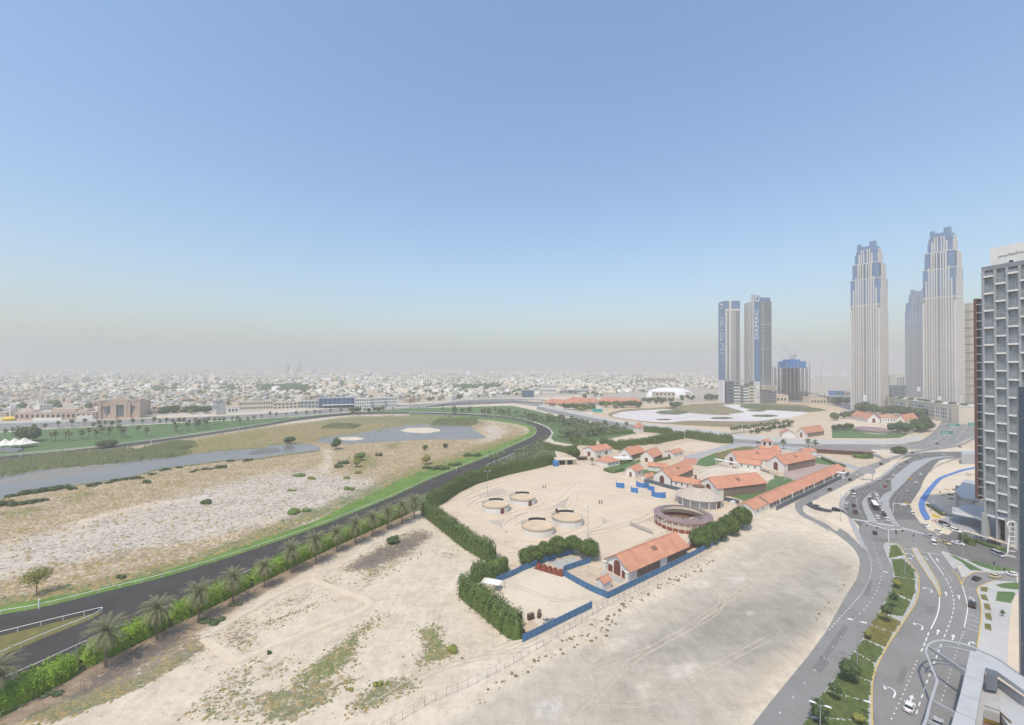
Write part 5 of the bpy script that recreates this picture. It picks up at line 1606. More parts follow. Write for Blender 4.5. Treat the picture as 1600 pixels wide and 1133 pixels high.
# ---- round pens, round hall, bull ring
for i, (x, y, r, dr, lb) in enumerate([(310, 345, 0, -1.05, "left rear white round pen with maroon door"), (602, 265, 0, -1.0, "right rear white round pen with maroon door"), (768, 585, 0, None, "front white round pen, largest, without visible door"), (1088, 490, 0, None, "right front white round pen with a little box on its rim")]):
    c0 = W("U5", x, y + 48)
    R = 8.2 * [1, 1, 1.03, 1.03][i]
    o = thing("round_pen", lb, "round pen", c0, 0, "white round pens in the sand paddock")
    b = MB()
    b.lathe([(R, 0), (R, 3.1)], 40)
    b.lathe([(R - .3, 3.1), (R - .3, 0)], 40)
    b.lathe([(R, 3.1), (R - .3, 3.1)], 40)
    b.build("wall", M['stucco'], o)
    b = MB()
    b.lathe([(R + .12, 3.3), (R + .35, 4.4), (R + .2, 4.4), (R - .1, 3.3)], 40)
    b.build("rim", M['slatwall'] if i > 9 else M['cream'], o)
    b = MB()
    b.lathe([(R - .32, 2.7), (0.01, 2.75)], 40)
    b.build("sand_bed", M['sand_deep'], o)
    b = MB()
    b.lathe([(R - .02, 3.0), (R + .12, 3.32), (R - .1, 3.32)], 40)
    b.build("rail", M['dark'], o)
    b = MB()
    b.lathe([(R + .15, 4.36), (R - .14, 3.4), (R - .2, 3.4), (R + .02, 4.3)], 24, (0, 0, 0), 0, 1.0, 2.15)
    b.build("painted_shade_arc", M['dark'], o)  # dark arc paints the shade at the top of the far inner wall
    if dr is not None:
        b = MB()
        b.box((R * math.cos(dr), R * math.sin(dr), 1.5), (.25, 2.2, 3.0), dr)
        b.build("door", M['door'], o)
    if i == 3:
        b = MB()
        b.box((-R * .62, R * .74, 4.9), (1.2, 1.2, 1.4))
        b.build("box", M['dark'], o)

cc = W("K5", 832, 330)
R = 15.2
o = thing("bull_ring", "round bull ring with mauve ring roof over brick red wall", "arena", cc)
b = MB()
b.lathe([(R * .98, 0), (R * .98, 1.7), (R * .95, 1.7), (R * .95, 0)], 48)
b.build("wall", M['rust'], o)
b = MB()
b.lathe([(R * .94, 1.5), (R * .94, 3.6), (R * .92, 3.6), (R * .92, 1.5)], 48)
b.build("inner_screen", M['cream'], o)
b = MB()
b.lathe([(R * 1.0, 5.4), (R * .76, 6.2), (R * .76, 6.0), (R * 1.0, 5.15), (R * 1.0, 5.4)], 48)
b.build("ring_roof", M['mauve'], o)
for k in range(30):
    aa = 2 * math.pi * k / 30
    b = MB()
    b.box((R * .975 * math.cos(aa), R * .975 * math.sin(aa), 2.62), (.22, .22, 5.2), aa)
    b.build("post", M['white'], o)
b = MB()
b.lathe([(R * .78, 4.0), (R * .78, 5.9)], 36)
b.lathe([(R * .775, 5.9), (R * .775, 4.0)], 36)
b.build("curtain", M['cream'], o)
b = MB()
b.lathe([(R * .94, .06), (.01, .06)], 36)
b.build("arena_floor", M['brown'], o)
b = MB()
for k in range(7):
    aa = -2.4 + k * .3
    b.tube([(R * .76 * math.cos(aa), R * .76 * math.sin(aa), 6.0), (R * .3 * math.cos(aa), R * .3 * math.sin(aa), 4.5), (R * .3 * math.cos(aa), R * .3 * math.sin(aa), 0)], .1, 5)
b.build("frame", M['white'], o)

cc = W("C", 1168, 985)
o = thing("round_hall", "round hall with pale conical panelled roof beside the U shaped stable", "hall", cc)
R = 13.8
b = MB()
b.lathe([(R * .86, 0), (R * .86, 5.6)], 32)
b.build("wall", M['metal'], o)
b = MB()
b.lathe([(R * 1.02, 5.0), (R * 1.02, 5.25), (R * .2, 10.6), (R * .2, 10.3), (R * 1.02, 5.0)], 24)
for k in range(24):
    aa = 2 * math.pi * k / 24
    b.tube([(R * 1.02 * math.cos(aa), R * 1.02 * math.sin(aa), 5.3), (R * .2 * math.cos(aa), R * .2 * math.sin(aa), 10.65)], .1, 4)
b.build("roof", mat("weathered panel roof", (0.5, 0.43, 0.35), .8, .14, .2), o)
b = MB()
b.lathe([(R * .19, 10.3), (R * .19, 11.0)], 16)
b.lathe([(R * .27, 11.0), (R * .05, 11.8), (.01, 11.8)], 16)
b.build("cupola", M['brown'], o)
for k in range(16):
    aa = 2 * math.pi * k / 16
    b = MB()
    b.box((R * .96 * math.cos(aa), R * .96 * math.sin(aa), 2.5), (.35, .35, 5.2), aa)
    b.build("post", M['white'], o)
b = MB()
b.box((R * .6, -R * .63, 2.0), (4, .5, 4.0), .8)
b.build("door", M['brown'], o)

# ---- curved blue screens on the paddock
for x0, y0, x1, y1, bow, h, lb in ((445, 705, 535, 730, 3.2, 3.7, "leftmost curved blue screen on the sand"), (612, 760, 686, 785, 2.8, 3.6, "lowest left curved blue screen"), (667, 705, 808, 722, 4.2, 3.8, "widest blue screen, beside the kiosk"), (808, 735, 870, 768, 2.8, 3.6, "short blue screen right of the widest one"), (836, 808, 992, 838, 4, 3.8, "front curved blue screen nearest the round hall")):
    A, B = W("K2", x0, y0).to_2d(), W("K2", x1, y1).to_2d()
    n = (B - A).normalized()
    nr = Vector((n.y, -n.x))
    pts = [A.lerp(B, k / 10) + nr * bow * math.sin(math.pi * k / 10) - A for k in range(11)]
    b = MB()
    b.wall(pts, .25, 0, h)
    o = tag(b.build("blue_screen", M['bluetarp'], None, (A.x, A.y, 0)), lb, "screen", "curved blue screens")
    b = MB()
    b.wall([p + nr * .14 for p in pts], .06, 0, .35)
    b.build("base_strip", M['white'], o)
b = MB()
A = W("K2", 750, 650).to_2d()
b.wall([(p.to_2d() - A) for p in (W("K2", 750, 665), W("K2", 820, 672), W("K2", 1000, 725), W("K2", 1200, 775))], .3, 0, 2.6)
tag(b.build("screen_wall", M['panelblue'], None, (A.x, A.y, 0)), "dark screen wall along the front of the U shaped stable", "wall")
b = MB()
A = W("C", 1285, 950).to_2d()
b.wall([(p.to_2d() - A) for p in (W("C", 1290, 958), W("C", 1340, 972), W("C", 1420, 990))], .3, 0, 2.4)
tag(b.build("screen_wall", M['panelblue'], None, (A.x, A.y, 0)), "dark screen wall before the green lawn beside the round hall", "wall")

# ---- blue hoarding walls
def hoarding(c, pts, label, h=2.5, m='hoarding'):
    P = [W(c, *p).to_2d() for p in pts]
    A = P[0]
    b = MB()
    line = resample(P, 2.4) + [P[-1]]
    b.wall([p - A for p in line], .12, 0, h)
    o = tag(b.build("blue_hoarding", M[m], None, (A.x, A.y, 0)), label, "hoarding")
    s = MB()
    for i in range(1, len(line) - 1):
        n, t = normal2(line, i)
        p = line[i] - A + n * -.1
        s.box((p.x, p.y, h / 2 + .05), (.1, .1, h + .1), math.atan2(t.y, t.x))
    s.build("frame", M['steel'], o)


hoarding("K4", [(470, 645), (590, 595), (690, 545), (790, 510)], "blue hoarding at the back left of the fenced yard")
hoarding("K4", [(800, 505), (900, 462), (1000, 432), (1060, 425)], "blue hoarding half hidden under the arc of round trees")
hoarding("K4", [(985, 585), (988, 560), (1100, 520), (1195, 490)], "blue hoarding between concrete slab and near barn yard")
hoarding("K4", [(985, 588), (1090, 650), (1200, 710), (1330, 765)], "blue hoarding slanting down from the slab to the corner by the hut")
hoarding("K5", [(172, 992), (380, 890), (560, 805), (760, 705), (945, 610)], "long blue hoarding along the foot of the near barn")
hoarding("K5", [(948, 608), (1060, 545), (1160, 490)], "blue hoarding under the clump of round trees")
hoarding("K4", [(672, 1103), (860, 1010), (1060, 910), (1207, 838)], "bright blue hoarding across the front of the fenced yard")

# ---- paddock rails
RAILS = [([(575, 395), (440, 440), (280, 450), (150, 425), (85, 385), (75, 350), (120, 315), (300, 265), (500, 215), (640, 210), (760, 235), (825, 280), (815, 325), (740, 360), (650, 380)], "inner low rail looping round both rear pens"),
         ([(655, 420), (480, 480), (380, 490), (170, 480), (60, 440), (0, 405), (0, 350), (130, 270), (300, 225)], "outer low rail left of the rear pens"),
         ([(370, 150), (450, 200), (560, 190), (720, 200), (830, 240), (970, 285), (1000, 270), (1080, 190), (1165, 110)], "low rail from the rear pens to the junction of sand lanes"),
         ([(0, 290), (200, 200), (500, 110), (800, 95), (1165, 110)], "inner low rail of the long rear sand lane"), ([(-60, 275), (0, 235), (300, 120), (600, 75), (900, 70), (1100, 85), (1220, 105), (1600, 240)], "outer low rail of the long rear sand lane"),
         ([(1600, 205), (1270, 105), (1210, 110), (1190, 200), (1170, 380), (1300, 400), (1420, 470), (1455, 520), (1430, 575), (1200, 650)], "low rail bending round the right front pen"),
         ([(710, 405), (900, 370), (1060, 285), (1110, 255), (1075, 380), (950, 375), (820, 415)], "triangular low rail between the rear and front pens"),
         ([(740, 465), (600, 510), (520, 560), (515, 600), (570, 650), (700, 685), (850, 690), (1050, 650), (1250, 580), (1330, 530), (1320, 490), (1200, 420), (1050, 400), (920, 415), (820, 440)], "inner low rail looping round both front pens"),
         ([(640, 430), (500, 480), (410, 540), (400, 590), (440, 650), (560, 710), (700, 740), (820, 745)], "outer low rail left of the front pens"), ([(170, 495), (300, 570), (430, 640)], "short straight low rail left of the front pens"),
         ([(1190, 290), (1450, 315), (1700, 365), (1800, 380)], "low rail across the middle sand lane"), ([(1440, 470), (1600, 530)], "short low rail right of the pens"), ([(1290, 650), (1600, 562), (1900, 470), (1990, 400), (1960, 330), (1800, 250), (1600, 180), (1390, 120)], "long low rail sweeping round the right paddock"),
         ([(1330, 670), (1700, 580), (2000, 480), (2120, 400), (2060, 310), (1900, 240), (1600, 150)], "outermost low rail sweeping past the blue screens"), ([(430, 860), (520, 862), (580, 870)], "short low rail above the arc of round trees"),
         ([(2080, 640), (2020, 560), (2060, 490), (2200, 440)], "low rail left of the bull ring"), ([(2150, 660), (2100, 580), (2130, 520), (2230, 480)], "inner low rail left of the bull ring")]
for pts, lb in RAILS:
    P = smooth([W("U5", *p).to_2d() for p in pts], 5)
    A = P[len(P) // 2]
    b = MB()
    b.wall([p - A for p in P], .7, 0, .38)
    tag(b.build("paddock_rail", M['cream'], None, (A.x, A.y, 0)), lb, "rail")
for pts, lb in (([(60 + 372 * (1 + math.cos(t / 24 * 2 * math.pi)) - 12, 525 + 90 * math.sin(t / 24 * 2 * math.pi)) for t in range(25)], "outer white rail of the oval sand ring"), ([(60 + 300 * (1 + math.cos(t / 24 * 2 * math.pi)) + 60, 525 + 66 * math.sin(t / 24 * 2 * math.pi)) for t in range(25)], "inner white rail of the oval sand ring")):
    P = [W("K3", *p).to_2d() for p in pts]
    A = P[0]
    b = MB()
    b.wall([p - A for p in P], .3, 0, .9)
    tag(b.build("paddock_rail", M['white'], None, (A.x, A.y, 0)), lb, "rail")
for x, y in ((838, 158), (1450, 325)):
    b = MB()
    for k in (-1, 1):
        b.box((k * .8, 0, .8), (.5, .9, 1.6))
        b.box((k * .8, 0, 1.75), (.3, 1.2, .3))
    tag(b.build("jump_stand", M['brown'], None, W("U5", x, y)), "pair of brown posts standing alone on the " + ("rear" if y < 200 else "right hand") + " paddock sand", "posts")
for c, x, y, lb in (("U5", 448, 748, "lower"), ("K1", 425, 965, "upper")):
    b = MB()
    A = W(c, x, y)
    b.wall([Vector(p) for p in ((-2.2, -.7), (2.2, -.9), (2.2, .8), (-2.2, .9), (-2.2, -.7))], .3, 0, .5)
    tag(b.build("trough", M['cream'], None, A), lb + " small empty stone trough on the left paddock sand", "trough")
# bench row left of the bull ring
o = W("K5", 470, 385)
b = MB()
P0, P1 = W("K5", 370, 350) - o, W("K5", 570, 428) - o
for k in range(3):
    q = Vector((0, .9 * k, 0))
    b.tube([P0 + q + Vector((0, 0, .6 + .5 * k)), P1 + q + Vector((0, 0, .6 + .5 * k))], .14, 5)
for k in range(9):
    p = P0.lerp(P1, k / 8)
    b.tube([p, p + Vector((0, 1.8, 1.7))], .08, 4)
tag(b.build("grandstand", M['steel'], None, o), "low steel stand in a line left of the bull ring", "stand")

tree(W("H", 1340, 515), 2.4, .7, "tiny dark potted tree standing alone on the pale plaza", 'leaf', 20, .3, .3, 4)
# ---- things in the fenced yard
q = W("K4", 880, 555)
o = thing("machinery", "rusty red row of old machinery beside the concrete slab", "machinery", q, -.55)
for k in range(5):
    b = MB()
    b.box((-5 + 2.5 * k, 0, .9), (2.1, 2.2, 1.2), .1 * k, 0, .85)
    b.cyl((-5 + 2.5 * k, -.2, 1.5), .55, .7, 8)
    b.tube([(-6 + 2.5 * k, -1, .5), (-4.5 + 2.5 * k, 1, 1.9)], .14, 5)
    u_ = b.build("unit", M['rust'], o)
b = MB()
b.bx(-6.5, 6.5, -1.6, 1.6, .02, .3)
b.build("skid", M['door'], o)
q = W("K4", 440, 690)
o = thing("shed", "white corrugated lean-to tucked behind the nearest hedge", "shed", q, -.35)
b = MB()
b.bx(-4.2, 1.2, -2.2, 2.2, 0, 2.6)
b.build("wall", M['cream'], o)
b = MB()
for k in range(8):
    b.box((-2.5 + k * .78, 0, 2.75 + .03 * (k % 2)), (.8, 4, .1))
b.build("roof", M['white'], o)
b = MB()
b.box((4.2, -2, 1.3), (.15, .15, 2.6))
b.box((4.2, 2, 1.3), (.15, .15, 2.6))
b.build("post", M['steel'], o)
for x, y, r_, lb in ((735, 925, .5, "left stack of weathered pallets leaning by the hedge"), (800, 905, 1.35, "tall narrow pallet stack in the fenced yard")):
    b = MB()
    for k in range(9):
        b.box((0, .1 * (k % 2), .15 + .22 * k), (2.3, 1.1, .1), r_)
        for s_ in (-1, 0, 1):
            b.box((s_ * math.cos(r_), s_ * math.sin(r_), .04 + .22 * k), (.14, 1.05, .12), r_)
    tag(b.build("pallet_stack", M['bark'], None, W("K4", x, y)), lb, "pallets")
b = MB()
for k in range(16):
    b.box((rs.uniform(-4.5, 4.5), rs.uniform(-1.0, 1.0), rs.uniform(.15, .5)), (rs.uniform(.5, 2.6), rs.uniform(.2, .6), rs.uniform(.2, .8)), rs.uniform(0, 3))
tag(b.build("scrap_pile", M['steel'], None, W("K4", 880, 940), .45), "long pile of grey scrap timber behind the front blue hoarding", "scrap pile")
b = MB()
b.bx(-2.5, 2.5, -2.2, 2.2, 0, 1.4)
tag(b.build("sand_bin", M['sand_tan'], None, W("K4", 730, 1010), .4), "tan covered bin in the front corner of the fenced yard", "bin")
b = MB()
b.bx(-1.3, 1.3, -.8, .8, 0, 1.6)
b.bx(-1.0, 1.6, .8, 1.4, 0, 1.0)
tag(b.build("tank_set", M['white'], None, W("K3", 400, 780), .4), "white storage tanks beside the round hall lawn", "tanks")
b = MB()
b.wall([Vector((-4.5, -1)), Vector((4.5, 1))], .4, 0, 2.2)
tag(b.build("brick_wall", M['rust'], None, W("K3", 600, 645), -.25), "low red brick wall at the edge of the oval ring", "wall")
b = MB()
b.wall([Vector((0, 0)), Vector((6, 4.6))], .3, 0, 2.2)
tag(b.build("brick_wall", M['door'], None, W("K5", 862, 575)), "maroon wall joining the barn to the blue hoarding", "wall")
# far oval pavilion and ring wall
cc = W("S3", 410, 772)
o = thing("ring_pavilion", "low round pavilion with mauve roof on the far lawn before the towers", "pavilion", cc)
b = MB()
b.lathe([(17, 0), (17, 4)], 28)
b.build("wall", M['cream'], o)
b = MB()
b.lathe([(18.5, 4), (16, 5.8), (10, 5.2), (.01, 5.1)], 28)
b.build("roof", M['mauve'], o)
q = W("R5", 640, 235)
o = thing("pavilion", "long low pavilion with pinkish roof beside the turning loop", "pavilion", q, -.35)
b = MB()
b.bx(-26, 20, 0, 11, 0, 4)
b.build("wall", M['brown'], o)
b = MB()
b.bx(-27.5, 22, -1.5, 12.5, 4.01, 4.7)
b.build("roof", M['mauve'], o)
hedge(WL("R5", [(680, 262), (800, 280), (960, 275)]), 8, 4, "low dark hedge mass right of the pinkish pavilion", .8, 4)
tree(W("R5", 1245, 215), 7, 7, "low square clump of green by the turning loop", 'leaf', 3, .8, .05, 6)
# ---------------------------------------------------------------- towers
M['towerstone'] = mat("tower stone", (0.6, 0.57, 0.53), 0.8, 0.05, 0.03)
M['towerglass'] = mat("tower window", (0.2, 0.19, 0.18), 0.3, 0.15, 0.2, spec=0.5)
M['crownblue'] = mat("crown blue glass", (0.13, 0.21, 0.35), 0.2, 0.12, 0.05, spec=0.6)
M['shadestone'] = mat("tower stone with painted shade", (0.3, 0.315, 0.35), 0.8, 0.05, 0.03)  # darker bluish copy of the tower stone, shade painted into its colour
M['bandgrey'] = mat("floor band", (0.42, 0.42, 0.42), 0.7, 0.05, 0.1)


def stacked_tower(name, label, base, s, rz, H, stone='towerstone'):
    """ornate tapering tower; local x along the front face, y into depth; origin front left foot"""
    o = thing(name, label, "tower", (base.x, base.y, 0), rz)
    zc = H * .63            # corner bays turn to blue glass here
    tiers = [(0, H * .775, 0.0), (H * .775, H * .868, .055), (H * .868, H * .925, .12)]
    g, bl, st, bands = MB(), MB(), MB(), MB()
    for z0, z1, i in tiers:
        a = s * i
        g.bx(a + .9, s - a - .9, a + .9, s - a - .9, z0, min(z1, H * .80))
        bl.bx(a + .35, s - a - .35, a + .35, s - a - .35, max(z0, zc), z1)
    core = s * .19
    bl.bx(core, s - core, core, s - core, H * .925, H * .975)
    bl.bx(core, core + s * .13, core, core + s * .13, H * .975, H * .992)
    bl.bx(s - core - s * .2, s - core, core, core + s * .2, H * .975, H)
    bl.bx(core, core + s * .13, s - core - s * .13, s - core, H * .975, H * .992)
    g.build("window_wall", M['towerglass'], o)
    bl.build("crown_glass", M['crownblue'], o)
    z = 4.0
    while z < H * .77:
        bands.bx(.55, s - .55, .55, s - .55, z, z + 1.2)
        z += 4.1
    bands.build("floor_bands", M[stone], o)
    for zz in (H * .36, H * .62, H * .775, H * .868):
        i = 0 if zz < H * .8 else .055
        st.bx(s * i - .3, s - s * i + .3, s * i - .3, s - s * i + .3, zz, zz + 1.6)
    # piers: width, position, top; paired piers round window bays
    P = [(.03, .72, .07), (.115, .72, .05), (.2, .79, .045), (.285, .93, .055), (.36, .955, .04), (.44, .955, .04), (.56, .955, .04), (.64, .955, .04), (.715, .93, .055), (.8, .79, .045), (.885, .72, .05), (.97, .72, .07)]
    for x, top, w in P:
        if .02 < x < .06 or .94 < x:
            top = .6
        cx, ww = x * s, w * s
        ins = s * .1 if top > .9 else 0
        for f in range(4):
            lo = -.35
            hi = .95
            for (za, zb, dd) in (((0, min(top, .868) * H, 0.0),) if top < .9 else ((0, .868 * H, 0.0), (.868 * H, top * H, s * .11))):
                y0, y1 = lo + dd, hi + dd
                if f == 0:
                    st.bx(cx - ww / 2, cx + ww / 2, y0, y1, za, zb)
                elif f == 1:
                    st.bx(s - y1, s - y0, cx - ww / 2, cx + ww / 2, za, zb)
                elif f == 2:
                    st.bx(cx - ww / 2, cx + ww / 2, s - y1, s - y0, za, zb)
                else:
                    st.bx(y0, y1, cx - ww / 2, cx + ww / 2, za, zb)
    st.build("stone_piers", M[stone], o)
    e = MB()
    for f in (0, 1):
        if f:
            e.bx(s - .9, s + .5, s * .44, s * .56, H * .06, H * .1)
        else:
            e.bx(s * .44, s * .56, -.5, .9, H * .055, H * .095)
    e.build("entrance_frame", M['white'], o)
    return o


b0 = gp(1443, 645.5)
stacked_tower("apartment_tower", "tallest ornate stone tower with stepped blue crown, left of the near hotel", b0, 45, math.radians(-60.2), zat(b0, 361))
b0 = gp(1329.5, 641)
stacked_tower("apartment_tower", "ornate stone tower with stepped blue crown, left one of the pair standing by itself", b0, 47, math.radians(-57), zat(b0, 382))
b0 = gp(1414.5, 620)
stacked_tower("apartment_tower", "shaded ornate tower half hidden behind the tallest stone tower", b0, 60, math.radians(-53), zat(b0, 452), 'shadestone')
# long podium of the stone towers
A, B = gp(1372, 641), gp(1500, 663)
u = (B - A).normalized()
L = (B - A).length
o = thing("podium_building", "long cream podium with white window grids under the stone towers", "building", A, math.atan2(u.y, u.x))
H = 27
b = MB()
b.bx(0, L, .8, 34, 0, H)
b.build("wall", M['cream'], o)
b = MB()
b.bx(-.5, L + .5, 0, 34.4, H + .01, H + 1.6)
b.build("parapet", M['towerstone'], o)
x = 4.0
k = 0
while x < L - 12:
    wv = (9, 13, 8, 12)[k % 4]
    w1 = MB()
    w1.bx(x, x + wv, .55, .79, 4, H - 4)
    wo = w1.build("window", M['greyglass'], o)
    fr = MB()
    for j in range(4):
        fr.bx(x + wv * j / 3 - .35, x + wv * j / 3 + .35, .2, .54, 3.5, H - 3.5)
    for j in range(4):
        z = 4 + (H - 8) * j / 3
        fr.bx(x - .4, x + wv + .4, .1, .54, z - .5, z + .5)
    fr.build("frame", M['white'], wo)
    x += wv + (2.5, 5, 2.5, 3)[k % 4]
    k += 1
b = MB()
b.bx(L * .1, L * .17, -.6, .7, 0, H + 4)
b.bx(L * .4, L * .43, -.6, .7, 0, H + 2)
b.bx(L * .93, L * 1.0, -1.2, .7, 0, H + 3)
b.build("pylon", M['cream'], o)
V, Fq = lobes([(L * t, 10 + 6 * math.sin(t * 40), H + 2.2, 7, 4, 2.6) for t in np.linspace(.08, .95, 14)], 1.2, 1.4, .8, H + 1.6)
link("roof_planting", mesh_np("roof_planting", V, Fq, M['leaf']), o)


def text_mesh(name, body, size, mtx, m, parent, ext=.15):
    cu = bpy.data.curves.new(name, 'FONT')
    cu.body, cu.size, cu.extrude, cu.align_x, cu.align_y = body, size, ext, 'CENTER', 'CENTER'
    t = bpy.data.objects.new(name, cu)
    COL.objects.link(t)
    dg = bpy.context.evaluated_depsgraph_get()
    me = bpy.data.meshes.new_from_object(t.evaluated_get(dg))
    bpy.data.objects.remove(t)
    me.transform(mtx)
    me.materials.clear()
    me.materials.append(m)
    return link(name, me, parent)


# twin blue towers: local x to the right along the front, y into depth, left side face at x=0
c0 = gp(1133, 627.5)
HL = zat(c0, 470)
o = thing("apartment_tower", "left tower of the blue pair with white vertical lettering on its blue side", "tower", c0, 0, None)
S1, S2 = 39, 34
b = MB()
b.bx(.8, S1 - .8, .8, S2, 0, HL * .905)
b.build("window_wall", M['towerglass'], o)
b = MB()
b.bx(0, .79, 0, S2 + .2, 0, HL)
b.bx(.8, S1 * .24, .4, S2, HL * .905, HL)
b.bx(S1 * .42, S1, .4, S2, HL * .905, HL)
b.build("blue_side", M['crownblue'], o)
b = MB()
z = 40.0
while z < HL * .9:
    b.bx(.8, S1, .1, S2 + .4, z, z + 1.25)
    z += 3.9
b.build("balconies", M['bandgrey'], o)
b = MB()
for x0, x1, zt in ((.8, .14 * S1, .92), (.26 * S1, .42 * S1, 1.0), (.5 * S1, .56 * S1, .91), (.64 * S1, .68 * S1, .91)):
    b.bx(x0, x1, -.25, .6, 30, HL * zt)
b.bx(.8, S1, -.2, .8, HL * .9, HL * .92)
b.build("stone_piers", M['towerstone'], o)
sg = MB()

zt = HL * .955
sx = .42
U_ = S2 * .34
ln = []


def glyph(pts, z0, h):
    ln.append([((.30 + .42 * x), z0 - h * y) for x, y in pts])


zz = HL * .84
glyph([(.2, 0), (1, .1), (1, .95), (.1, 1), (.1, .35), (.55, .35), (.55, .8)], zz, 24)
glyph([(.1, 0), (.9, 0)], zz - 32, 1)
glyph([(.1, 0), (1, 0), (1, .5), (.85, 1), (.25, 1), (.1, .5), (.1, 0)], zz - 40, 20)
glyph([(.1, 0), (.1, 1)], zz - 64, 3)
glyph([(1, 0), (1, 1), (.1, 1)], zz - 66, 18)
glyph([(.1, 0), (1, 0), (1, .6), (.8, 1)], zz - 92, 22)
for l in ln:
    pts3 = [(-.35, S2 * (1 - x), y) for x, y in l]
    sg.tube(pts3, .8, 4)
pts3 = [(-.35, S2 * (.62 - .3 * math.cos(a)), HL * .955 + 5 * math.sin(a)) for a in np.linspace(-1.9, 1.9, 9)]
sg.tube(pts3, 1.2, 4)
sg.build("lettering", M['white'], o)

c0 = gp(1178, 629)
HR = zat(c0, 463)
o = thing("apartment_tower", "right and taller tower of the blue pair, round white logo on top", "tower", c0, 0, None)
S1, S2 = 45, 40
b = MB()
b.bx(15.5, S1 - .8, .8, S2, 0, HR * .955)
b.bx(.6, 15.4, 4, S2 - 1, 0, HR * .955)
b.build("window_wall", M['greyglass'], o)
b = MB()
b.bx(.5, 15.4, 0, 3.9, 40, HR + 2)
b.bx(15.5, S1 - 3, 1, S2 * .8, HR * .955, HR * .99)
b.build("blue_side", M['crownblue'], o)
b = MB()
z = 42.0
while z < HR * .95:
    b.bx(15.45, S1, .1, S2 + .3, z, z + .9)
    z += 3.9
for zz in (HR * .5, HR * .73):
    for k in range(4):
        b.bx(17 + k * 7, 22 + k * 7, -.3, .2, zz + 2 * (k % 2), zz + 2.2 + 2 * (k % 2))
b.build("balconies", M['bandgrey'], o)
b = MB()
b.bx(-1.2, .45, -.4, 8, 0, HR + 6)
b.bx(-1.2, .45, 12, S2, 0, HR * .95)
b.bx(S1 - .7, S1 + .2, -.2, 2, 0, HR * .95)
b.bx(22.6, 23.6, -.2, .9, 40, HR * .95)
b.build("stone_piers", M['towerstone'], o)
text_mesh("lettering", "DAMAC", 21, Matrix.Translation((7.5, -.3, HR * .735)) @ Matrix.Rotation(math.pi / 2, 4, 'X') @ Matrix.Rotation(math.pi / 2, 4, 'Z') @ Matrix.Scale(.62, 4, (0, 1, 0)), M['white'], o)
b = MB()
b.tube([(7 + 6.2 * math.cos(a), -.6, HR - 7 + 6.2 * math.sin(a)) for a in np.linspace(-2.3, 2.3, 14)], 1.3, 5)
b.tube([(3, -.6, HR - 12), (3.4, -.6, HR - 4.5), (7, -.6, HR - 2.4)], 1.0, 5)
b.build("logo", M['white'], o)
# podium of the blue pair
P0 = gp(1126, 629.5)
o = thing("podium_building", "white and grey podium block joining the two blue towers", "building", P0)
X = lambda p: (p - 1126) * 1.62
ZP = lambda y: (629.5 - y) * 1.65
for nm, x0, x1, y0, y1, dep, mm in (("wing", 1128.5, 1131, 596, 629, 4, 'white'), ("glass_wing", 1133, 1142, 597.5, 618, 12, 'greyglass'), ("roof_slab", 1133, 1174, 596, 597.4, 14, 'metal'), ("block", 1142, 1153, 602, 626, 8, 'stucco'), ("block", 1157, 1166, 604, 627, 8, 'stucco'), ("block", 1166.2, 1173, 601, 627, 10, 'cream'),
                                    ("screen", 1153.2, 1156.8, 604, 624, 11, 'steel'), ("fin", 1173.5, 1177.4, 597, 628, 4, 'stucco'), ("fin", 1179, 1185, 598, 628.5, 1, 'white'), ("base_block", 1185.2, 1206, 612, 627.5, 12, 'steel'), ("terrace", 1188, 1206.5, 603, 610, 11, 'cream')):
    b = MB()
    z1, z0 = ZP(y0), max(ZP(y1), 0)
    if nm == "terrace" or nm == "roof_slab":
        pass
    else:
        z0 = 0
    yo = -dep
    b.bx(X(x0), X(x1), yo, yo + 24, z0, z1)
    w = b.build(nm, M[mm], o)
    if nm in ("block", "glass_wing", "screen", "base_block", "terrace"):
        v = MB()
        n = 6
        for k in range(n):
            zz = z0 + (z1 - z0) * (k + .4) / n
            v.bx(X(x0) + 1, X(x1) - 1, yo - .06, yo - .01, zz, zz + (z1 - z0) * .07)
        v.build("window_strip", M['glass'], w)
    if nm == "fin" and x0 > 1178:
        v = MB()
        for yy in (601, 610, 615, 619, 622):
            v.bx(X(x0) + 2.5, X(x1) - 2.5, yo - .06, yo - .01, ZP(yy) - 1, ZP(yy) + .6)
        v.build("window", M['glass'], w)
# flat beige buildings before the construction site
for x0, x1, yb, yt, lb in ((1201, 1235, 629, 617, "beige two storey block before the tower under construction"), (1266, 1296, 632, 621, "low beige block right of the tower under construction")):
    a, c = gp(x0, yb), gp(x1, yb + .6)
    w = (c - a).length
    h = zat(a, yt)
    o = thing("site_building", lb, "building", a, 0)
    b = MB()
    b.bx(0, w, 0, 26, 0, h)
    b.build("wall", M['cream'], o)
    b = MB()
    b.bx(w * .15, w * .4, 4, 16, h, h + 4.5)
    b.bx(-.4, w + .4, -.4, 26.4, h - 1.2, h + .02)
    b.build("parapet", M['sand_pale'], o)
    for k in range(5):
        b = MB()
        b.bx(w * (.08 + .18 * k), w * (.18 + .18 * k), -.1, -.01, h * .25, h * .6)
        b.build("window", M['glass'], o)
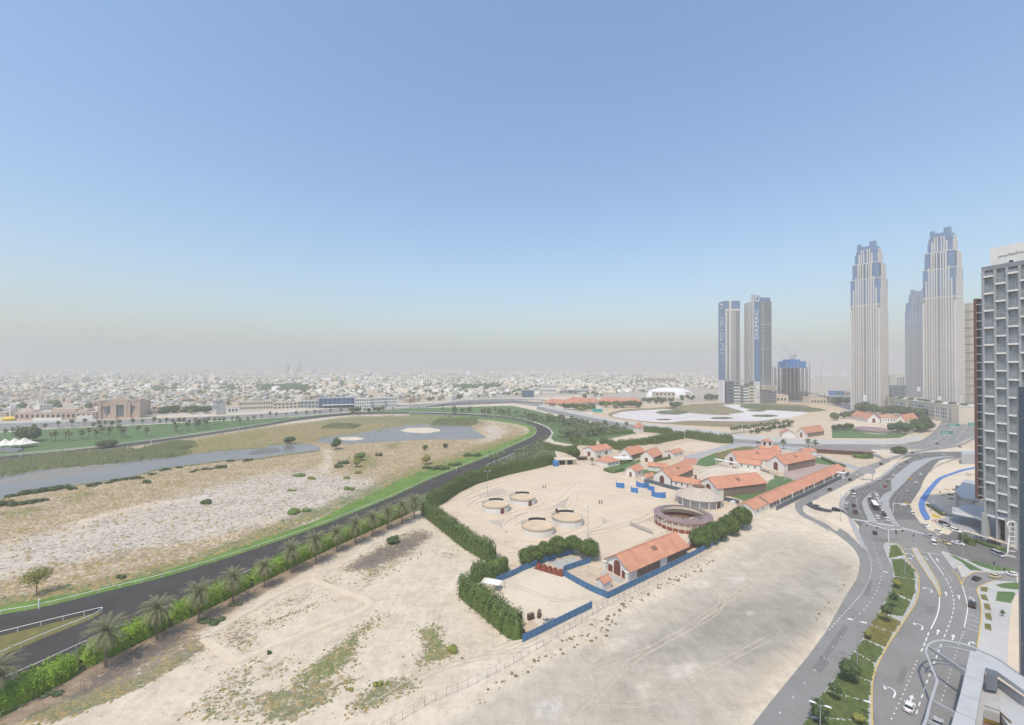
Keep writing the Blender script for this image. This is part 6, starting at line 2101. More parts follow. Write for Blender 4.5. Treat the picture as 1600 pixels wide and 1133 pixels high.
# tower under construction with crane
c0 = gp(1229, 628)
PX = c0.y / F_PX
o = thing("unfinished_tower", "concrete tower under construction with blue formwork crown", "tower", c0)
w = 38 * PX
HT = zat(c0, 573)
b = MB()
n = 17
for k in range(1, n):
    z = HT * k / n
    b.bx(0, w, 0, w, z - .35, z)
b.build("floor_slab", M['metal'], o)
b = MB()
for i in range(7):
    for j in (0, 1, 3, 5, 6):
        b.box((w * (i + .15) / 6.3, w * (j + .15) / 6.3, HT * .47 + (2.5 if (i + j) % 3 else 7)), (1.4, 1.4, HT * .94 + (5 if (i + j) % 3 else 14)))
b.build("column", M['bandgrey'], o)
b = MB()
b.bx(w * .3, w * .7, w * .25, w * .7, 0, HT * .98)
b.build("core", M['steel'], o)
b = MB()
zt = zat(c0, 564.5)
b.bx(w * .16, w * .88, w * .1, w * .8, HT * .96, zt)
b.bx(w * .3, w * .7, w * .2, w * .7, zt, zt + 5)
b.build("formwork", M['bluetarp'], o)
b = MB()
b.bx(-w * .6, w * 1.7, -8, w, 0, 5)
b.bx(-w * .4, w * 1.6, -6, w, 8, 9)
b.bx(-w * .35, w * 1.5, -5, w, 15, 16)
b.bx(-w * .2, w * 1.3, -4, w, 22, 23)
for k in range(12):
    b.box((-w * .35 + w * .17 * k, -3, 11), (1.2, 1.2, 22))
b.build("podium_frame", M['steel'], o)


def crane(loc, h, jib, az, el, label, back=14):
    o = thing("tower_crane", label, "crane", loc, az)
    b = MB()
    for sx in (-.9, .9):
        for sy in (-.9, .9):
            b.tube([(sx, sy, 0), (sx, sy, h)], .22, 4)
    k = 0
    while k * 3 < h - 3:
        s = 1 if k % 2 else -1
        b.tube([(-.9 * s, -.9, k * 3), (.9 * s, -.9, k * 3 + 3)], .15, 4)
        b.tube([(-.9 * s, .9, k * 3), (.9 * s, .9, k * 3 + 3)], .15, 4)
        k += 1
    b.build("mast", M['metal'], o)
    b = MB()
    e = Vector((jib * math.cos(el), 0, h + jib * math.sin(el)))
    for q in ((0, -.7, 0), (0, .7, 0), (0, 0, 1.2)):
        b.tube([Vector((1, 0, h)) + Vector(q), e + Vector(q) * .4], .25, 4)
    for k in range(10):
        p = Vector((1, 0, h)).lerp(e, k / 10)
        b.tube([p + Vector((0, -.6, 0)), Vector((1, 0, h)).lerp(e, (k + .5) / 10) + Vector((0, 0, 1.1)), Vector((1, 0, h)).lerp(e, (k + 1) / 10) + Vector((0, .6, 0))], .13, 4)
    b.build("jib", M['metal'], o)
    b = MB()
    b.bx(-back, 1, -.8, .8, h - .3, h + .3)
    b.bx(-back, -back + 3, -1.2, 1.2, h - 2, h + 1.5)
    b.tube([(-1, 0, h), (-2, 0, h + 8)], .3, 4)
    b.tube([(-2, 0, h + 8), e], .1, 4)
    b.tube([(-2, 0, h + 8), (-back, 0, h)], .1, 4)
    b.build("counter_jib", M['steel'], o)
    return o


q = Vector((c0.x + w * .55, c0.y + w * .5, 0))
crane((q.x - 3, q.y, 0), zat(q, 556), 46, 2.2, 1.05, "luffing crane over the blue formwork, long jib raised to the left")
crane((q.x + 4, q.y - 3, 0), zat(q, 560), 26, .7, 1.05, "shorter luffing crane over the blue formwork")
q = gp(1283, 607)
crane(q, zat(q, 580), 40, .6, 1.15, "thin far crane right of the tower under construction")
# site offices: blue and orange, grey sheds
for x0, x1, yb, yt, m, lb in ((1303, 1318, 619, 611, 'bluetarp', "bright blue site shed left of the stone tower"), (1318, 1329, 619, 612, 'sand_tan', "orange tan site shed beside the blue one"), (1296, 1330, 630, 620, 'steel', "long grey site office left of the stone tower"), (1386, 1400, 605, 584, 'stucco', "white slab block seen between the two stone towers"), (1400, 1413, 606, 586, 'cream', "cream slab block with dark glass centre between the stone towers"),
                              (1384, 1414, 620, 602, 'panelblue', "dark flat hall behind the cream podium")):
    a, c = gp(x0, yb), gp(x1, yb)
    w, h = (c - a).length, zat(a, yt)
    o = thing("site_shed" if yb > 610 and h < 30 else "slab_block", lb, "building", a)
    b = MB()
    b.bx(0, w, 0, w * .7, 0, h)
    b.build("wall", M[m], o)
    b = MB()
    b.bx(-.5, w + .5, -.5, w * .7 + .5, h, h + .8)
    b.build("roof", M['metal'], o)
    v = MB()
    for k in range(3):
        v.bx(w * (.1 + .3 * k), w * (.3 + .3 * k), -.12, -.01, h * .15, h * .85)
    v.build("window", M['glass'], o)
# beige slab tower right of the tallest one
c0 = gp(1508, 640)
o = thing("slab_tower", "beige slab tower with grey ledges squeezed between stone tower and hotel", "tower", c0, math.radians(-62))
h = zat(c0, 474)
b = MB()
b.bx(0, 52, 0, 24, 0, h)
b.build("wall", M['stone'], o)
b = MB()
for k in range(1, 13):
    b.bx(-.8, 52.8, -1.2, 24.5, h * k / 13, h * k / 13 + 1.5)
b.build("ledge", M['bandgrey'], o)
b = MB()
for k in range(40):
    b.bx(1.5, 7.5, -.2, -.01, h * k / 40 + .8, h * k / 40 + 2.6)
b.build("window", M['towerglass'], o)

# ---------------------------------------------------------------- the near hotel
FA = gp(1540, 838)
FB = gp(1577.5, 849)
u = (FB - FA).normalized()
o = thing("hotel", "dark glass hotel with staggered bay windows at the right edge", "hotel", FA, math.atan2(u.y, u.x))
NB, BW, BH = 9, 3.85 * 1.0, 8.7
BW = (FB - FA).length / 2.0
HT = zat(FA, 424)
b = MB()
b.bx(0, NB * BW, 1.6, 34, 12, HT)
b.build("core_wall", M['greyglass'], o)
b = MB()
b.bx(-.6, NB * BW, 0, 34, HT + .01, HT + 2.2)
b.bx(-.7, .1, -.1, 34, 10, HT + 2.1)
b.build("parapet", M['steel'], o)
gl_, fr_, le_ = MB(), MB(), MB()
for i in range(NB):
    x0, x1 = i * BW, (i + 1) * BW
    fr_.bx(x0 - .42, x0 + .42, -.35, 1.55, 0, HT)
    z = HT - (3.2 if i % 2 == 0 else 3.2 + BH / 2) + .0
    first = True
    zt = HT
    while zt > 14:
        zb = z if first else zt - BH
        if zb < 11:
            zb = 11
        # glass leans out towards its sill
        yt, yb = .9, -.15
        vs = [(x0 + .45, yb, zb + .5), (x1 - .45, yb, zb + .5), (x1 - .45, yt, zt), (x0 + .45, yt, zt)]
        gl_.add(vs, [(0, 1, 2, 3)])
        fr_.add([(x0 + .44, yb, zb + .5), (x0 + .44, 1.58, zb + .5), (x0 + .44, 1.58, zt), (x0 + .44, yt, zt)], [(0, 1, 2, 3)])
        fr_.add([(x1 - .44, yb, zb + .5), (x1 - .44, yt, zt), (x1 - .44, 1.58, zt), (x1 - .44, 1.58, zb + .5)], [(0, 1, 2, 3)])
        le_.bx(x0 + .43, x1 - .43, -.75, 1.5, zb - .3, zb + .49)
        for k in (1, 2):
            zz = zb + (zt - zb) * k / 3
            yy = yb + (yt - yb) * k / 3
            fr_.bx(x0 + .46, x1 - .46, yy - .05, yy + .02, zz - .05, zz + .05)
        fr_.bx((x0 + x1) / 2 - .05, (x0 + x1) / 2 + .05, yt - .3, yt, zt - (zt - zb) * .3, zt)
        zt = zb
        first = False
M['hotelglass'] = mat("hotel glass", (0.2, 0.22, 0.22), 0.14, 0.3, 0.25, spec=0.7)
gl_.build("bay_glass", M['hotelglass'], o)
fr_.build("bay_frame", mat("hotel metal panel", (0.37, 0.38, 0.385), .5, .08, .2), o)
le_.build("sill", M['white'], o)
b = MB()
for i in range(0, NB, 2):
    b.box((i * BW, .2, 6), (2.2, 2.2, 12))
b.build("column", M['concrete'], o)
b = MB()
b.bx(2, NB * BW, 3, 30, 0, 11.8)
b.build("lobby", M['dark'], o)
b = MB()
for k in range(10):
    b.box((3 + 3.2 * k, 2.9, 5.5), (.25, .3, 11))
for zz in (3.4, 7):
    b.bx(2, NB * BW, 2.8, 2.99, zz, zz + .3)
b.build("lobby_frame", M['steel'], o)
# brown edged rear wing of the hotel
b = MB()
zb, zt = zat(FA, 780), zat(FA, 468)
b.bx(-5.2, -.9, 6, 36, zb, zt)
b.build("wing", M['greyglass'], o)
b = MB()
b.bx(-6.6, -5.21, 5, 36, zb - 2, zt + 1.5)
b.build("wing_edge", mat("rusty brown cladding", (0.27, 0.145, 0.1), .8, .12, .3), o)
b = MB()
k = 0
z = zb
while z < zt:
    b.bx(-5.2, -.85, 4.6, 6.2, z, z + .45)
    z += BH / 2
b.build("wing_sill", M['white'], o)
# roof sign block
b = MB()
zr = zat(FA, 389)
b.bx(1.2, NB * BW, 3, 30, HT + 2.21, zr)
sb = b.build("sign_block", M['stucco'], o)
b = MB()


def arab(x, y):
    return (4.2 + x * .0147, 2.9, HT + 2.2 + (zr - HT - 2.2) * (.43 + y * .00125))


base = [(0, -40), (4, 20), (40, 60), (75, 55), (70, 0), (95, 45), (170, 40), (205, 20), (255, 52), (330, 55), (400, 62), (450, 55), (520, 70), (600, 66), (660, 72), (705, 78), (720, 110), (690, 120), (676, 90)]
b.tube([arab(x, y) for x, y in base], .13, 5)
for x, h in ((270, 130), (455, 160)):
    b.tube([arab(x, 60), arab(x, h)], .1, 5)
for x, y in ((160, -5), (360, 10), (380, 10), (555, 20)):
    b.tube([arab(x, y), arab(x + 14, y)], .1, 5)
b.build("lettering", M['steel'], sb)
b = MB()
b.bx(15.4, 17.5, 2.88, 2.99, HT + 4.5, zr - 2)
b.build("sign_panel", mat("rose sign panel", (0.42, 0.12, 0.17), .5, .1, .3), sb)
b = MB()
b.bx(7.4, 10.4, 2.6, 2.99, HT + 2.3, HT + 3.9)
b.build("hatch_frame", M['white'], sb)
b = MB()
b.bx(8.2, 9.6, 2.5, 2.59, HT + 2.3, HT + 3.7)
b.build("hatch", M['dark'], sb)
# entrance roof and canopies beside the hotel


def flat_thing(name, label, cat, pts, z, th, m, fascia=None):
    P = [gp(*p, z).to_2d() for p in pts]
    A = P[0]
    b = MB()
    b.prism([p - A for p in P], z - th, z)
    return tag(b.build(name, M[m], None, (A.x, A.y, 0)), label, cat), A


o, A = flat_thing("entrance_roof", "grey sloping panel roof on posts beside the hotel foot", "roof", pl("R6", [(700, 660), (815, 515), (960, 540), (990, 770), (860, 755), (780, 740)]), 9.5, .6, 'canopygrey')
b = MB()
for x, y in ((735, 700), (940, 740)):
    p = W("R6", x, y + 60, 0) - Vector((A.x, A.y, 0))
    b.bx(p.x - .9, p.x + .9, p.y - .9, p.y + .9, 0, 8.9)
b.build("pier", M['concrete'], o)
b = MB()
for t in (.33, .66):
    p0, p1 = W("R6", 815 - 115 * t, 515 + 145 * t, 9.53).to_2d() - A, W("R6", 960 + 25 * t, 540 + 200 * t, 9.53).to_2d() - A
    b.wall([p0, p1], .25, 9.5, 9.56)
b.build("seam", M['steel'], o)
o, A = flat_thing("entrance_canopy", "wedge shaped grey canopy with white front edge before the hotel lobby", "canopy", pl("R6", [(675, 860), (860, 810), (1040, 845), (1070, 1000), (970, 965), (700, 905)]), 7.0, .5, 'canopygrey')
b = MB()
P = [W("R6", x, y, 7).to_2d() - A for x, y in ((675, 850), (670, 905), (970, 968), (1040, 1005))]
b.wall(P, .3, 6.0, 7.3)
b.build("fascia", M['white'], o)
b = MB()
p = W("R6", 750, 900, 0).to_2d() - A
for dx, dy in ((4, 5), (12, 3)):
    b.bx(p.x + dx, p.x + dx + .8, p.y + dy, p.y + dy + .8, 0, 6.45)
b.build("pier", M['concrete'], o)
# slate clad building beside the camera: its corner bay reaches into the frame from the right
o = thing("slate_building", "slate blue clad building corner cut by the right frame edge", "building", (29.14, 24, 0))
zb, zt = 85 - 472 / F_PX * 24, 85 - 27 / F_PX * 24
b = MB()
b.bx(.75, 16, -16, -.02, 0, zt)
b.build("wall", M['panelblue'], o)
b = MB()
b.bx(0, .74, -14, 0, zb, zt)
b.build("corner_bay", M['panelblue'], o)
b = MB()
for k in range(1, 9):
    z = zb + (zt - zb) * k / 9
    b.bx(-.012, .75, -14.01, .012, z, z + .03)
b.bx(-.02, .06, -.06, .02, zb, zt + .05)
b.build("panel_joint", M['steel'], o)
zc0, zc1 = 85 - 292 / F_PX * 24, 85 - 240 / F_PX * 24
b = MB()
b.bx(.1, .5, .02, .3, zc0 + .35, zc1 + .05)
b.build("white_bay", M['white'], o)
b = MB()
P = [(.1, .2, zc1 + .02), (-.3, .2, zc1 + .06), (-.42, .2, zc1 - .1), (-.3, .2, zc1 - .35), (-.33, .2, (zc0 + zc1) / 2), (-.4, .2, zc0 + .2), (-.5, .2, zc0 + .05), (.1, .2, zc0 - .1)]
b.tube(P, .035, 8)
for k in range(6):
    z = zc0 + (zc1 - zc0) * (k + .8) / 6.8
    b.tube([(-.32, .2, z + .06), (.1, .2, z)], .025, 6)
b.build("ladder_frame", M['white'], o)
# ---------------------------------------------------------------- the low city beyond the park
CITY_B = [(-140, 664), (0, 658), (150, 655), (230, 651), (330, 645), (400, 641), (480, 636.5), (560, 634), (640, 629), (720, 624), (800, 618.5), (860, 619), (940, 618), (1010, 612), (1090, 611), (1125, 606), (1128, 590), (1420, 590), (1420, 583), (1060, 584), (900, 581), (800, 579), (600, 577), (0, 575), (-140, 575)]
CITY_P = np.array(CITY_B)


def in_poly(P, x, y):
    c = np.zeros(len(x), bool)
    q = np.roll(P, -1, 0)
    for (x0, y0), (x1, y1) in zip(P, q):
        if y0 == y1:
            continue
        c ^= ((y0 > y) != (y1 > y)) & (x < (x1 - x0) * (y - y0) / (y1 - y0) + x0)
    return c


def grid_pts(cell, y0, y1, ang, jit):
    ca, sa = math.cos(ang), math.sin(ang)
    R = y1 * 1.7
    g = np.arange(-R, R, cell)
    A, B = np.meshgrid(g, g)
    A, B = A.ravel(), B.ravel()
    X, Y = A * ca - B * sa, A * sa + B * ca
    k = (Y > y0) & (Y < y1) & (X > -1.35 * Y) & (X < .98 * Y)
    X, Y = X[k], Y[k]
    ia, ib = np.round(A[k] / cell).astype(int), np.round(B[k] / cell).astype(int)
    street = (ia % 7 == 0) | (ib % 5 == 0)
    X, Y, = X + rs.uniform(-jit, jit, len(X)), Y + rs.uniform(-jit, jit, len(Y))
    P = np.stack([X, Y, np.zeros(len(X))], 1)
    x, y, d = to_px(P)
    ok = in_poly(CITY_P, x, y)
    return P[ok], x[ok], y[ok], street[ok]


RES = [(20, 154, 640, 662), (148, 224, 640, 660), (352, 474, 634, 650), (472, 632, 628, 645), (338, 352, 624, 650), (1008, 1092, 606, 626), (842, 1004, 616, 640), (568, 594, 612, 624), (844, 875, 606, 618), (812, 838, 612, 622), (404, 482, 603, 614), (708, 782, 603, 609)]


def free(x, y):
    k = np.ones(len(x), bool)
    for a, b, c, d in RES:
        k &= ~((x > a) & (x < b) & (y > c) & (y < d))
    return k


ANG = math.radians(-17)
P1, x1, y1, s1 = grid_pts(27, 640, 1500, ANG, 3.0)
k = free(x1, y1) & ~s1
P1, x1, y1 = P1[k], x1[k], y1[k]
order = np.argsort(P1[:, 1])
P1, x1, y1 = P1[order], x1[order], y1[order]


def villa(seed):
    r = random.Random(seed)
    b = MB()
    w, d, h = r.uniform(13, 19), r.uniform(12, 18), r.choice([7.2, 7.8, 8.4, 10.5])
    b.bx(-w / 2, w / 2, -d / 2, d / 2, 0, h, 0)
    b.bx(-w / 2 - .25, w / 2 + .25, -d / 2 - .25, d / 2 + .25, h - .7, h + .5, 0)
    b.bx(-w / 2 + .3, w / 2 - .3, -d / 2 + .3, d / 2 - .3, h + .5, h + .52, 1)
    if r.random() < .8:
        b.bx(-w * .1, w * .3, -d * .1, d * .35, h, h + 3.0, 0)
    if r.random() < .7:
        b.bx(w / 2, w / 2 + r.uniform(4, 8), -d / 2, d * .2, 0, 4.0, 0)
    if r.random() < .5:
        b.bx(-w * .3, w * .1, -d / 2 - 2.2, -d / 2, 0, h * .75, 0)
    for fl in range(2 if h < 9 else 3):
        z = 1.0 + fl * 3.4
        for j in range(4):
            xx = -w / 2 + w * (j + .5) / 4
            b.bx(xx - .9, xx + .9, -d / 2 - .07, -d / 2, z, z + 1.7, 2)
            yy = -d / 2 + d * (j + .5) / 4
            b.bx(-w / 2 - .07, -w / 2, yy - .8, yy + .8, z, z + 1.7, 2)
            b.bx(w / 2, w / 2 + .07, yy - .8, yy + .8, z, z + 1.7, 2)
    b.bx(-w * .75, w * .8, -d * .85, -d * .83, 0, 2.2, 0)
    return b


M['flatroof'] = mat("flat roof screed", (0.52, 0.48, 0.42), .9, .12, .1)
VMESH = []
for s_ in range(12):
    b = villa(100 + s_)
    VMESH.append(mesh_from("villa", b.v, b.f, [M['villa'], M['flatroof'], M['glass']], b.m))
VCOL = [((.66, .58, .46), "cream"), ((.72, .69, .63), "white"), ((.6, .49, .36), "tan"), ((.62, .45, .33), "peach"), ((.66, .53, .28), "yellowish"), ((.5, .47, .43), "grey"), ((.7, .64, .54), "pale cream"), ((.55, .4, .32), "pinkish")]
VW = np.array([.24, .26, .12, .06, .04, .08, .17, .03])
nv = 0
ncity = []
for i in range(len(P1)):
    if rs.uniform() < .16:
        continue
    if nv < 300 and -30 < x1[i] < 1130:
        c, cn = VCOL[rs.choice(8, p=VW)]
        o = link("villa", VMESH[rs.randint(12)], None, P1[i], ANG + rs.choice([0, math.pi / 2, math.pi, -math.pi / 2]))
        o.scale = (rs.uniform(.95, 1.4), rs.uniform(.95, 1.4), rs.uniform(.9, 1.3))
        o.color = (*(np.array(c) * rs.uniform(.92, 1.08)), 1)
        zone = "left of the pink hall" if x1[i] < 150 else "behind the pink hall" if x1[i] < 230 else "between pink hall and town road" if x1[i] < 345 else "behind the long arcade" if x1[i] < 475 else "behind the blue glass and white blocks" if x1[i] < 640 else "behind the flyover" if x1[i] < 860 else "left of the white dome"
        tag(o, f"{cn} flat roofed villa of the town, {zone}", "villa", "town villas")
        nv += 1
    else:
        ncity.append((*P1[i][:2], 27))
for cell, a, c_ in ((29, 1500, 3600), (64, 3600, 9500)):
    P2, x2, y2, s2 = grid_pts(cell, a, c_, ANG, cell * .2)
    k = free(x2, y2) & ~(s2 & (rs.uniform(0, 1, len(s2)) < .85)) & (rs.uniform(0, 1, len(s2)) < .82)
    for p in P2[k]:
        ncity.append((p[0], p[1], cell))
N = np.array(ncity)
n = len(N)
big = N[:, 2] > 40
pat = .5 + .5 * np.sin(N[:, 0] * .004 + 1.3 * np.sin(N[:, 1] * .0023)) * np.sin(N[:, 1] * .0031)
w = np.where(big, rs.uniform(20, 52, n), rs.uniform(12, 24, n) * (1 + .9 * (rs.uniform(0, 1, n) < .12)))
d = np.where(big, rs.uniform(20, 50, n), rs.uniform(11, 19, n) * (1 + .9 * (rs.uniform(0, 1, n) < .12)))
h = np.where(big, rs.choice([7, 8, 9, 12, 16], n), rs.choice([4.5, 7.5, 8, 8.5, 11], n)) * (1 + (rs.uniform(0, 1, n) < .035) * rs.uniform(.5, 2.2, n))


def boxes(cx, cy, z0, z1, w, d, ang):
    sx = np.array([-1, 1, 1, -1, -1, 1, 1, -1]) * .5
    sy = np.array([-1, -1, 1, 1, -1, -1, 1, 1]) * .5
    X = sx[None] * w[:, None]
    Y = sy[None] * d[:, None]
    ca, sa = np.cos(ang)[:, None], np.sin(ang)[:, None]
    V = np.stack([cx[:, None] + X * ca - Y * sa, cy[:, None] + X * sa + Y * ca, np.concatenate([np.repeat(z0[:, None], 4, 1), np.repeat(z1[:, None], 4, 1)], 1)], -1)
    f = np.array([(4, 5, 6, 7), (0, 1, 5, 4), (1, 2, 6, 5), (2, 3, 7, 6), (3, 0, 4, 7)])
    Fq = f[None] + (np.arange(len(cx)) * 8)[:, None, None]
    return V.reshape(-1, 3), Fq.reshape(-1, 4)


FM = [M['cream'], M['stucco'], M['stone'], M['sand_peach'], M['metal'], M['flatroof'], M['glass']]
ang = np.full(n, ANG) + rs.uniform(-.05, .05, n)
z = np.zeros(n)
main = boxes(N[:, 0], N[:, 1], z, h, w, d, ang)
wm = rs.choice(5, n, p=[.34, .34, .14, .08, .1])
mi0 = np.stack([np.full(n, 5), wm, wm, wm, wm], 1).ravel()
top = boxes(N[:, 0] + w * .1, N[:, 1] + d * .05, h * .5, h + 2.8, w * .38, d * .35, ang)
mi1 = np.stack([np.full(n, 5), wm, wm, wm, wm], 1).ravel()
near = N[:, 1] < 2600
fb = boxes(N[near, 0], N[near, 1], h[near] * .18, h[near] * .36, w[near] * .8, d[near] + .2, ang[near])
fc = boxes(N[near, 0], N[near, 1], h[near] * .6, h[near] * .78, w[near] + .2, d[near] * .7, ang[near])
mi2 = np.full(near.sum() * 5, 6)
V, Fq = join([main, top, fb, fc])
o = link("far_houses", mesh_np("far_houses", V, Fq, FM, np.concatenate([mi0, mi1, mi2, mi2])))
o["kind"] = "stuff"


# ---- mid and far trees: a few crowns shared by many trees
def proto_tree(h, r, m, seed, nq):
    t = thing("tree", "tree", "tree")
    trunk_mb(h * .3, .28, .2, 0).build("trunk", M['bark'], t)
    L = [(rs.uniform(-.4, .4) * r, rs.uniform(-.4, .4) * r, h * rs.uniform(.5, .72), r * rs.uniform(.5, .7), r * rs.uniform(.5, .7), h * rs.uniform(.22, .32)) for _ in range(5)]
    V, Fq = lobes(L, nq, 1.5, .72)
    link("crown", mesh_np("crown", V, Fq, M[m]), t)
    return t


TP = [proto_tree(9, 5, 'leaf', 1, 1.0), proto_tree(8, 4.2, 'leaf', 2, 1.2), proto_tree(10, 5.5, 'hedge', 3, 1.0), proto_tree(7, 4.5, 'leafolive', 4, 1.0)]
tp_used = set()


def put_tree(p, sc, label, group, k=None):
    k = int(rs.choice(4, p=[.4, .3, .2, .1])) if k is None else k
    t = TP[k]
    if k not in tp_used:
        tp_used.add(k)
        t.location, t.scale = p, (sc,) * 3
        return tag(t, label, None, group)
    return dup(t, p, rs.uniform(0, 6.28), sc, label, group)


for c, poly, cnt, s0, sA, lb, gr in (("A", [(880, 425), (1310, 405), (1310, 425), (880, 445)], 22, 1.2, 1.7, "round dark tree in the row right of the pink hall", "trees right of the pink hall"),
                                     ("C", [(320, 395), (520, 395), (520, 412), (320, 412)], 16, 1.1, 1.5, "dark tree before the left long red roof", "trees before the red roofs"), ("C", [(560, 385), (800, 375), (800, 392), (560, 395)], 22, 1.2, 1.7, "dark tree before the right long red roof", "trees before the red roofs"),
                                     ("C", [(1060, 330), (1300, 325), (1300, 345), (1060, 350)], 20, 1.0, 1.5, "tree in the belt between white dome and blue towers", "trees by the white dome"), ("C", [(820, 345), (1050, 340), (1050, 362), (820, 370)], 20, 1.0, 1.5, "tree in the belt in front of the white dome", "trees by the white dome"),
                                     ("S3", [(250, 560), (500, 600), (850, 640), (1000, 640), (1280, 600), (1280, 570), (1000, 580), (600, 560), (300, 520)], 46, 1.5, 2.3, "big dark tree in the belt under the cream podium", "trees under the cream podium"),
                                     ("S3", [(850, 700), (1040, 690), (1010, 770), (880, 780)], 12, 1.3, 1.9, "dark tree between far white stable and highway", "trees by the far stable"), ("S3", [(610, 750), (800, 750), (800, 790), (610, 790)], 8, 1.2, 1.6, "dark tree at the right end of the far lawn", "trees by the far stable"),
                                     ("S3", [(0, 620), (230, 590), (230, 620), (0, 650)], 10, 1.0, 1.4, "tree on the sand left of the cream podium", "trees left of the podium"), ("D", [(420, 360), (510, 350), (510, 375), (420, 380)], 8, 1.4, 1.9, "dark tree at the foot of the left stone tower", "trees left of the podium"),
                                     ("S5", [(780, 565), (1000, 515), (1280, 480), (1280, 500), (1000, 550), (800, 585)], 22, .45, .7, "low bushy tree beside the palm row of the lake bed", "bushes by the lake bed"), ("S3", [(0, 730), (200, 735), (200, 760), (0, 760)], 8, .7, 1.0, "bushy tree at the left end of the far lawn", "trees by the far stable"),
                                     ("A", [(80, 600), (230, 590), (230, 605), (80, 612)], 4, 1.5, 1.9, "broad green tree behind the white tents", "trees behind the tents"), ("T4", [(660, 795), (1120, 770), (1120, 790), (660, 810)], 14, .8, 1.1, "bushy tree along the road before the white blocks", "trees before the white blocks"),
                                     ("C", [(430, 300), (560, 290), (560, 325), (430, 335)], 9, 1.0, 1.3, "tree behind the long red roofs", "trees before the red roofs"), ("S4", [(1240, 255), (1340, 250), (1340, 280), (1240, 285)], 4, 1.2, 1.6, "tree at the rim of the white lake bed", "trees at the lake rim")):
    for x, y in inside(pl(c, poly), cnt):
        put_tree(gp(x, y), rs.uniform(s0, sA), lb, gr)
# the city's own trees: one mass far off
T, tx, ty, ts = grid_pts(30, 680, 5200, ANG + .1, 12)
pat = np.sin(T[:, 0] * .006 + 2 * np.sin(T[:, 1] * .004)) * np.sin(T[:, 1] * .007 + 1)
k = free(tx, ty) & (rs.uniform(0, 1, len(T)) < np.where(pat > .3, .95, .55))
T = T[k]
F1, _, _, _ = grid_pts(13, 700, 2600, ANG, 5)
fx, fy, _ = to_px(F1)
fk = np.zeros(len(F1), bool)
for a, b_, c, e in ((408, 482, 604, 613), (448, 470, 602, 606), (710, 762, 603.5, 608.5), (745, 780, 601, 605), (268, 285, 603, 607), (302, 318, 599, 604), (840, 870, 588, 596), (900, 960, 590, 594), (1128, 1330, 596, 606), (1270, 1330, 590, 612), (235, 262, 607, 614), (340, 366, 603, 612), (500, 530, 593, 599)):
    fk |= (fx > a) & (fx < b_) & (fy > c) & (fy < e)
Tf = np.concatenate([T, F1[fk]])
n = len(Tf)
r = rs.uniform(3.4, 7.2, n)
hh = rs.uniform(7, 13, n)
u_, v_ = np.meshgrid(np.arange(7) * 2 * math.pi / 7, np.array([.12, .8, 1.5, 2.3]))
D = np.stack([np.cos(u_) * np.sin(v_), np.sin(u_) * np.sin(v_), np.cos(v_)], -1).reshape(-1, 3)
V = D[None] * np.stack([r, r, hh * .5], 1)[:, None] * rs.uniform(.75, 1.25, (n, 28, 1))
V[:, :, :2] += Tf[:, None, :2]
V[:, :, 2] += (hh * .5)[:, None]
i = np.arange(28).reshape(4, 7)
f = np.stack([i[:-1], i[1:], np.roll(i, -1, 1)[1:], np.roll(i, -1, 1)[:-1]], -1).reshape(-1, 4)
Fq = (f[None] + (np.arange(n) * 28)[:, None, None]).reshape(-1, 4)
o = link("far_trees", mesh_np("far_trees", V.reshape(-1, 3), Fq, M['leaf']))
o["kind"] = "stuff"


# ---------------------------------------------------------------- landmarks of the city
def block(name, label, cat, x0, x1, yb, yt, dep, wall='cream', floors=2, cols=8, yb1=None, glass='glass', roof='flatroof'):
    a, c = gp(x0, yb), gp(x1, yb1 or yb)
    u = c - a
    w = u.length
    h = zat(a, yt)
    o = thing(name, label, cat, a, math.atan2(u.y, u.x))
    b = MB()
    b.bx(0, w, 0, dep, 0, h)
    b.build("wall", M[wall], o)
    b = MB()
    b.bx(-.4, w + .4, -.4, dep + .4, h, h + .7)
    b.build("roof", M[roof], o)
    for f in range(floors):
        v = MB()
        z0, z1 = h * (f + .3) / floors, h * (f + .75) / floors
        for j in range(cols):
            v.bx(w * (j + .22) / cols, w * (j + .78) / cols, -.12, -.01, z0, z1)
        v.build("window", M[glass], o)
    return o, w, h


o, w, h = block("pink_building", "long low pink stone building with dark window openings, left of the pink hall", "building", 22, 150, 657, 645, 22, 'pinkstone', 1, 16, 655.5)
b = MB()
for x, ww, hh_ in ((.1, .1, 3), (.42, .3, 4.5), (.75, .12, 3.5)):
    b.bx(w * x, w * (x + ww), 3, 18, h, h + hh_)
b.build("upper_block", M['pinkstone'], o)
b = MB()
b.bx(w * .8, w * .99, -5, -.2, 0, h * .55)
b.bx(w * .25, w * .6, -4, -.2, 0, h * .3)
b.build("front_block", M['stucco'], o)
o, w, h = block("pink_hall", "monumental pink stone hall with large dark glass front and slanted pylons", "hall", 152.5, 219.5, 655, 627.5, 34, 'pinkstone', 1, 1, 653)
g = MB()
g.bx(w * .385, w * .62, -.3, -.13, h * .12, h * .68)
g.build("glass_front", M['greyglass'], o)
g = MB()
for x in (.2, .75):
    vpoly(g, [(w * x, h * .12), (w * (x + .02), h * .12), (w * (x + .13 if x > .5 else x + .03), h * .7), (w * (x if x > .5 else x - .09), h * .7)], -.3, .15)
g.build("slanted_window", M['greyglass'], o)
b = MB()
for x in (.02, .3, .37, .62, .7, .93):
    b.bx(w * x, w * (x + .07), -2.2, -.4, 0, h * .93)
b.bx(w * .28, w * .72, -1.5, 20, h * .78, h * 1.06)
vpoly(b, [(w * .3, h * 1.06), (w * .7, h * 1.06), (w * .6, h * 1.16), (w * .4, h * 1.16)], -1, 14)
b.bx(w * .02, w * .18, -1, 16, h, h * 1.08)
b.bx(w * .84, w * .99, -1, 16, h, h * 1.1)
b.build("pylon", M['pinkstone'], o)
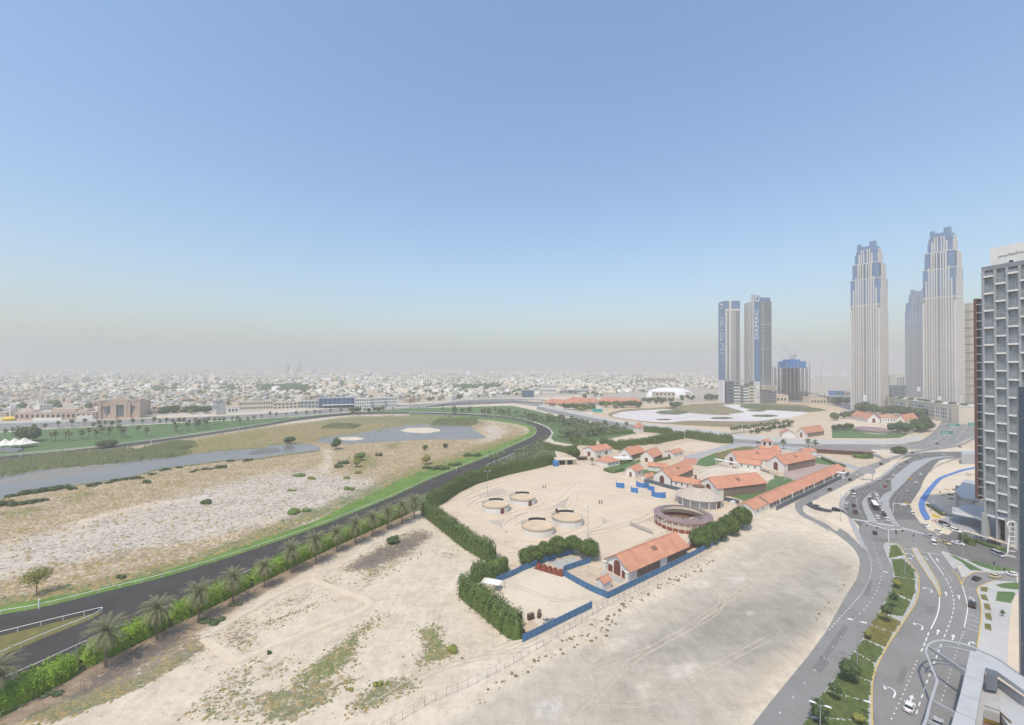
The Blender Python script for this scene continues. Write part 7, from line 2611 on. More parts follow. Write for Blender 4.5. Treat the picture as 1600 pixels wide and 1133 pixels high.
block("arcade", "long low beige arcade with square dark openings behind the town wall", "building", 374, 426, 641.5, 628.5, 16, 'cream', 2, 14, 639.5)
block("arcade", "beige block with small windows at the right end of the long arcade", "building", 427, 470, 640, 630, 16, 'cream', 2, 7, 638)
block("white_block", "low white block at the left end of the town wall by the road", "building", 356, 372, 646.5, 637, 12, 'stucco', 1, 3, 645.8)
block("office_block", "pale lavender office block left of the blue glass one", "building", 469, 498, 638.5, 627, 20, 'metal', 2, 5, 637.8)
o, w, h = block("office_block", "blue glass office block with white canopy beside the town road", "building", 498, 554, 638, 623, 26, 'blueglass', 3, 12, 636.3, 'glass', 'metal')
b = MB()
b.bx(w * .1, w * 1.25, -9, -.3, h * .3, h * .36)
b.build("canopy", M['white'], o)
b = MB()
for j in range(9):
    b.bx(w * j / 8 - .3, w * j / 8 + .3, -.3, -.13, 0, h)
b.build("frame", M['metal'], o)
for x0, x1, yb, yt, lb in ((554, 580, 637.5, 624, "plain white institute block next to the blue glass one"), (580, 601, 636.5, 622.5, "white institute block with dark vertical strip"), (601, 620, 635.5, 622, "white institute block at the right end with tall windows")):
    block("white_block", lb, "building", x0, x1, yb, yt, 26, 'stucco', 3, 7, yb - .6)
block("palace", "white palace like building with rows of arches beyond the flyover", "building", 847, 872, 613.5, 601.5, 40, 'stucco', 2, 9)
block("office_block", "grey blue glass block behind the flyover", "building", 816, 834, 621, 610, 24, 'blueglass', 2, 5)
block("apartment_row", "long pinkish row of far apartment blocks above the white dome", "building", 1011, 1056, 599, 591, 40, 'pinkstone', 3, 12)
block("warehouse", "long pale warehouse left of the white dome", "warehouse", 880, 930, 615, 609.5, 40, 'metal', 1, 9)
block("warehouse", "long white warehouse before the far apartment row", "warehouse", 985, 1030, 609, 605, 60, 'stucco', 1, 9)
block("apartment_block", "cream block in front of the left half of the white dome", "building", 1024, 1055, 626, 613, 22, 'cream', 2, 5)
# mosques
for x, yb, top, dm, lb in ((581, 619, 606, 0, "cream mosque with two tall minarets behind the white institute"), (120, 600, 587, 1, "far white mosque with dome and single minaret above the pink building"), (308, 612, 601, 1, "white domed mosque with two minarets beside the town road"), (842, 600, 594, 0, "far pale mosque with one minaret beyond the flyover")):
    a = gp(x, yb)
    s = a.y / F_PX
    o = thing("mosque", lb, "mosque", a)
    b = MB()
    b.bx(-8 * s, 8 * s, 0, 14 * s, 0, zat(a, top + 3))
    b.build("wall", M['cream'], o)
    hz = zat(a, top + 3)
    b = MB()
    b.lathe([(3.4 * s, 0), (3.6 * s, 1.2 * s), (2.9 * s, 3 * s), (1.4 * s, 4.2 * s), (.1, 4.9 * s)], 14, (5 * s if dm else 0, 6 * s, hz))
    b.build("dome", M['stucco'], o)
    for mx, mt in {581: ((-8, 592), (8.5, 595)), 120: ((-9, 580),), 308: ((-12, 589), (10, 584)), 842: ((-4, 591),)}[x]:
        b = MB()
        mh = zat(a, mt)
        b.cyl((mx * s, 0, 0), 1.0 * s, mh * .6, 8, 0, .8 * s)
        b.cyl((mx * s, 0, mh * .6), 1.15 * s, mh * .03, 8)
        b.cyl((mx * s, 0, mh * .63), .65 * s, mh * .27, 8, 0, .55 * s)
        b.cyl((mx * s, 0, mh * .9), .6 * s, mh * .1, 8, 0, .05)
        b.build("minaret", M['stucco'], o)
# distant skyline towers
for x0, x1, yt, lb in ((445, 450, 566, "faint far tower standing alone on the skyline"), (457, 463, 575, "faint far stump tower in the skyline cluster"), (463.8, 467, 567, "faint far tower, second tallest of the cluster"), (467.8, 470.8, 561, "faint far tower, thinnest and tallest on the skyline"), (488, 492, 574, "faint far block right of the skyline cluster")):
    a = gp((x0 + x1) / 2, 584.5)
    s = a.y / F_PX * (x1 - x0)
    h = zat(a, yt)
    o = thing("far_tower", lb, "tower", a)
    b = MB()
    b.bx(-s / 2, s / 2, 0, s, 0, h * .85)
    b.build("shaft", M['bandgrey'], o)
    b = MB()
    b.box((0, s / 2, h * .925), (s * .7, s * .7, h * .15), 0, 0, .4)
    b.build("crown", M['steel'], o)
# white dome
a = gp(1051, 621)
s = a.y / F_PX
o = thing("sports_dome", "huge white air dome with faint pink panel, left of the blue towers", "dome", (a.x, a.y + 20, 0))
b = MB()
prof = [(math.cos(t) ** .75 * 38 * s, math.sin(t) * 15 * s) for t in np.linspace(0, math.pi / 2 - .01, 9)]
b.lathe(prof, 40)
for i_, v in enumerate(b.v):
    b.v[i_] = (v[0], v[1] * .62, v[2])
b.build("shell", M['dome'], o, shade=True)
b = MB()
for k in range(1, 12):
    x = -38 * s + 76 * s * k / 12
    r_ = math.sqrt(max(0, 1 - (x / (38 * s)) ** 2))
    b.tube([(x, -.62 * 38 * s * r_ * math.cos(t) ** .75 * 1.002, 15 * s * r_ ** .6 * math.sin(t) * 1.004) for t in np.linspace(0, 1.5, 7)], .25, 4)
b.build("seam", M['metal'], o)
b = MB()
for j in range(5):
    for q in range(2):
        t0, t1 = .33 + .16 * q, .46 + .16 * q
        az = math.radians(-62 + 5.2 * j)
        az2 = az + math.radians(4.0)
        vs = []
        for (aa, tt) in ((az, t0), (az2, t0), (az2, t1), (az, t1)):
            rr = math.cos(tt) ** .75 * 38 * s * 1.012
            vs.append((rr * math.cos(aa), rr * math.sin(aa) * .62, math.sin(tt) * 15 * s * 1.012))
        b.add(vs, [(0, 1, 2, 3)])
b.build("panel", mat("faded pink panel", (0.55, 0.36, 0.38), .7, .08, .1), o)
# long red roofs
for (x0, y0), (x1, y1), wd, lb in (((850, 634), (905, 638), 30, "long low building with wavy red roofs, left one behind the trees"), ((884, 630), (928, 634), 30, "second long red roofed building behind the trees"), ((935, 632), (1002, 634), 34, "right hand long red roofed building with pale end wall")):
    a, c = gp(x0, y0).to_2d(), gp(x1, y1).to_2d()
    u = (c - a).normalized()
    nr = Vector((u.y, -u.x))
    o = thing("school_building", lb, "building", (a.x, a.y, 0))
    gable(o, a, a - nr * wd, a, length=(c - a).length, eave=8, ridge=15, roof='roof_pink', wall='cream', hip=.12, wins=8, over=2)
    for k in range(3):
        q = a + u * ((c - a).length * (.15 + .3 * k))
        gable(o, a, q, q + u * 16, length=14, eave=8, ridge=13, roof='roof_pink', wall='cream', hip=.2, over=1.5)
# town wall, flyover, white tents
for i_, (pts, h, lb) in enumerate((([(0, 662), (75, 660), (150, 658)], 3.2, "pale boundary wall before the long pink building"), ([(219, 652), (270, 649), (330, 646)], 3.4, "pale boundary wall right of the pink hall"), ([(356, 647), (420, 643), (480, 640)], 4.0, "long white boundary wall before the arcade"), ([(556, 641), (600, 639), (640, 637)], 3.0, "low white wall before the institute blocks"))):
    P = gl(pts)
    b = MB()
    b.wall([p - P[0] for p in resample(P, 30) + [P[-1]]], .5, 0, h)
    tag(b.build("boundary_wall", M['stucco'], None, (P[0].x, P[0].y, 0)), lb, "wall")
FLY = [(655, 637, 1.0), (690, 633.5, 3.5), (715, 631.5, 5.5), (750, 629.5, 6.5), (800, 628.2, 6.5), (848, 629, 6.0), (880, 631.5, 3.5), (905, 636, .6)]
P = [gp(x, y) for x, y, _ in FLY]
o = thing("flyover", "long concrete flyover curving past the palm grove", "bridge", P[3])
for nm, dz, wv, m, th in (("deck", 0, 15, 'concrete', 1.1), ("road_surface", .03, 13, 'paving', .02), ("parapet", .9, 0, 'concrete', .9)):
    b = MB()
    ps = [(p - P[3]).to_2d() for p in P]
    fine = smooth(ps, 6)
    zs = np.interp(np.linspace(0, len(P) - 1, len(fine)), range(len(P)), [f_[2] for f_ in FLY])
    for sg in ((-1, 1) if nm == "parapet" else (0,)):
        L_ = offset(fine, 7.6 * sg + (.2 if sg else wv / 2)) if sg else offset(fine, wv / 2)
        R_ = offset(fine, 7.6 * sg - .2) if sg else offset(fine, -wv / 2)
        m_ = len(fine)
        vs = [(q.x, q.y, zs[j] + dz) for j, q in enumerate(L_)] + [(q.x, q.y, zs[j] + dz) for j, q in enumerate(R_)] + [(q.x, q.y, max(zs[j] + dz - th, -.5)) for j, q in enumerate(L_)] + [(q.x, q.y, max(zs[j] + dz - th, -.5)) for j, q in enumerate(R_)]
        fs = []
        for j in range(m_ - 1):
            fs += [(m_ + j, m_ + j + 1, j + 1, j), (j, j + 1, 2 * m_ + j + 1, 2 * m_ + j), (m_ + j + 1, m_ + j, 3 * m_ + j, 3 * m_ + j + 1), (2 * m_ + j, 2 * m_ + j + 1, 3 * m_ + j + 1, 3 * m_ + j)]
        b.add(vs, fs)
    b.build(nm, M[m], o)
for j in range(2, 6):
    for t in (0, .5):
        q = (P[j].lerp(P[j + 1], t) - P[3])
        b = MB()
        b.box((q.x, q.y, 2.4), (2, 5, 5.6))
        b.build("pier", M['concrete'], o)
for x, y, s, lb in ((8, 701, 1.0, "leftmost white tent peak cut by the frame"), (23, 700, 1.1, "middle white tent of the pavilion by the park"), (38, 699, 1.15, "right white tent of the pavilion, tallest peak")):
    a = gp(x, y)
    o = thing("tent", lb, "tent", a, -.2, "white tents by the park")
    b = MB()
    r_ = 7.5 * s
    prof = [(r_ * 1.25, 4.2), (r_ * .75, 5.6), (r_ * .35, 7.6), (r_ * .1, 9.6), (.05, 10)]
    b.lathe(prof, 4, (0, 0, 0), 0, math.pi / 4, math.pi / 4 + 2 * math.pi)
    b.build("canopy", M['tent'], o)
    for sx in (-1, 1):
        for sy in (-1, 1):
            b = MB()
            b.tube([(sx * r_ * .86, sy * r_ * .86, 0), (sx * r_ * .86, sy * r_ * .86, 4.3)], .15, 5)
            b.build("pole", M['white'], o)
b = MB()
for k in range(5):
    b.bx(-18, 14, -2 - 1.4 * k, -.7 - 1.4 * k, 0, 2.4 - .45 * k)
tag(b.build("grandstand", M['steel'], None, gp(24, 703.5), -.25), "grey stepped seating under the white tents", "stand")
b = MB()
b.cyl((0, 0, 0), .9, zat(gp(16, 655), 622), 8, 0, .5)
tag(b.build("flagpole", M['white'], None, gp(16, 655)), "tall white pole left of the long pink building", "pole")
a = gp(15, 657)
b = MB()
b.cyl((0, 0, 0), 8, 3, 12)
b.lathe([(10, 3), (2, 6), (.05, 6.4)], 12)
tag(b.build("kiosk", M['taxiyel'], None, a), "round yellow kiosk with conical roof at far left", "kiosk")
a = gp(934, 644.5)
b = MB()
b.bx(-9, 9, 0, 5, 0, 6)
b.bx(-9.3, 9.3, -.3, 5.3, 6, 6.5)
tag(b.build("container", mat("teal sheet", (0.04, 0.35, 0.33), .6, .08, .2), None, a), "teal site container beside the concrete strip", "container")
# ---------------------------------------------------------------- road markings
def dashes(b, pts, w, on, off, z):
    P = smooth(pts, 6)
    tot = on + off
    L, acc = resample(P, .5), []
    n_on, n_tot = max(1, int(on / .5)), max(2, int(tot / .5))
    for i in range(0, len(L) - n_on, n_tot):
        b.strip(L[i:i + n_on + 1], w, z)


ZM = .052
mk, my = MB(), MB()
# lower avenue: left carriageway
dashes(mk, WL("H", [(595, 95), (625, 170), (650, 260), (620, 370), (560, 460), (500, 520)]), .22, 1.4, 3.0, ZM)
dashes(mk, WL("H", [(560, 110), (590, 210), (575, 310), (520, 400), (440, 490), (340, 600)]), .24, 1.0, 1.6, ZM)
dashes(mk, WL("H", [(500, 520), (400, 650), (200, 905), (40, 1100)]), .14, 1.4, 7, ZM)
# right carriageway
mk.strip(smooth(WL("H", [(915, 150), (960, 215), (1005, 278)]), 4), .28, ZM)
dashes(mk, WL("H", [(1015, 295), (1045, 355), (1060, 420), (1060, 470), (1045, 530), (1010, 620), (960, 750), (910, 880), (840, 1090)]), .26, 2.0, 2.4, ZM)
mk.strip(smooth(WL("H", [(980, 400), (978, 450), (965, 510), (930, 585)]), 5), .3, ZM)
dashes(mk, WL("H", [(918, 605), (890, 680), (860, 745)]), .3, 2.6, 1.6, ZM)
dashes(mk, WL("H", [(850, 765), (800, 890), (750, 1005), (700, 1110)]), .3, .7, 2.0, ZM)
dashes(mk, WL("H", [(960, 190), (1010, 250), (1050, 310)]), .18, 1.2, 2.0, ZM)
mk.strip(smooth(WL("H", [(1108, 335), (1128, 400), (1140, 460), (1132, 520), (1120, 575)]), 5), .25, ZM)
dashes(mk, WL("H", [(1112, 600), (1085, 690), (1050, 800), (1015, 920), (990, 1000)]), .24, .7, 2.2, ZM)
dashes(mk, WL("H", [(1125, 600), (1095, 655)]), .24, .5, 1.5, ZM)
for k in range(5):
    y = 343 + 13 * k
    mk.strip(WL("H", [(1113 + 3 * k, y), (1200, y + 16)]), .14, ZM)
for k in range(4):
    y = 500 + 25 * k
    mk.strip(WL("H", [(1138 - 6 * k, y), (1220 - 5 * k, y + 26)]), .16, ZM)
for p0, p1 in (((775, 128), (830, 130)), ((845, 140), (985, 160)), ((1000, 140), (1040, 200))):
    mk.strip(WL("H", [p0, p1]), .3, ZM)


def arrow(c, x, y, dx, dy, kind, s=1.0):
    o = W(c, x, y).to_2d()
    t = (W(c, x + dx, y + dy).to_2d() - o).normalized()
    n = Vector((-t.y, t.x))
    f = lambda a, e: o + t * a * s + n * e * s
    if kind == 's':
        mk.poly([f(*q) for q in ((-2.2, -.16), (.4, -.16), (.4, -.55), (2.2, 0), (.4, .55), (.4, .16), (-2.2, .16))], ZM)
    elif kind == 'u':
        mk.strip(smooth([f(-2.4, -.9), f(.2, -.9), f(1.3, -.3), f(1.3, .6), f(.7, 1.0)], 4), .34, ZM)
        mk.poly([f(*q) for q in ((1.1, .55), (1.1, 1.7), (-.6, 1.1))], ZM)
    elif kind == 'l':
        mk.strip(smooth([f(-2.2, 0), f(.4, 0), f(1.1, .5)], 4), .3, ZM)
        mk.poly([f(*q) for q in ((.5, .5), (1.7, .45), (1.1, 1.6))], ZM)
    elif kind == 'r':
        mk.strip(smooth([f(-2.2, 0), f(.4, 0), f(1.1, -.5)], 4), .3, ZM)
        mk.poly([f(*q) for q in ((.5, -.5), (1.7, -.45), (1.1, -1.6))], ZM)


for x, y, dx, dy, k in ((915, 360, 6, -60, 'u'), (862, 568, 30, -60, 'u'), (700, 940, 25, -60, 'u'), (810, 160, -22, -40, 'u'), (905, 180, -22, -40, 'l'), (968, 190, -22, -40, 's'), (1017, 383, -8, -50, 's'), (1090, 402, -8, -50, 's'), (970, 602, 18, -60, 's'), (1057, 632, 14, -60, 's'), (1150, 665, 10, -60, 'r'),
                      (818, 985, 18, -60, 's'), (1175, 418, 4, -50, 'l')):
    arrow("H", x, y, dx, dy, k)
# crossings and stop lines
for c, p0, p1, n_, wd in (("T8", (298, 672), (545, 712), 10, 2.6), ("T8", (655, 735), (915, 775), 11, 2.6), ("T8", (1025, 800), (1350, 888), 16, 2.2)):
    A, B = W(c, *p0).to_2d(), W(c, *p1).to_2d()
    t = (B - A).normalized()
    nr = Vector((-t.y, t.x))
    for k in range(n_):
        q = A.lerp(B, (k + .5) / n_)
        w_ = (B - A).length / n_ * .28
        mk.poly([q - t * w_ - nr * wd / 2, q + t * w_ - nr * wd / 2, q + t * w_ + nr * wd / 2, q - t * w_ + nr * wd / 2], ZM)
for p0, p1 in (((395, 640), (500, 660)), ((500, 745), (800, 800)), ((800, 800), (1050, 830))):
    mk.strip(WL("T8", [p0, p1]), .35, ZM)
# upper avenue lanes
for pts, on, off in (([(640, 790), (700, 720), (850, 650), (1000, 585), (1130, 500), (1230, 410), (1350, 330)], 2, 4), ([(720, 800), (780, 720), (900, 660), (1040, 610), (1140, 520), (1260, 430), (1370, 350)], 2, 4), ([(740, 740), (745, 800), (760, 860), (790, 920), (820, 970)], 2, 2),
                     ([(1000, 690), (980, 750), (1010, 850), (1060, 940), (1100, 1000)], 2, 2), ([(1210, 880), (1190, 800), (1230, 700), (1330, 600), (1420, 500), (1480, 420)], 1.6, 4), ([(1270, 880), (1250, 800), (1290, 690), (1380, 600), (1460, 510), (1520, 440)], 1.6, 4), ([(1150, 880), (1130, 800)], 1.6, 3)):
    dashes(mk, WL("R5", pts), .22, on, off, ZM)
for pts in ([(640, 920), (590, 860), (612, 745), (705, 652), (850, 600), (1000, 530), (1140, 436)], [(890, 960), (850, 880), (815, 800), (870, 715), (960, 660)], [(1050, 868), (1025, 770), (1060, 712)]):
    mk.strip(smooth(WL("R5", pts), 4), .2, ZM)
for pts in ([(300, 660), (500, 560), (700, 460), (850, 390), (1000, 335)],):
    dashes(mk, WL("R5", pts), .2, 2, 4, .035)
for pts in ([(0, 690), (300, 685), (600, 690), (760, 670), (900, 610), (1000, 530), (1090, 420), (1180, 340), (1300, 285)], [(300, 705), (700, 700), (900, 670), (1050, 600), (1150, 480), (1280, 370), (1480, 300)]):
    dashes(mk, WL("S6", pts), .25, 3, 5, .03)
struct(mk.build("road_markings", M['mark']))
for pts in ([(668, 92), (740, 97), (772, 140), (793, 190), (836, 235), (860, 290), (862, 370), (842, 440), (796, 510), (746, 590), (694, 665), (636, 770), (606, 850), (594, 940), (596, 1133), (600, 1200)], [(1195, 690), (1207, 610), (1219, 520), (1215, 430), (1195, 370), (1206, 344), (1242, 328), (1300, 308)], [(820, 125), (848, 182), (895, 255), (955, 345), (984, 400), (977, 340), (944, 275), (887, 185), (850, 122)],
            [(1045, 245), (1088, 290), (1106, 335), (1118, 300), (1175, 264), (1260, 262)]):
    my.strip(smooth(WL("H", pts), 4), .28, .19)
struct(my.build("kerb_paint", M['markyel']))
# barriers along the highway
for c, pts, h, w_, m, lb in (("S6", [(0, 698), (300, 694), (640, 690), (800, 672), (890, 645), (1000, 578), (1085, 505), (1180, 400), (1280, 325), (1480, 288)], 1.1, .8, 'concrete', "pale concrete median barrier of the curving highway"), ("S6", [(520, 648), (690, 622), (795, 562), (905, 462), (995, 352), (1105, 287), (1300, 258), (1480, 250)], 1.2, .8, 'concrete', "pale barrier along the upper edge of the curving highway"),
                             ("S6", [(1185, 622), (1260, 520), (1370, 405), (1480, 345)], 1.0, .6, 'concrete', "short pale barrier of the highway exit ramp"), ("S5", [(650, 640), (900, 662), (1180, 684), (1600, 700)], 1.0, .6, 'concrete', "grey barrier between concrete strip and highway"), ("S6", [(0, 733), (300, 728), (560, 735), (760, 730), (1000, 700), (1200, 660), (1330, 600), (1440, 555)], .8, .5, 'concrete', "pale kerb wall along the lower highway edge"),
                             ("S6", [(440, 828), (600, 800), (760, 778), (1100, 771), (1480, 770)], .7, .6, 'concrete', "pale kerb wall above the upper avenue"), ("R6", [(960, 268), (745, 280), (610, 318), (475, 375), (405, 440)], 1.0, .5, 'concrete', "curved parapet at the right edge of the upper avenue")):
    P = smooth([W(c, *p).to_2d() for p in pts], 5)
    A = P[0]
    b = MB()
    b.wall([p - A for p in P], w_, 0, h)
    tag(b.build("road_barrier", M[m], None, (A.x, A.y, 0)), lb, "barrier")
b = MB()
P = [W("R6", *p).to_2d() for p in ((470, 372), (770, 300), (960, 300))]
A = W("R6", 780, 285)
b.prism([W("R6", x, y).to_2d() - A.to_2d() for x, y in ((775, 300), (960, 300), (1000, 345), (775, 345))], 0, 9)
tag(b.build("site_wall", M['bandgrey'], None, A), "tall plain grey wall on the sand behind the blue path", "wall")


# ---------------------------------------------------------------- fences
def fence(name, label, cat, pts, step, post, m, rails, rm=None, px_scale=None):
    """pts world polyline; rails = [(height, radius)]; each post an own part (at most 100, the rest in one)"""
    P = pts
    A = P[len(P) // 2].copy()
    o = thing(name, label, cat, (A.x, A.y, 0))
    rl = MB()
    for z, r in rails:
        rl.tube([(p.x - A.x, p.y - A.y, z) for p in P], r, 5)
    rl.build("rail", rm or m, o)
    q = resample(P, step)
    q.sort(key=lambda p: p.length)
    pm = MB()
    post(pm)
    me = mesh_from("post", pm.v, pm.f, [m])
    for p in q[:100]:
        link("post", me, o, (p.x - A.x, p.y - A.y, 0))
    if len(q) > 100:
        r = MB()
        for p in q[100:]:
            r.box((p.x - A.x, p.y - A.y, .7), (.12, .12, 1.4))
        s = r.build("posts_far", m, o)
        s["kind"] = "stuff"


def racepost(b):
    b.tube([(0, 0, 0), (0, 0, 1.15)], .09, 5)
    b.tube([(0, 0, 1.1), (.1, .12, 1.42)], .08, 5)


RW = M['white']
fence("race_rail", "white inner rail of the racetrack along the turf strip and bend", "rail", [p for p in smooth(gl(IN_EDGE[:19]), 6)], 6.0, racepost, RW, [(1.42, .11)])
fence("race_rail", "white outer rail of the racetrack behind the row of palms", "rail", [p for p in smooth(gl([(x, y + 1) for x, y in OUT_EDGE[:9]]), 6)], 6.0, racepost, RW, [(1.42, .11)])
fence("race_rail", "white outer rail round the racetrack bend", "rail", [p for p in smooth(gl([(x + .8, y + .5) for x, y in OUT_EDGE[9:20]]), 6)], 9.0, racepost, RW, [(1.42, .2), (1.0, .15)])
fence("race_rail", "white rail looping round the grass wedge at the left edge", "rail", [p for p in smooth(gl(WEDGE_T[:3] + [(150, 957.2), (159, 956), (157, 958.5), (142, 968), (79, 992.5), (12, 1020.5), (0, 1026), (-90, 1066)]), 6)], 5.0, racepost, RW, [(1.42, .11)])
fence("race_rail", "pale inner rail of the far racetrack straight", "rail", [p for p in smooth(gl([(x, y + .6) for x, y in IN_EDGE[18:]]), 4)], 12, racepost, RW, [(1.3, .16)])
fence("race_rail", "pale outer rail of the far racetrack straight", "rail", [p for p in smooth(gl([(x, y - .3) for x, y in OUT_EDGE[19:]]), 4)], 12, racepost, RW, [(1.3, .16)])


def linkpost(b):
    b.tube([(0, 0, 0), (0, 0, 2.3)], .05, 5)


fence("chain_link_fence", "thin grey chain link fence along the sandy lane before the near barn", "fence", resample(WL("F", [(700, 1190), (800, 1128), (1000, 1005), (1200, 925), (1462, 790)])[:-1] + WL("G", [(0, 790), (250, 640), (420, 533), (560, 440), (700, 375), (900, 265), (1100, 165), (1190, 118)]), 1.0), 3.0, linkpost, M['steel'], [(2.2, .028), (1.2, .012), (.2, .016)])
fence("chain_link_fence", "thin fence below the row of date palms", "fence", resample(WL("E", [(0, 1110), (225, 1030), (420, 945), (585, 850), (760, 775), (880, 700), (1060, 620), (1250, 540), (1462, 420)]), 1.0), 3.4, linkpost, M['steel'], [(2.1, .025)])
for x, y, h in ((61, 951, 3), (713, 736, 3.5), (760, 715.5, 3.5), (820, 689, 3.5), (836, 671, 3.5), (733, 651.5, 3), (640, 647, 3), (32, 717, 5), (236, 694, 4), (374, 672, 4)):
    b = MB()
    b.box((0, 0, h / 2), (.3, .3, h))
    b.box((0, 0, h), (.45, .45, .3))
    tag(b.build("furlong_post", RW, None, gp(x, y)), "white distance marker post on the inner edge of the racetrack", "post", "distance posts")


# ---------------------------------------------------------------- street furniture
def lamp(loc, h, az, label, arms=2, cat="street lamp", group=None):
    o = thing("street_lamp", label, cat, loc, az, group)
    b = MB()
    b.cyl((0, 0, 0), .14, h, 8, 0, .07)
    b.cyl((0, 0, 0), .25, .5, 8)
    b.build("pole", M['metal'], o)
    for s in ((-1, 1) if arms == 2 else (1,)):
        b = MB()
        b.tube([(0, 0, h - .1), (s * 1.0, 0, h + .25)], .06, 5)
        b.build("arm", M['metal'], o)
        b = MB()
        b.box((s * 1.5, 0, h + .3), (1.3, .42, .16), 0, 0, .8)
        b.build("lamp_head", M['white'], o)
    return o


for c, x, y, yt, az, ar, lb in (("H", 510, 822, 543, -.5, 2, "double armed street lamp in the middle of the planted median"), ("U1", 200, 1235, 850, -.5, 2, "double armed street lamp at the bottom edge of the median"), ("H", 783, 272, 180, -.6, 2, "double armed street lamp near the tip of the median"), ("H", 702, 388, 270, 2.4, 1, "lamp leaning over the left carriageway beside the median"),
                                ("U1", 1000, 1080, 850, 2.6, 1, "low lamp with one arm at the right kerb of the median"), ("T8", 130, 700, 300, .4, 2, "street lamp on the sand beside the link road"), ("T8", 262, 560, 280, .4, 2, "street lamp at the left kerb of the upper avenue"), ("T8", 870, 260, 90, .4, 2, "street lamp on the grey median of the upper avenue"),
                                ("R7", 790, 330, 10, .2, 2, "tall street lamp by the green triangle in front of the hotel"), ("R6", 305, 300, 200, .2, 2, "street lamp on the upper median"), ("S8", 860, 430, 370, 0, 1, "low lamp on the shaded hotel forecourt"), ("R6", 410, 900, 790, 0, 1, "lamp beside the blue path in the shade"),
                                ("K1", 725, 802, 575, .3, 2, "tall thin light mast at the rear left of the paddock"), ("K4", 1175, 290, 55, .3, 2, "tall thin light mast beside the front pens"), ("K3", 180, 920, 760, .3, 1, "thin light mast by the bull ring"), ("S4", 852, 470, 340, 0, 1, "thin lamp at the concrete strip near the gatehouse"),
                                ("K3", 885, 610, 545, 0, 1, "left white flood light pole on the green lawn"), ("K3", 968, 580, 510, 0, 1, "right white flood light pole on the green lawn"), ("S6", 490, 630, 540, 0, 1, "street lamp at the right end of the concrete strip"), ("S5", 1110, 655, 580, 0, 1, "street lamp in the middle of the concrete strip"),
                                ("S6", 710, 880, 800, .2, 2, "street lamp where the upper avenue bends")):
    p = W(c, x, y)
    lamp(p, max(3.5, zat(p, px(c, x, yt)[1])), az, lb, ar)
# traffic signal gantry and small signals
p = W("T8", 835, 1012)
h = zat(p, px("T8", 830, 830)[1])
o = thing("signal_gantry", "white signal mast with very long arms at the tip of the median", "traffic signal", p)
b = MB()
b.cyl((0, 0, 0), .2, h, 8, 0, .14)
b.build("pole", M['white'], o)
e0, e1 = W("T8", 505, 742, h) - p, W("T8", 1050, 830, h) - p
b = MB()
b.tube([(0, 0, h), (e0.x, e0.y, h + .2)], .12, 5)
b.tube([(0, 0, h), (e1.x, e1.y, h + .2)], .12, 5)
b.build("arm", M['white'], o)
for t, e in ((.95, e0), (.5, e0), (.95, e1), (.5, e1)):
    b = MB()
    b.box((e.x * t, e.y * t, h - .5), (.4, .35, 1.1))
    b.build("signal_head", M['dark'], o)
for c, x, y, lb in (("T8", 948, 975, "small traffic signal left of the narrow median head"), ("T8", 1205, 1010, "small traffic signal at the head of the narrow median"), ("R7", 560, 200, "small traffic signal before the hotel road"), ("R7", 1280, 540, "small traffic signal beside the taxi lane"), ("R7", 1160, 470, "sign post on the pale pavement tip"), ("R5", 1155, 920, "traffic signal on the grey upper median")):
    q = W(c, x, y)
    o = thing("traffic_signal", lb, "traffic signal", q)
    b = MB()
    b.cyl((0, 0, 0), .07, 3.0, 6)
    b.build("pole", M['metal'], o)
    b = MB()
    b.box((0, 0, 3.2), (.35, .35, 1.0))
    b.box((0, -.25, 3.6), (.4, .15, .06))
    b.build("signal_head", M['dark'], o)
q = W("T8", 900, 590)
o = thing("signal_gantry", "white mast arm over the lanes beside the grey upper median", "traffic signal", q)
b = MB()
b.cyl((0, 0, 0), .15, 6, 8)
b.build("pole", M['white'], o)
e = W("T8", 1190, 615) - q
b = MB()
b.tube([(0, 0, 6), (e.x, e.y, 6.2)], .12, 5)
b.build("arm", M['white'], o)
b = MB()
b.box((e.x * .55, e.y * .55, 5.9), (2.6, .2, 1.2), math.atan2(e.y, e.x))
b.build("sign_panel", M['white'], o)
for x, y, wd, hh, lb in ((1155, 470, 15, 3.8, "farther green gantry sign over the curving highway"), (1065, 590, 13, 4.2, "nearer green gantry sign over the curving highway"), (1440, 470, 15, 5, "green gantry sign beside the hotel edge")):
    q = W("S6", x, y)
    o = thing("gantry_sign", lb, "road sign", q, -.1)
    b = MB()
    b.bx(-wd / 2, wd / 2, -.15, .15, 6.0, 6 + hh)
    b.build("panel", M['signgreen'], o)
    b = MB()
    for z in (6.0, 5.8 + hh):
        b.bx(-wd / 2, wd / 2, -.22, -.16, z, z + .2)
    b.bx(-wd * .42, wd * .1, -.22, -.16, 6 + hh * .58, 6 + hh * .66)
    b.bx(-wd * .42, wd * .2, -.22, -.16, 6 + hh * .3, 6 + hh * .38)
    b.build("white_border", M['white'], o)
    for s in (-1, 1):
        b = MB()
        b.cyl((s * wd * .45, .4, 0), .3, 6 + hh, 8)
        b.build("pole", M['metal'], o)
q = W("R5", 878, 540)
o = thing("billboard", "large grey back of a billboard on two legs on the sand verge", "billboard", q, -.3)
b = MB()
b.bx(-4.5, 4.5, -.2, .2, 5.5, 10.5)
b.build("panel", M['bandgrey'], o)
for s in (-3, 3):
    b = MB()
    b.cyl((s, .5, 0), .18, 9, 6)
    b.build("leg", M['steel'], o)
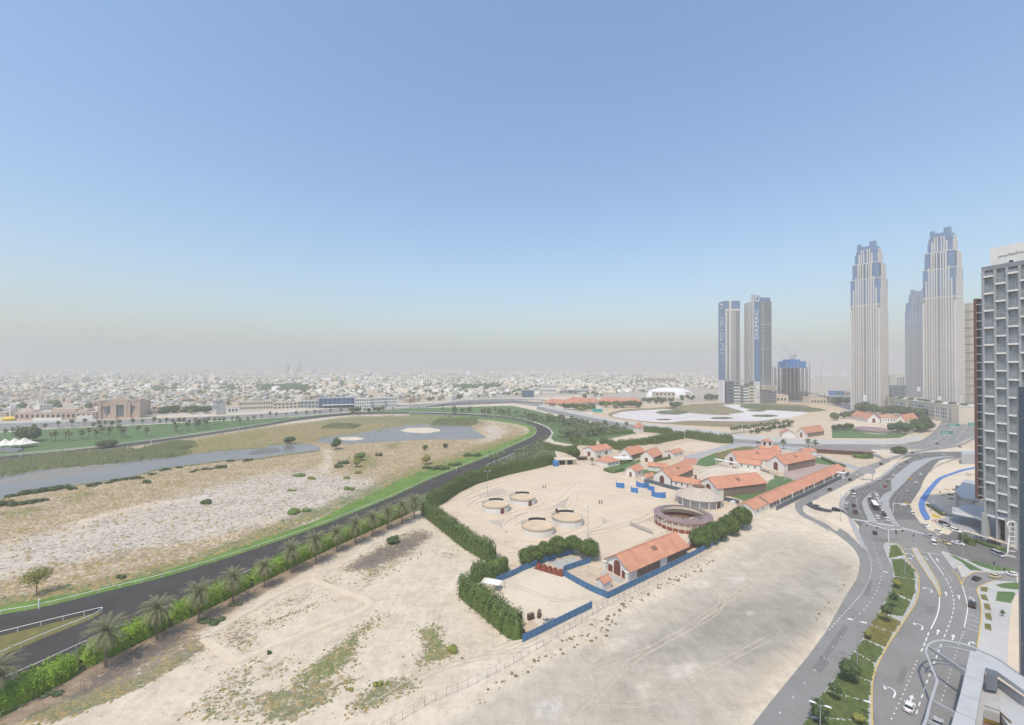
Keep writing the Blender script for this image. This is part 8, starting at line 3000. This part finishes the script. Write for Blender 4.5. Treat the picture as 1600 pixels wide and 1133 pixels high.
# hotel forecourt: planter strip, plastic barriers
o = thing("planter", "long dark raised planter in the shade left of the hotel canopy", "planter", W("S8", 240, 180), 1.12)
b = MB()
b.bx(-11, 11, -2.6, -.2, 0, 1.1)
b.build("trough", M['panelblue'], o)
V, Fq = lobes([(t, 1.0, .6, 1.6, 1.1, .8) for t in np.linspace(-9, 9, 8)], 6, .5, .8, .02)
link("shrubs", mesh_np("shrubs", V, Fq, M['leaf']), o)
for k in range(7):
    b = MB()
    b.box((0, 0, .5), (1.5, .45, 1.0), 0, 0, .75)
    q = W("S8", 165 + 22 * k, 345 + 3 * k)
    o = tag(b.build("water_barrier", (M['white'], M['red'])[k % 2], None, q, -.2), ("white" if k % 2 == 0 else "red") + " plastic road barrier in the short row by the blue path end", "barrier", "plastic road barriers")
for k, (x, y) in enumerate(((190, 265), (215, 290), (265, 295), (345, 250))):
    b = MB()
    b.box((0, 0, .7), (1.6, .7, 1.4), .3, 0, .7)
    tag(b.build("yellow_bin", M['taxiyel'], None, W("S8", x, y)), "yellow plastic bin behind the road barriers", "bin", "yellow bins")
hedge(WL("S8", [(800, 660), (950, 720), (1150, 790), (1400, 850)]), 2.6, 1.6, "low dark hedge in front of the hotel lobby", .4, 14)
hedge(WL("S8", [(560, 600), (660, 680), (790, 740)]), 3, 3.2, "dark bushy hedge mass beside the white saloon before the hotel", .4, 14)
for x, y, lb in ((1000, 45, "long low container shed at the hotel sand yard"),):
    b = MB()
    b.box((0, 0, 1.4), (9, 3, 2.8), .2)
    tag(b.build("container", M['cream'], None, W("R6", 900, 480)), lb, "container")
for k in range(7):
    b = MB()
    b.box((0, 0, .4), (rs.uniform(1, 3), rs.uniform(.8, 1.6), rs.uniform(.5, 1.2)), rs.uniform(0, 3))
    x, y = ((520, 680), (600, 645), (640, 710), (690, 650), (560, 720), (720, 700), (650, 760))[k]
    tag(b.build("building_material", (M['brown'], M['sand_tan'], M['bark'])[k % 3], None, W("R6", x, y)), "pile of brown building material on the sand before the grey entrance roof", "material pile", "building material piles")


# ---------------------------------------------------------------- vehicles
def car_proto(kind):
    L, Wd, H, hood, boot, c0, c1, roof0, roof1 = dict(sedan=(4.6, 1.82, 1.45, .92, .98, -1.75, 1.0, -1.0, .3), suv=(4.8, 1.92, 1.78, 1.08, 1.1, -2.25, 1.05, -2.0, .35), van=(5.2, 2.0, 2.2, 1.1, 1.2, -2.5, 1.9, -2.4, 1.2), pickup=(5.2, 1.9, 1.75, 1.05, 1.0, -.6, 1.1, -.5, .4))[kind]
    o = thing("parked_car" if 0 else "car", "car", "car")
    b = MB()
    st = [(-L / 2, .45, boot - .25, .82), (-L / 2 + .12, .3, boot, .94), (-L / 2 + .9, .24, boot + .02, 1), (0, .24, (boot + hood) / 2 + .02, 1), (L / 2 - 1.0, .24, hood, 1), (L / 2 - .2, .3, hood - .14, .93), (L / 2, .42, hood - .34, .78)]
    vs = []
    for x, z0, z1, k in st:
        w = Wd / 2 * k
        vs += [(x, -w * .96, z0), (x, -w, (z0 + z1) / 2), (x, -w * .93, z1), (x, w * .93, z1), (x, w, (z0 + z1) / 2), (x, w * .96, z0)]
    fs = []
    for i in range(len(st) - 1):
        for j in range(6):
            fs.append((i * 6 + j, i * 6 + (j + 1) % 6, i * 6 + 6 + (j + 1) % 6, i * 6 + 6 + j))
    fs += [tuple(range(6)), tuple(len(vs) - 6 + k for k in range(6))[::-1]]
    b.add(vs, fs)
    w = Wd / 2
    zb = min(hood, boot) - .02
    b.add([(roof0, -w * .74, H - .06), (roof1, -w * .74, H - .06), (roof1, w * .74, H - .06), (roof0, w * .74, H - .06), (roof0 + .1, -w * .66, H), (roof1 - .1, -w * .66, H), (roof1 - .1, w * .66, H), (roof0 + .1, w * .66, H)],
          [(4, 5, 6, 7), (0, 1, 5, 4), (1, 2, 6, 5), (2, 3, 7, 6), (3, 0, 4, 7)])
    for s in (-1, 1):
        for xm in ((c0 + c1) / 2 - .1,):
            b.tube([(xm, s * w * .9, zb), (xm, s * w * .75, H - .06)], .05, 4)
        b.bx(c1 - .35, c1 - .15, s * w * .95, s * (w + .16), zb + .02, zb + .16)
    b.build("body", M['car'], o)
    g = MB()
    g.add([(c0, -w * .9, zb), (c1, -w * .9, zb), (c1, w * .9, zb), (c0, w * .9, zb), (roof0, -w * .735, H - .05), (roof1, -w * .735, H - .05), (roof1, w * .735, H - .05), (roof0, w * .735, H - .05)], [(0, 1, 5, 4), (1, 2, 6, 5), (2, 3, 7, 6), (3, 0, 4, 7)])
    g.build("windows", M['carglass'], o)
    wm = MB()
    wm.lathe([(.05, -.12), (.33, -.12), (.35, -.06), (.35, .08), (.31, .11), (.05, .11)], 12)
    wv = [(x, z, y) for x, y, z in wm.v]
    tm = mesh_from("wheel", wv, wm.f, [M['tyre']])
    rm = MB()
    rm.lathe([(.2, .115), (.01, .125)], 10)
    rm.lathe([(.01, -.135), (.2, -.125)], 10)
    rme = mesh_from("rim", [(x, z, y) for x, y, z in rm.v], rm.f, [M['metal']])
    for sx in (-L * .3, L * .31):
        for sy in (-1, 1):
            wl = link("wheel", tm, o, (sx, sy * (w - .12), .35))
            link("rim", rme, wl)
    for s in (-1, 1):
        q = MB()
        q.box((L / 2 - .1, s * w * .62, hood - .27), (.2, .4, .16))
        q.build("headlight", M['lampglass'], o)
        q = MB()
        q.box((-L / 2 + .07, s * w * .68, boot - .18), (.18, .35, .2))
        q.build("tail_light", M['taillight'], o)
    return o


CARS = {k: car_proto(k) for k in ("sedan", "suv", "van", "pickup")}
c_used = set()
FLOWS = [WL("H", [(600, -20), (640, 120), (670, 250), (620, 380), (480, 560), (200, 900)])[::-1], WL("H", [(760, 1133), (850, 900), (960, 640), (1010, 480), (1000, 330), (900, 150)]), WL("H", [(930, 1133), (1010, 850), (1090, 600), (1110, 420), (1050, 250), (980, 130)]), WL("R5", [(690, 960), (660, 860), (690, 740), (800, 660), (1000, 570), (1200, 400), (1400, 290)]),
         WL("R5", [(1120, 1010), (1000, 830), (930, 760), (980, 680), (1100, 570)]), WL("R5", [(1400, 900), (1250, 800), (1300, 680), (1420, 540), (1500, 430)]), WL("R5", [(100, 800), (400, 660), (700, 500), (1000, 350), (1200, 260)]), WL("R5", [(240, 810), (400, 890), (560, 905)]), WL("S8", [(0, 470), (200, 590), (480, 680), (700, 740)]), WL("S8", [(320, 420), (640, 520)]),
         WL("S8", [(850, 600), (1250, 700)]), WL("S8", [(1050, 790), (1300, 900)]), WL("S6", [(0, 705), (600, 705), (900, 650), (1080, 520), (1200, 380), (1480, 290)]), WL("S6", [(440, 815), (600, 778), (1000, 712), (1260, 662)]), WL("S6", [(200, 1000), (500, 880), (800, 810), (1200, 800)]), WL("H", [(1150, 500), (1165, 400), (1130, 330), (1190, 300), (1300, 285), (1420, 280)]), WL("T1", [(0, 1000), (1500, 970)]), WL("S5", [(900, 665), (1600, 700)])]


def heading(p):
    best = None
    for F in FLOWS:
        for a, b in zip(F, F[1:]):
            t = max(0, min(1, (p - a).dot(b - a) / (b - a).length_squared))
            d = (a.lerp(b, t) - p).length
            if best is None or d < best[0]:
                best = (d, math.atan2((b - a).y, (b - a).x))
    return best[1]


CC = dict(white=(.78, .77, .75), silver=(.45, .46, .47), black=(.02, .02, .022), grey=(.16, .165, .17), red=(.35, .03, .025), taxi=(.62, .53, .3), yellow=(.72, .5, .06), blue=(.13, .17, .25), maroon=(.14, .05, .05))
CAR_LIST = [("P", 1421, 1108, "sedan", "white", "white hatchback at the bottom on the wide road, nearest car"), ("P", 1465, 1136, "pickup", "silver", "silver pickup cut by the bottom edge beside the near canopy"), ("P", 1519, 947, "suv", "black", "black four wheel drive in the striped bay by the yellow kerb"), ("P", 1526, 906, "sedan", "black", "dark saloon turning out of the taxi lane"),
            ("P", 1555, 902.5, "sedan", "taxi", "cream and yellow taxi leaving the hotel lane"), ("P", 1583, 899, "sedan", "white", "white saloon behind the cream taxi at the hotel lane"), ("P", 1367, 834, "sedan", "black", "black saloon crossing the empty junction"), ("P", 1458.5, 850, "van", "white", "white van with red roof cargo entering the junction from the hotel road"),
            ("P", 1452, 840, "sedan", "silver", "silver saloon right behind the white crossing stripes"), ("P", 1476, 849.5, "sedan", "taxi", "cream taxi waiting behind the white van"), ("P", 1497, 850.5, "sedan", "white", "white saloon waiting behind the cream taxi"), ("P", 1446, 823, "sedan", "white", "white saloon turning by the blue path end"), ("P", 1467, 832, "sedan", "white", "pale saloon near the maroon kerb"),
            ("P", 1480, 826, "suv", "white", "left white van parked on the hotel forecourt"), ("P", 1494, 831, "suv", "white", "right white van parked on the hotel forecourt"), ("P", 1476, 820, "suv", "black", "black car in the shade on the hotel forecourt"), ("P", 1531, 842.5, "sedan", "blue", "blue grey saloon before the hotel lobby"), ("P", 1553, 850, "suv", "black", "dark car in deep shade before the hotel lobby"), ("P", 1559, 868, "van", "silver", "pale blue van on the road below the hotel hedge"),
            ("P", 1332, 768.5, "sedan", "black", "dark car at the rear of the left queue"), ("P", 1335, 776, "van", "white", "white minibus in the left queue"), ("P", 1322.8, 787.5, "sedan", "white", "white and red saloon at the left kerb of the queue"), ("P", 1322.3, 793, "sedan", "silver", "silver saloon at the left kerb, nearer one"), ("P", 1334, 790.5, "sedan", "black", "black saloon behind the maroon van"), ("P", 1336.5, 801.5, "van", "maroon", "maroon van at the stop line of the left queue"),
            ("P", 1360, 777, "sedan", "white", "white saloon at the tail of the queue behind the bus"), ("P", 1361, 782, "sedan", "black", "black saloon just behind the bus"), ("P", 1369, 773, "sedan", "white", "white saloon at the tail of the right queue"), ("P", 1371, 778, "suv", "white", "white car, second from the tail of the right queue"), ("P", 1371.5, 782, "sedan", "white", "white saloon, third from the tail of the right queue"), ("P", 1373, 788, "suv", "white", "white car beside the bus rear"),
            ("P", 1378, 797, "sedan", "white", "white saloon beside the bus front"), ("P", 1381.5, 805.5, "suv", "black", "black four wheel drive near the stop line"), ("P", 1386, 813, "suv", "white", "white car first at the stop line of the right queue"), ("P", 1371, 810, "suv", "white", "white and maroon car in front of the bus"), ("P", 1355, 757, "sedan", "white", "white saloon hugging the sand verge of the upper avenue"), ("P", 1373.6, 750, "sedan", "white", "white saloon farther along the sand verge"),
            ("P", 1383, 761, "sedan", "red", "red and white car alone in the middle lanes"), ("P", 1396, 743.5, "sedan", "white", "white saloon beside the upper grey median"), ("P", 1387, 753, "sedan", "grey", "grey saloon in the middle of the upper avenue"), ("P", 1422, 749.5, "sedan", "yellow", "yellow taxi on the right carriageway near the grey median"), ("P", 1432, 755, "sedan", "white", "white saloon right of the yellow taxi"), ("P", 1418, 769, "sedan", "silver", "silver saloon alone in the right carriageway"),
            ("P", 1416, 788, "sedan", "yellow", "orange and yellow taxi at the shadow edge"), ("P", 1424, 803, "suv", "white", "white car at the mast arm by the sand corner"), ("P", 1439, 742, "sedan", "white", "white saloon at the right kerb of the upper carriageway"), ("P", 1400, 729, "sedan", "white", "left one of two white cars side by side on the avenue bend"), ("P", 1406, 731.5, "sedan", "silver", "right one of two pale cars side by side on the avenue bend"), ("P", 1417, 722.5, "sedan", "grey", "grey car on the avenue bend"),
            ("P", 1475, 711.5, "sedan", "white", "white car far along the avenue toward the hotel"), ("P", 1275.7, 778.5, "sedan", "silver", "silver saloon at the sharp corner of the service road"), ("P", 1297, 766, "suv", "black", "black car on the service road beside the long stable"), ("P", 1328.7, 750.5, "suv", "black", "second black car on the service road"), ("P", 1339, 744, "sedan", "white", "white saloon on the service road"), ("P", 1377, 726, "suv", "black", "dark car on the service road before the turning loop"),
            ("P", 1391, 719.5, "van", "white", "white van at the turning loop"), ("P", 1277, 792.5, "sedan", "grey", "grey saloon parked at the left end of the link road"), ("P", 1307.5, 798, "suv", "black", "black car at the right end of the link road"), ("P", 1426, 708, "sedan", "black", "black car under the highway edge"), ("P", 1464.6, 694, "suv", "black", "black car on the curving highway"), ("P", 1453, 686.5, "sedan", "white", "white car on the curving highway"), ("P", 1492.7, 677.5, "sedan", "white", "white car right of the nearer gantry sign"),
            ("P", 1504, 663, "sedan", "white", "white car far up the curving highway"), ("P", 1479, 667, "sedan", "red", "red car left of the farther gantry sign"), ("P", 1500, 699, "sedan", "grey", "grey car on the lower ramp"), ("P", 1380, 697, "sedan", "white", "white car on the straight highway before the bend"), ("P", 1185, 692.5, "suv", "black", "dark car on the highway behind the stable path"), ("P", 101, 661.5, "van", "white", "white van on the town road before the pink building"), ("P", 31, 664, "sedan", "white", "white car on the town road at far left"), ("P", 122, 664, "van", "white", "white van farther right on the town road")]
for c, x, y, kind, colr, lb in CAR_LIST:
    p = W(c, x, y, .05)
    pr = CARS[kind]
    a = heading(p.to_2d())
    if kind not in c_used:
        c_used.add(kind)
        pr.location, pr.rotation_euler = p, (0, 0, a)
        tag(pr, lb)
        q = pr
    else:
        q = dup(pr, p, a, 1.0, lb)
    for ch in q.children:
        if ch.name.startswith("body"):
            ch.color = (*CC[colr], 1)
    q["category"] = "van" if kind == "van" else "pickup" if kind == "pickup" else "car"
# bus
p = W("T8", 632, 505, .05)
o = thing("bus", "long bus with white roof waiting in the middle queue", "bus", p, heading(p.to_2d()))
b = MB()
b.bx(-6, 6, -1.25, 1.25, .35, 1.5)
b.bx(-6, 6, -1.22, 1.22, 2.6, 3.1)
for k in range(8):
    b.bx(-5.9 + 1.65 * k, -5.7 + 1.65 * k, -1.24, 1.24, 1.5, 2.6)
bd = b.build("body", mat("dark bus paint", (0.06, 0.055, 0.06), .4, .1, .3), o)
b = MB()
b.bx(-5.95, 5.95, -1.15, 1.15, 1.5, 2.6)
b.build("windows", M['carglass'], o)
b = MB()
b.bx(-5.9, 5.9, -1.2, 1.2, 3.11, 3.3)
for x in (-3, 1.5):
    b.bx(x, x + 1.8, -.7, .7, 3.3, 3.5)
b.build("roof", M['white'], o)
for sx in (-3.6, 3.9):
    for sy in (-1, 1):
        b = MB()
        b.lathe([(.02, -.15), (.5, -.15), (.5, .15), (.02, .15)], 12)
        b.v = [(x, z, y) for x, y, z in b.v]
        b.build("wheel", M['tyre'], o, (sx, sy * 1.12, .5))
# long coach-like trailer on the highway
p = W("S5", 1540, 692, .03)
o = thing("coach", "long white coach on the highway before the concrete strip", "coach", p, heading(p.to_2d()))
b = MB()
b.bx(-6, 6, -1.25, 1.25, .5, 3.3)
b.build("body", M['white'], o)
b = MB()
b.bx(-5.6, 5.7, -1.28, 1.28, 1.6, 2.6)
b.build("windows", M['carglass'], o)
# ---------------------------------------------------------------- near entrance canopy in the bottom right corner
ZC = 8.0


def cw(x, y, z=ZC):
    return W("R8", x, y, z)


A = cw(900, 700)
o = thing("entrance_canopy", "big grey canopy with open rounded nose over the nearest lanes, bottom right", "canopy", (A.x, A.y, 0))


def rel(p):
    return Vector((p.x - A.x, p.y - A.y, p.z))


b = MB()
b.prism([rel(cw(x, y)).to_2d() for x, y in [(860, 268), (1000, 305), (1180, 385), (1350, 495), (1500, 590), (1500, 745), (1180, 518), (1036, 465), (960, 862), (905, 1160), (630, 1160), (690, 972), (745, 770)]], ZC - 1.1, ZC)
b.build("deck", M['canopygrey'], o)
b = MB()
for p0, p1 in (((745, 770), (965, 862)), ((690, 972), (930, 1085)), ((805, 560), (1020, 640))):
    b.wall([rel(cw(*p0)).to_2d(), rel(cw(*p1)).to_2d()], .12, ZC, ZC + .03)
b.build("deck_joint", M['steel'], o)
rim = [(300, 1180), (345, 1080), (400, 870), (470, 650), (474, 615), (450, 560), (400, 440), (350, 310), (345, 275), (372, 215), (430, 175), (500, 162), (560, 162), (700, 185), (840, 222), (1000, 285), (1180, 370), (1350, 488), (1520, 605)]
P = smooth([rel(cw(*p)).to_2d() for p in rim], 5)
b = MB()
b.tube([(p.x, p.y, ZC + .1) for p in P], .27, 8)
b.build("rim", mat("light grey rim", (0.42, 0.425, 0.425), .45, .05, .3), o)
b = MB()
n = len(P)
inner = offset(P[n // 2 - 4:], -1.1)
b.tube([(p.x, p.y, ZC - .9) for p in inner], .2, 6)
b.build("inner_rim", M['metal'], o)
for (x0, y0), (x1, y1), zz in (((385, 220), (810, 505), .0), ((415, 838), (690, 985), -.1), ((360, 1070), (640, 1190), -.1)):
    b = MB()
    p, q = rel(cw(x0, y0)), rel(cw(x1, y1))
    d = (q - p).normalized()
    nrm = Vector((-d.y, d.x, 0)) * .28
    vs = []
    for pt, hh in ((p, .45), (q, 1.1)):
        for s_, z_ in ((1, 0), (-1, 0), (-1, -hh * 1.3), (1, -hh * 1.3)):
            vs.append(pt + nrm * s_ + Vector((0, 0, z_)))
    b.add(vs, [(0, 1, 5, 4), (1, 2, 6, 5), (2, 3, 7, 6), (3, 0, 4, 7), (3, 2, 1, 0), (4, 5, 6, 7)])
    b.build("rib", M['metal'], o)
b = MB()
b.prism([rel(cw(x, y, ZC - 4)).to_2d() for x, y in [(1030, 565), (1165, 605), (1200, 880), (1200, 1010), (1020, 950), (985, 1160), (900, 1160), (960, 860)]], ZC - 6, ZC - 4)
b.build("terrace", M['concrete'], o)
b = MB()
b.prism([rel(cw(x, y, ZC - 4.5)).to_2d() for x, y in [(1165, 612), (1520, 860), (1520, 1180), (1330, 1180), (1204, 1000), (1200, 870)]], ZC - 6.0, ZC - 4.5)
b.build("lower_roof", M['canopygrey'], o)
b = MB()
b.prism([rel(cw(x, y, ZC + .9)).to_2d() for x, y in [(1042, 470), (1180, 512), (1172, 560), (1040, 540)]], ZC - 3, ZC + .9)
b.build("skylight", M['greyglass'], o)
b = MB()
w0 = [rel(cw(x, y, ZC - 2.5)).to_2d() for x, y in [(1030, 560), (1170, 605), (1310, 700), (1520, 850)]]
b.wall(w0, .3, ZC - 4.4, ZC - 2.3)
b.build("parapet", M['metal'], o)
b = MB()
b.prism([rel(cw(x, y, ZC - 7.4)).to_2d() for x, y in [(1000, 960), (1310, 1080), (1330, 1200), (985, 1200)]], ZC - 7.8, ZC - 7.4)
b.build("pit_floor", M['brown'], o)
b = MB()
b.wall([rel(cw(x, y, ZC - 5)).to_2d() for x, y in [(1015, 955), (1200, 1020), (1330, 1140)]], .3, ZC - 7.4, ZC - 4.0)
b.build("pit_wall", M['slatwall'], o)
for x, y in ((760, 900), (1180, 480), (1000, 1100)):
    b = MB()
    q = rel(cw(x, y, 0))
    b.cyl((rel(cw(x, y)).x, rel(cw(x, y)).y, 0), .7, ZC - 6 if x > 990 else ZC - 1.1, 12)
    b.build("column", M['concrete'], o)
q = cw(1050, 1085, ZC - 7.35)
b = MB()
b.bx(-1.6, 1.6, -.5, .5, 0, .7)
b.bx(-.6, 1.0, -.45, .45, .7, 1.2)
tag(b.build("cleaning_cradle", M['taxiyel'], None, q, -.5), "yellow maintenance cradle lying in the pit under the near canopy", "cradle")
# ---------------------------------------------------------------- the dusty air
def haze():
    m = bpy.data.materials.new("haze")
    m.use_nodes = True
    nt = m.node_tree
    nt.nodes.remove(nt.nodes["Principled BSDF"])
    v = nn(nt, "ShaderNodeVolumePrincipled")
    v.inputs["Color"].default_value = (0.785, 0.765, 0.72, 1)
    v.inputs["Density"].default_value = 0.00030
    v.inputs["Anisotropy"].default_value = 0.0
    nt.links.new(v.outputs[0], nt.nodes["Material Output"].inputs["Volume"])
    b = MB()
    b.bx(-33000, 33000, -10000, 34500, -1.0, 358.0)
    o = b.build("haze", m)
    o["kind"] = "stuff"


haze()
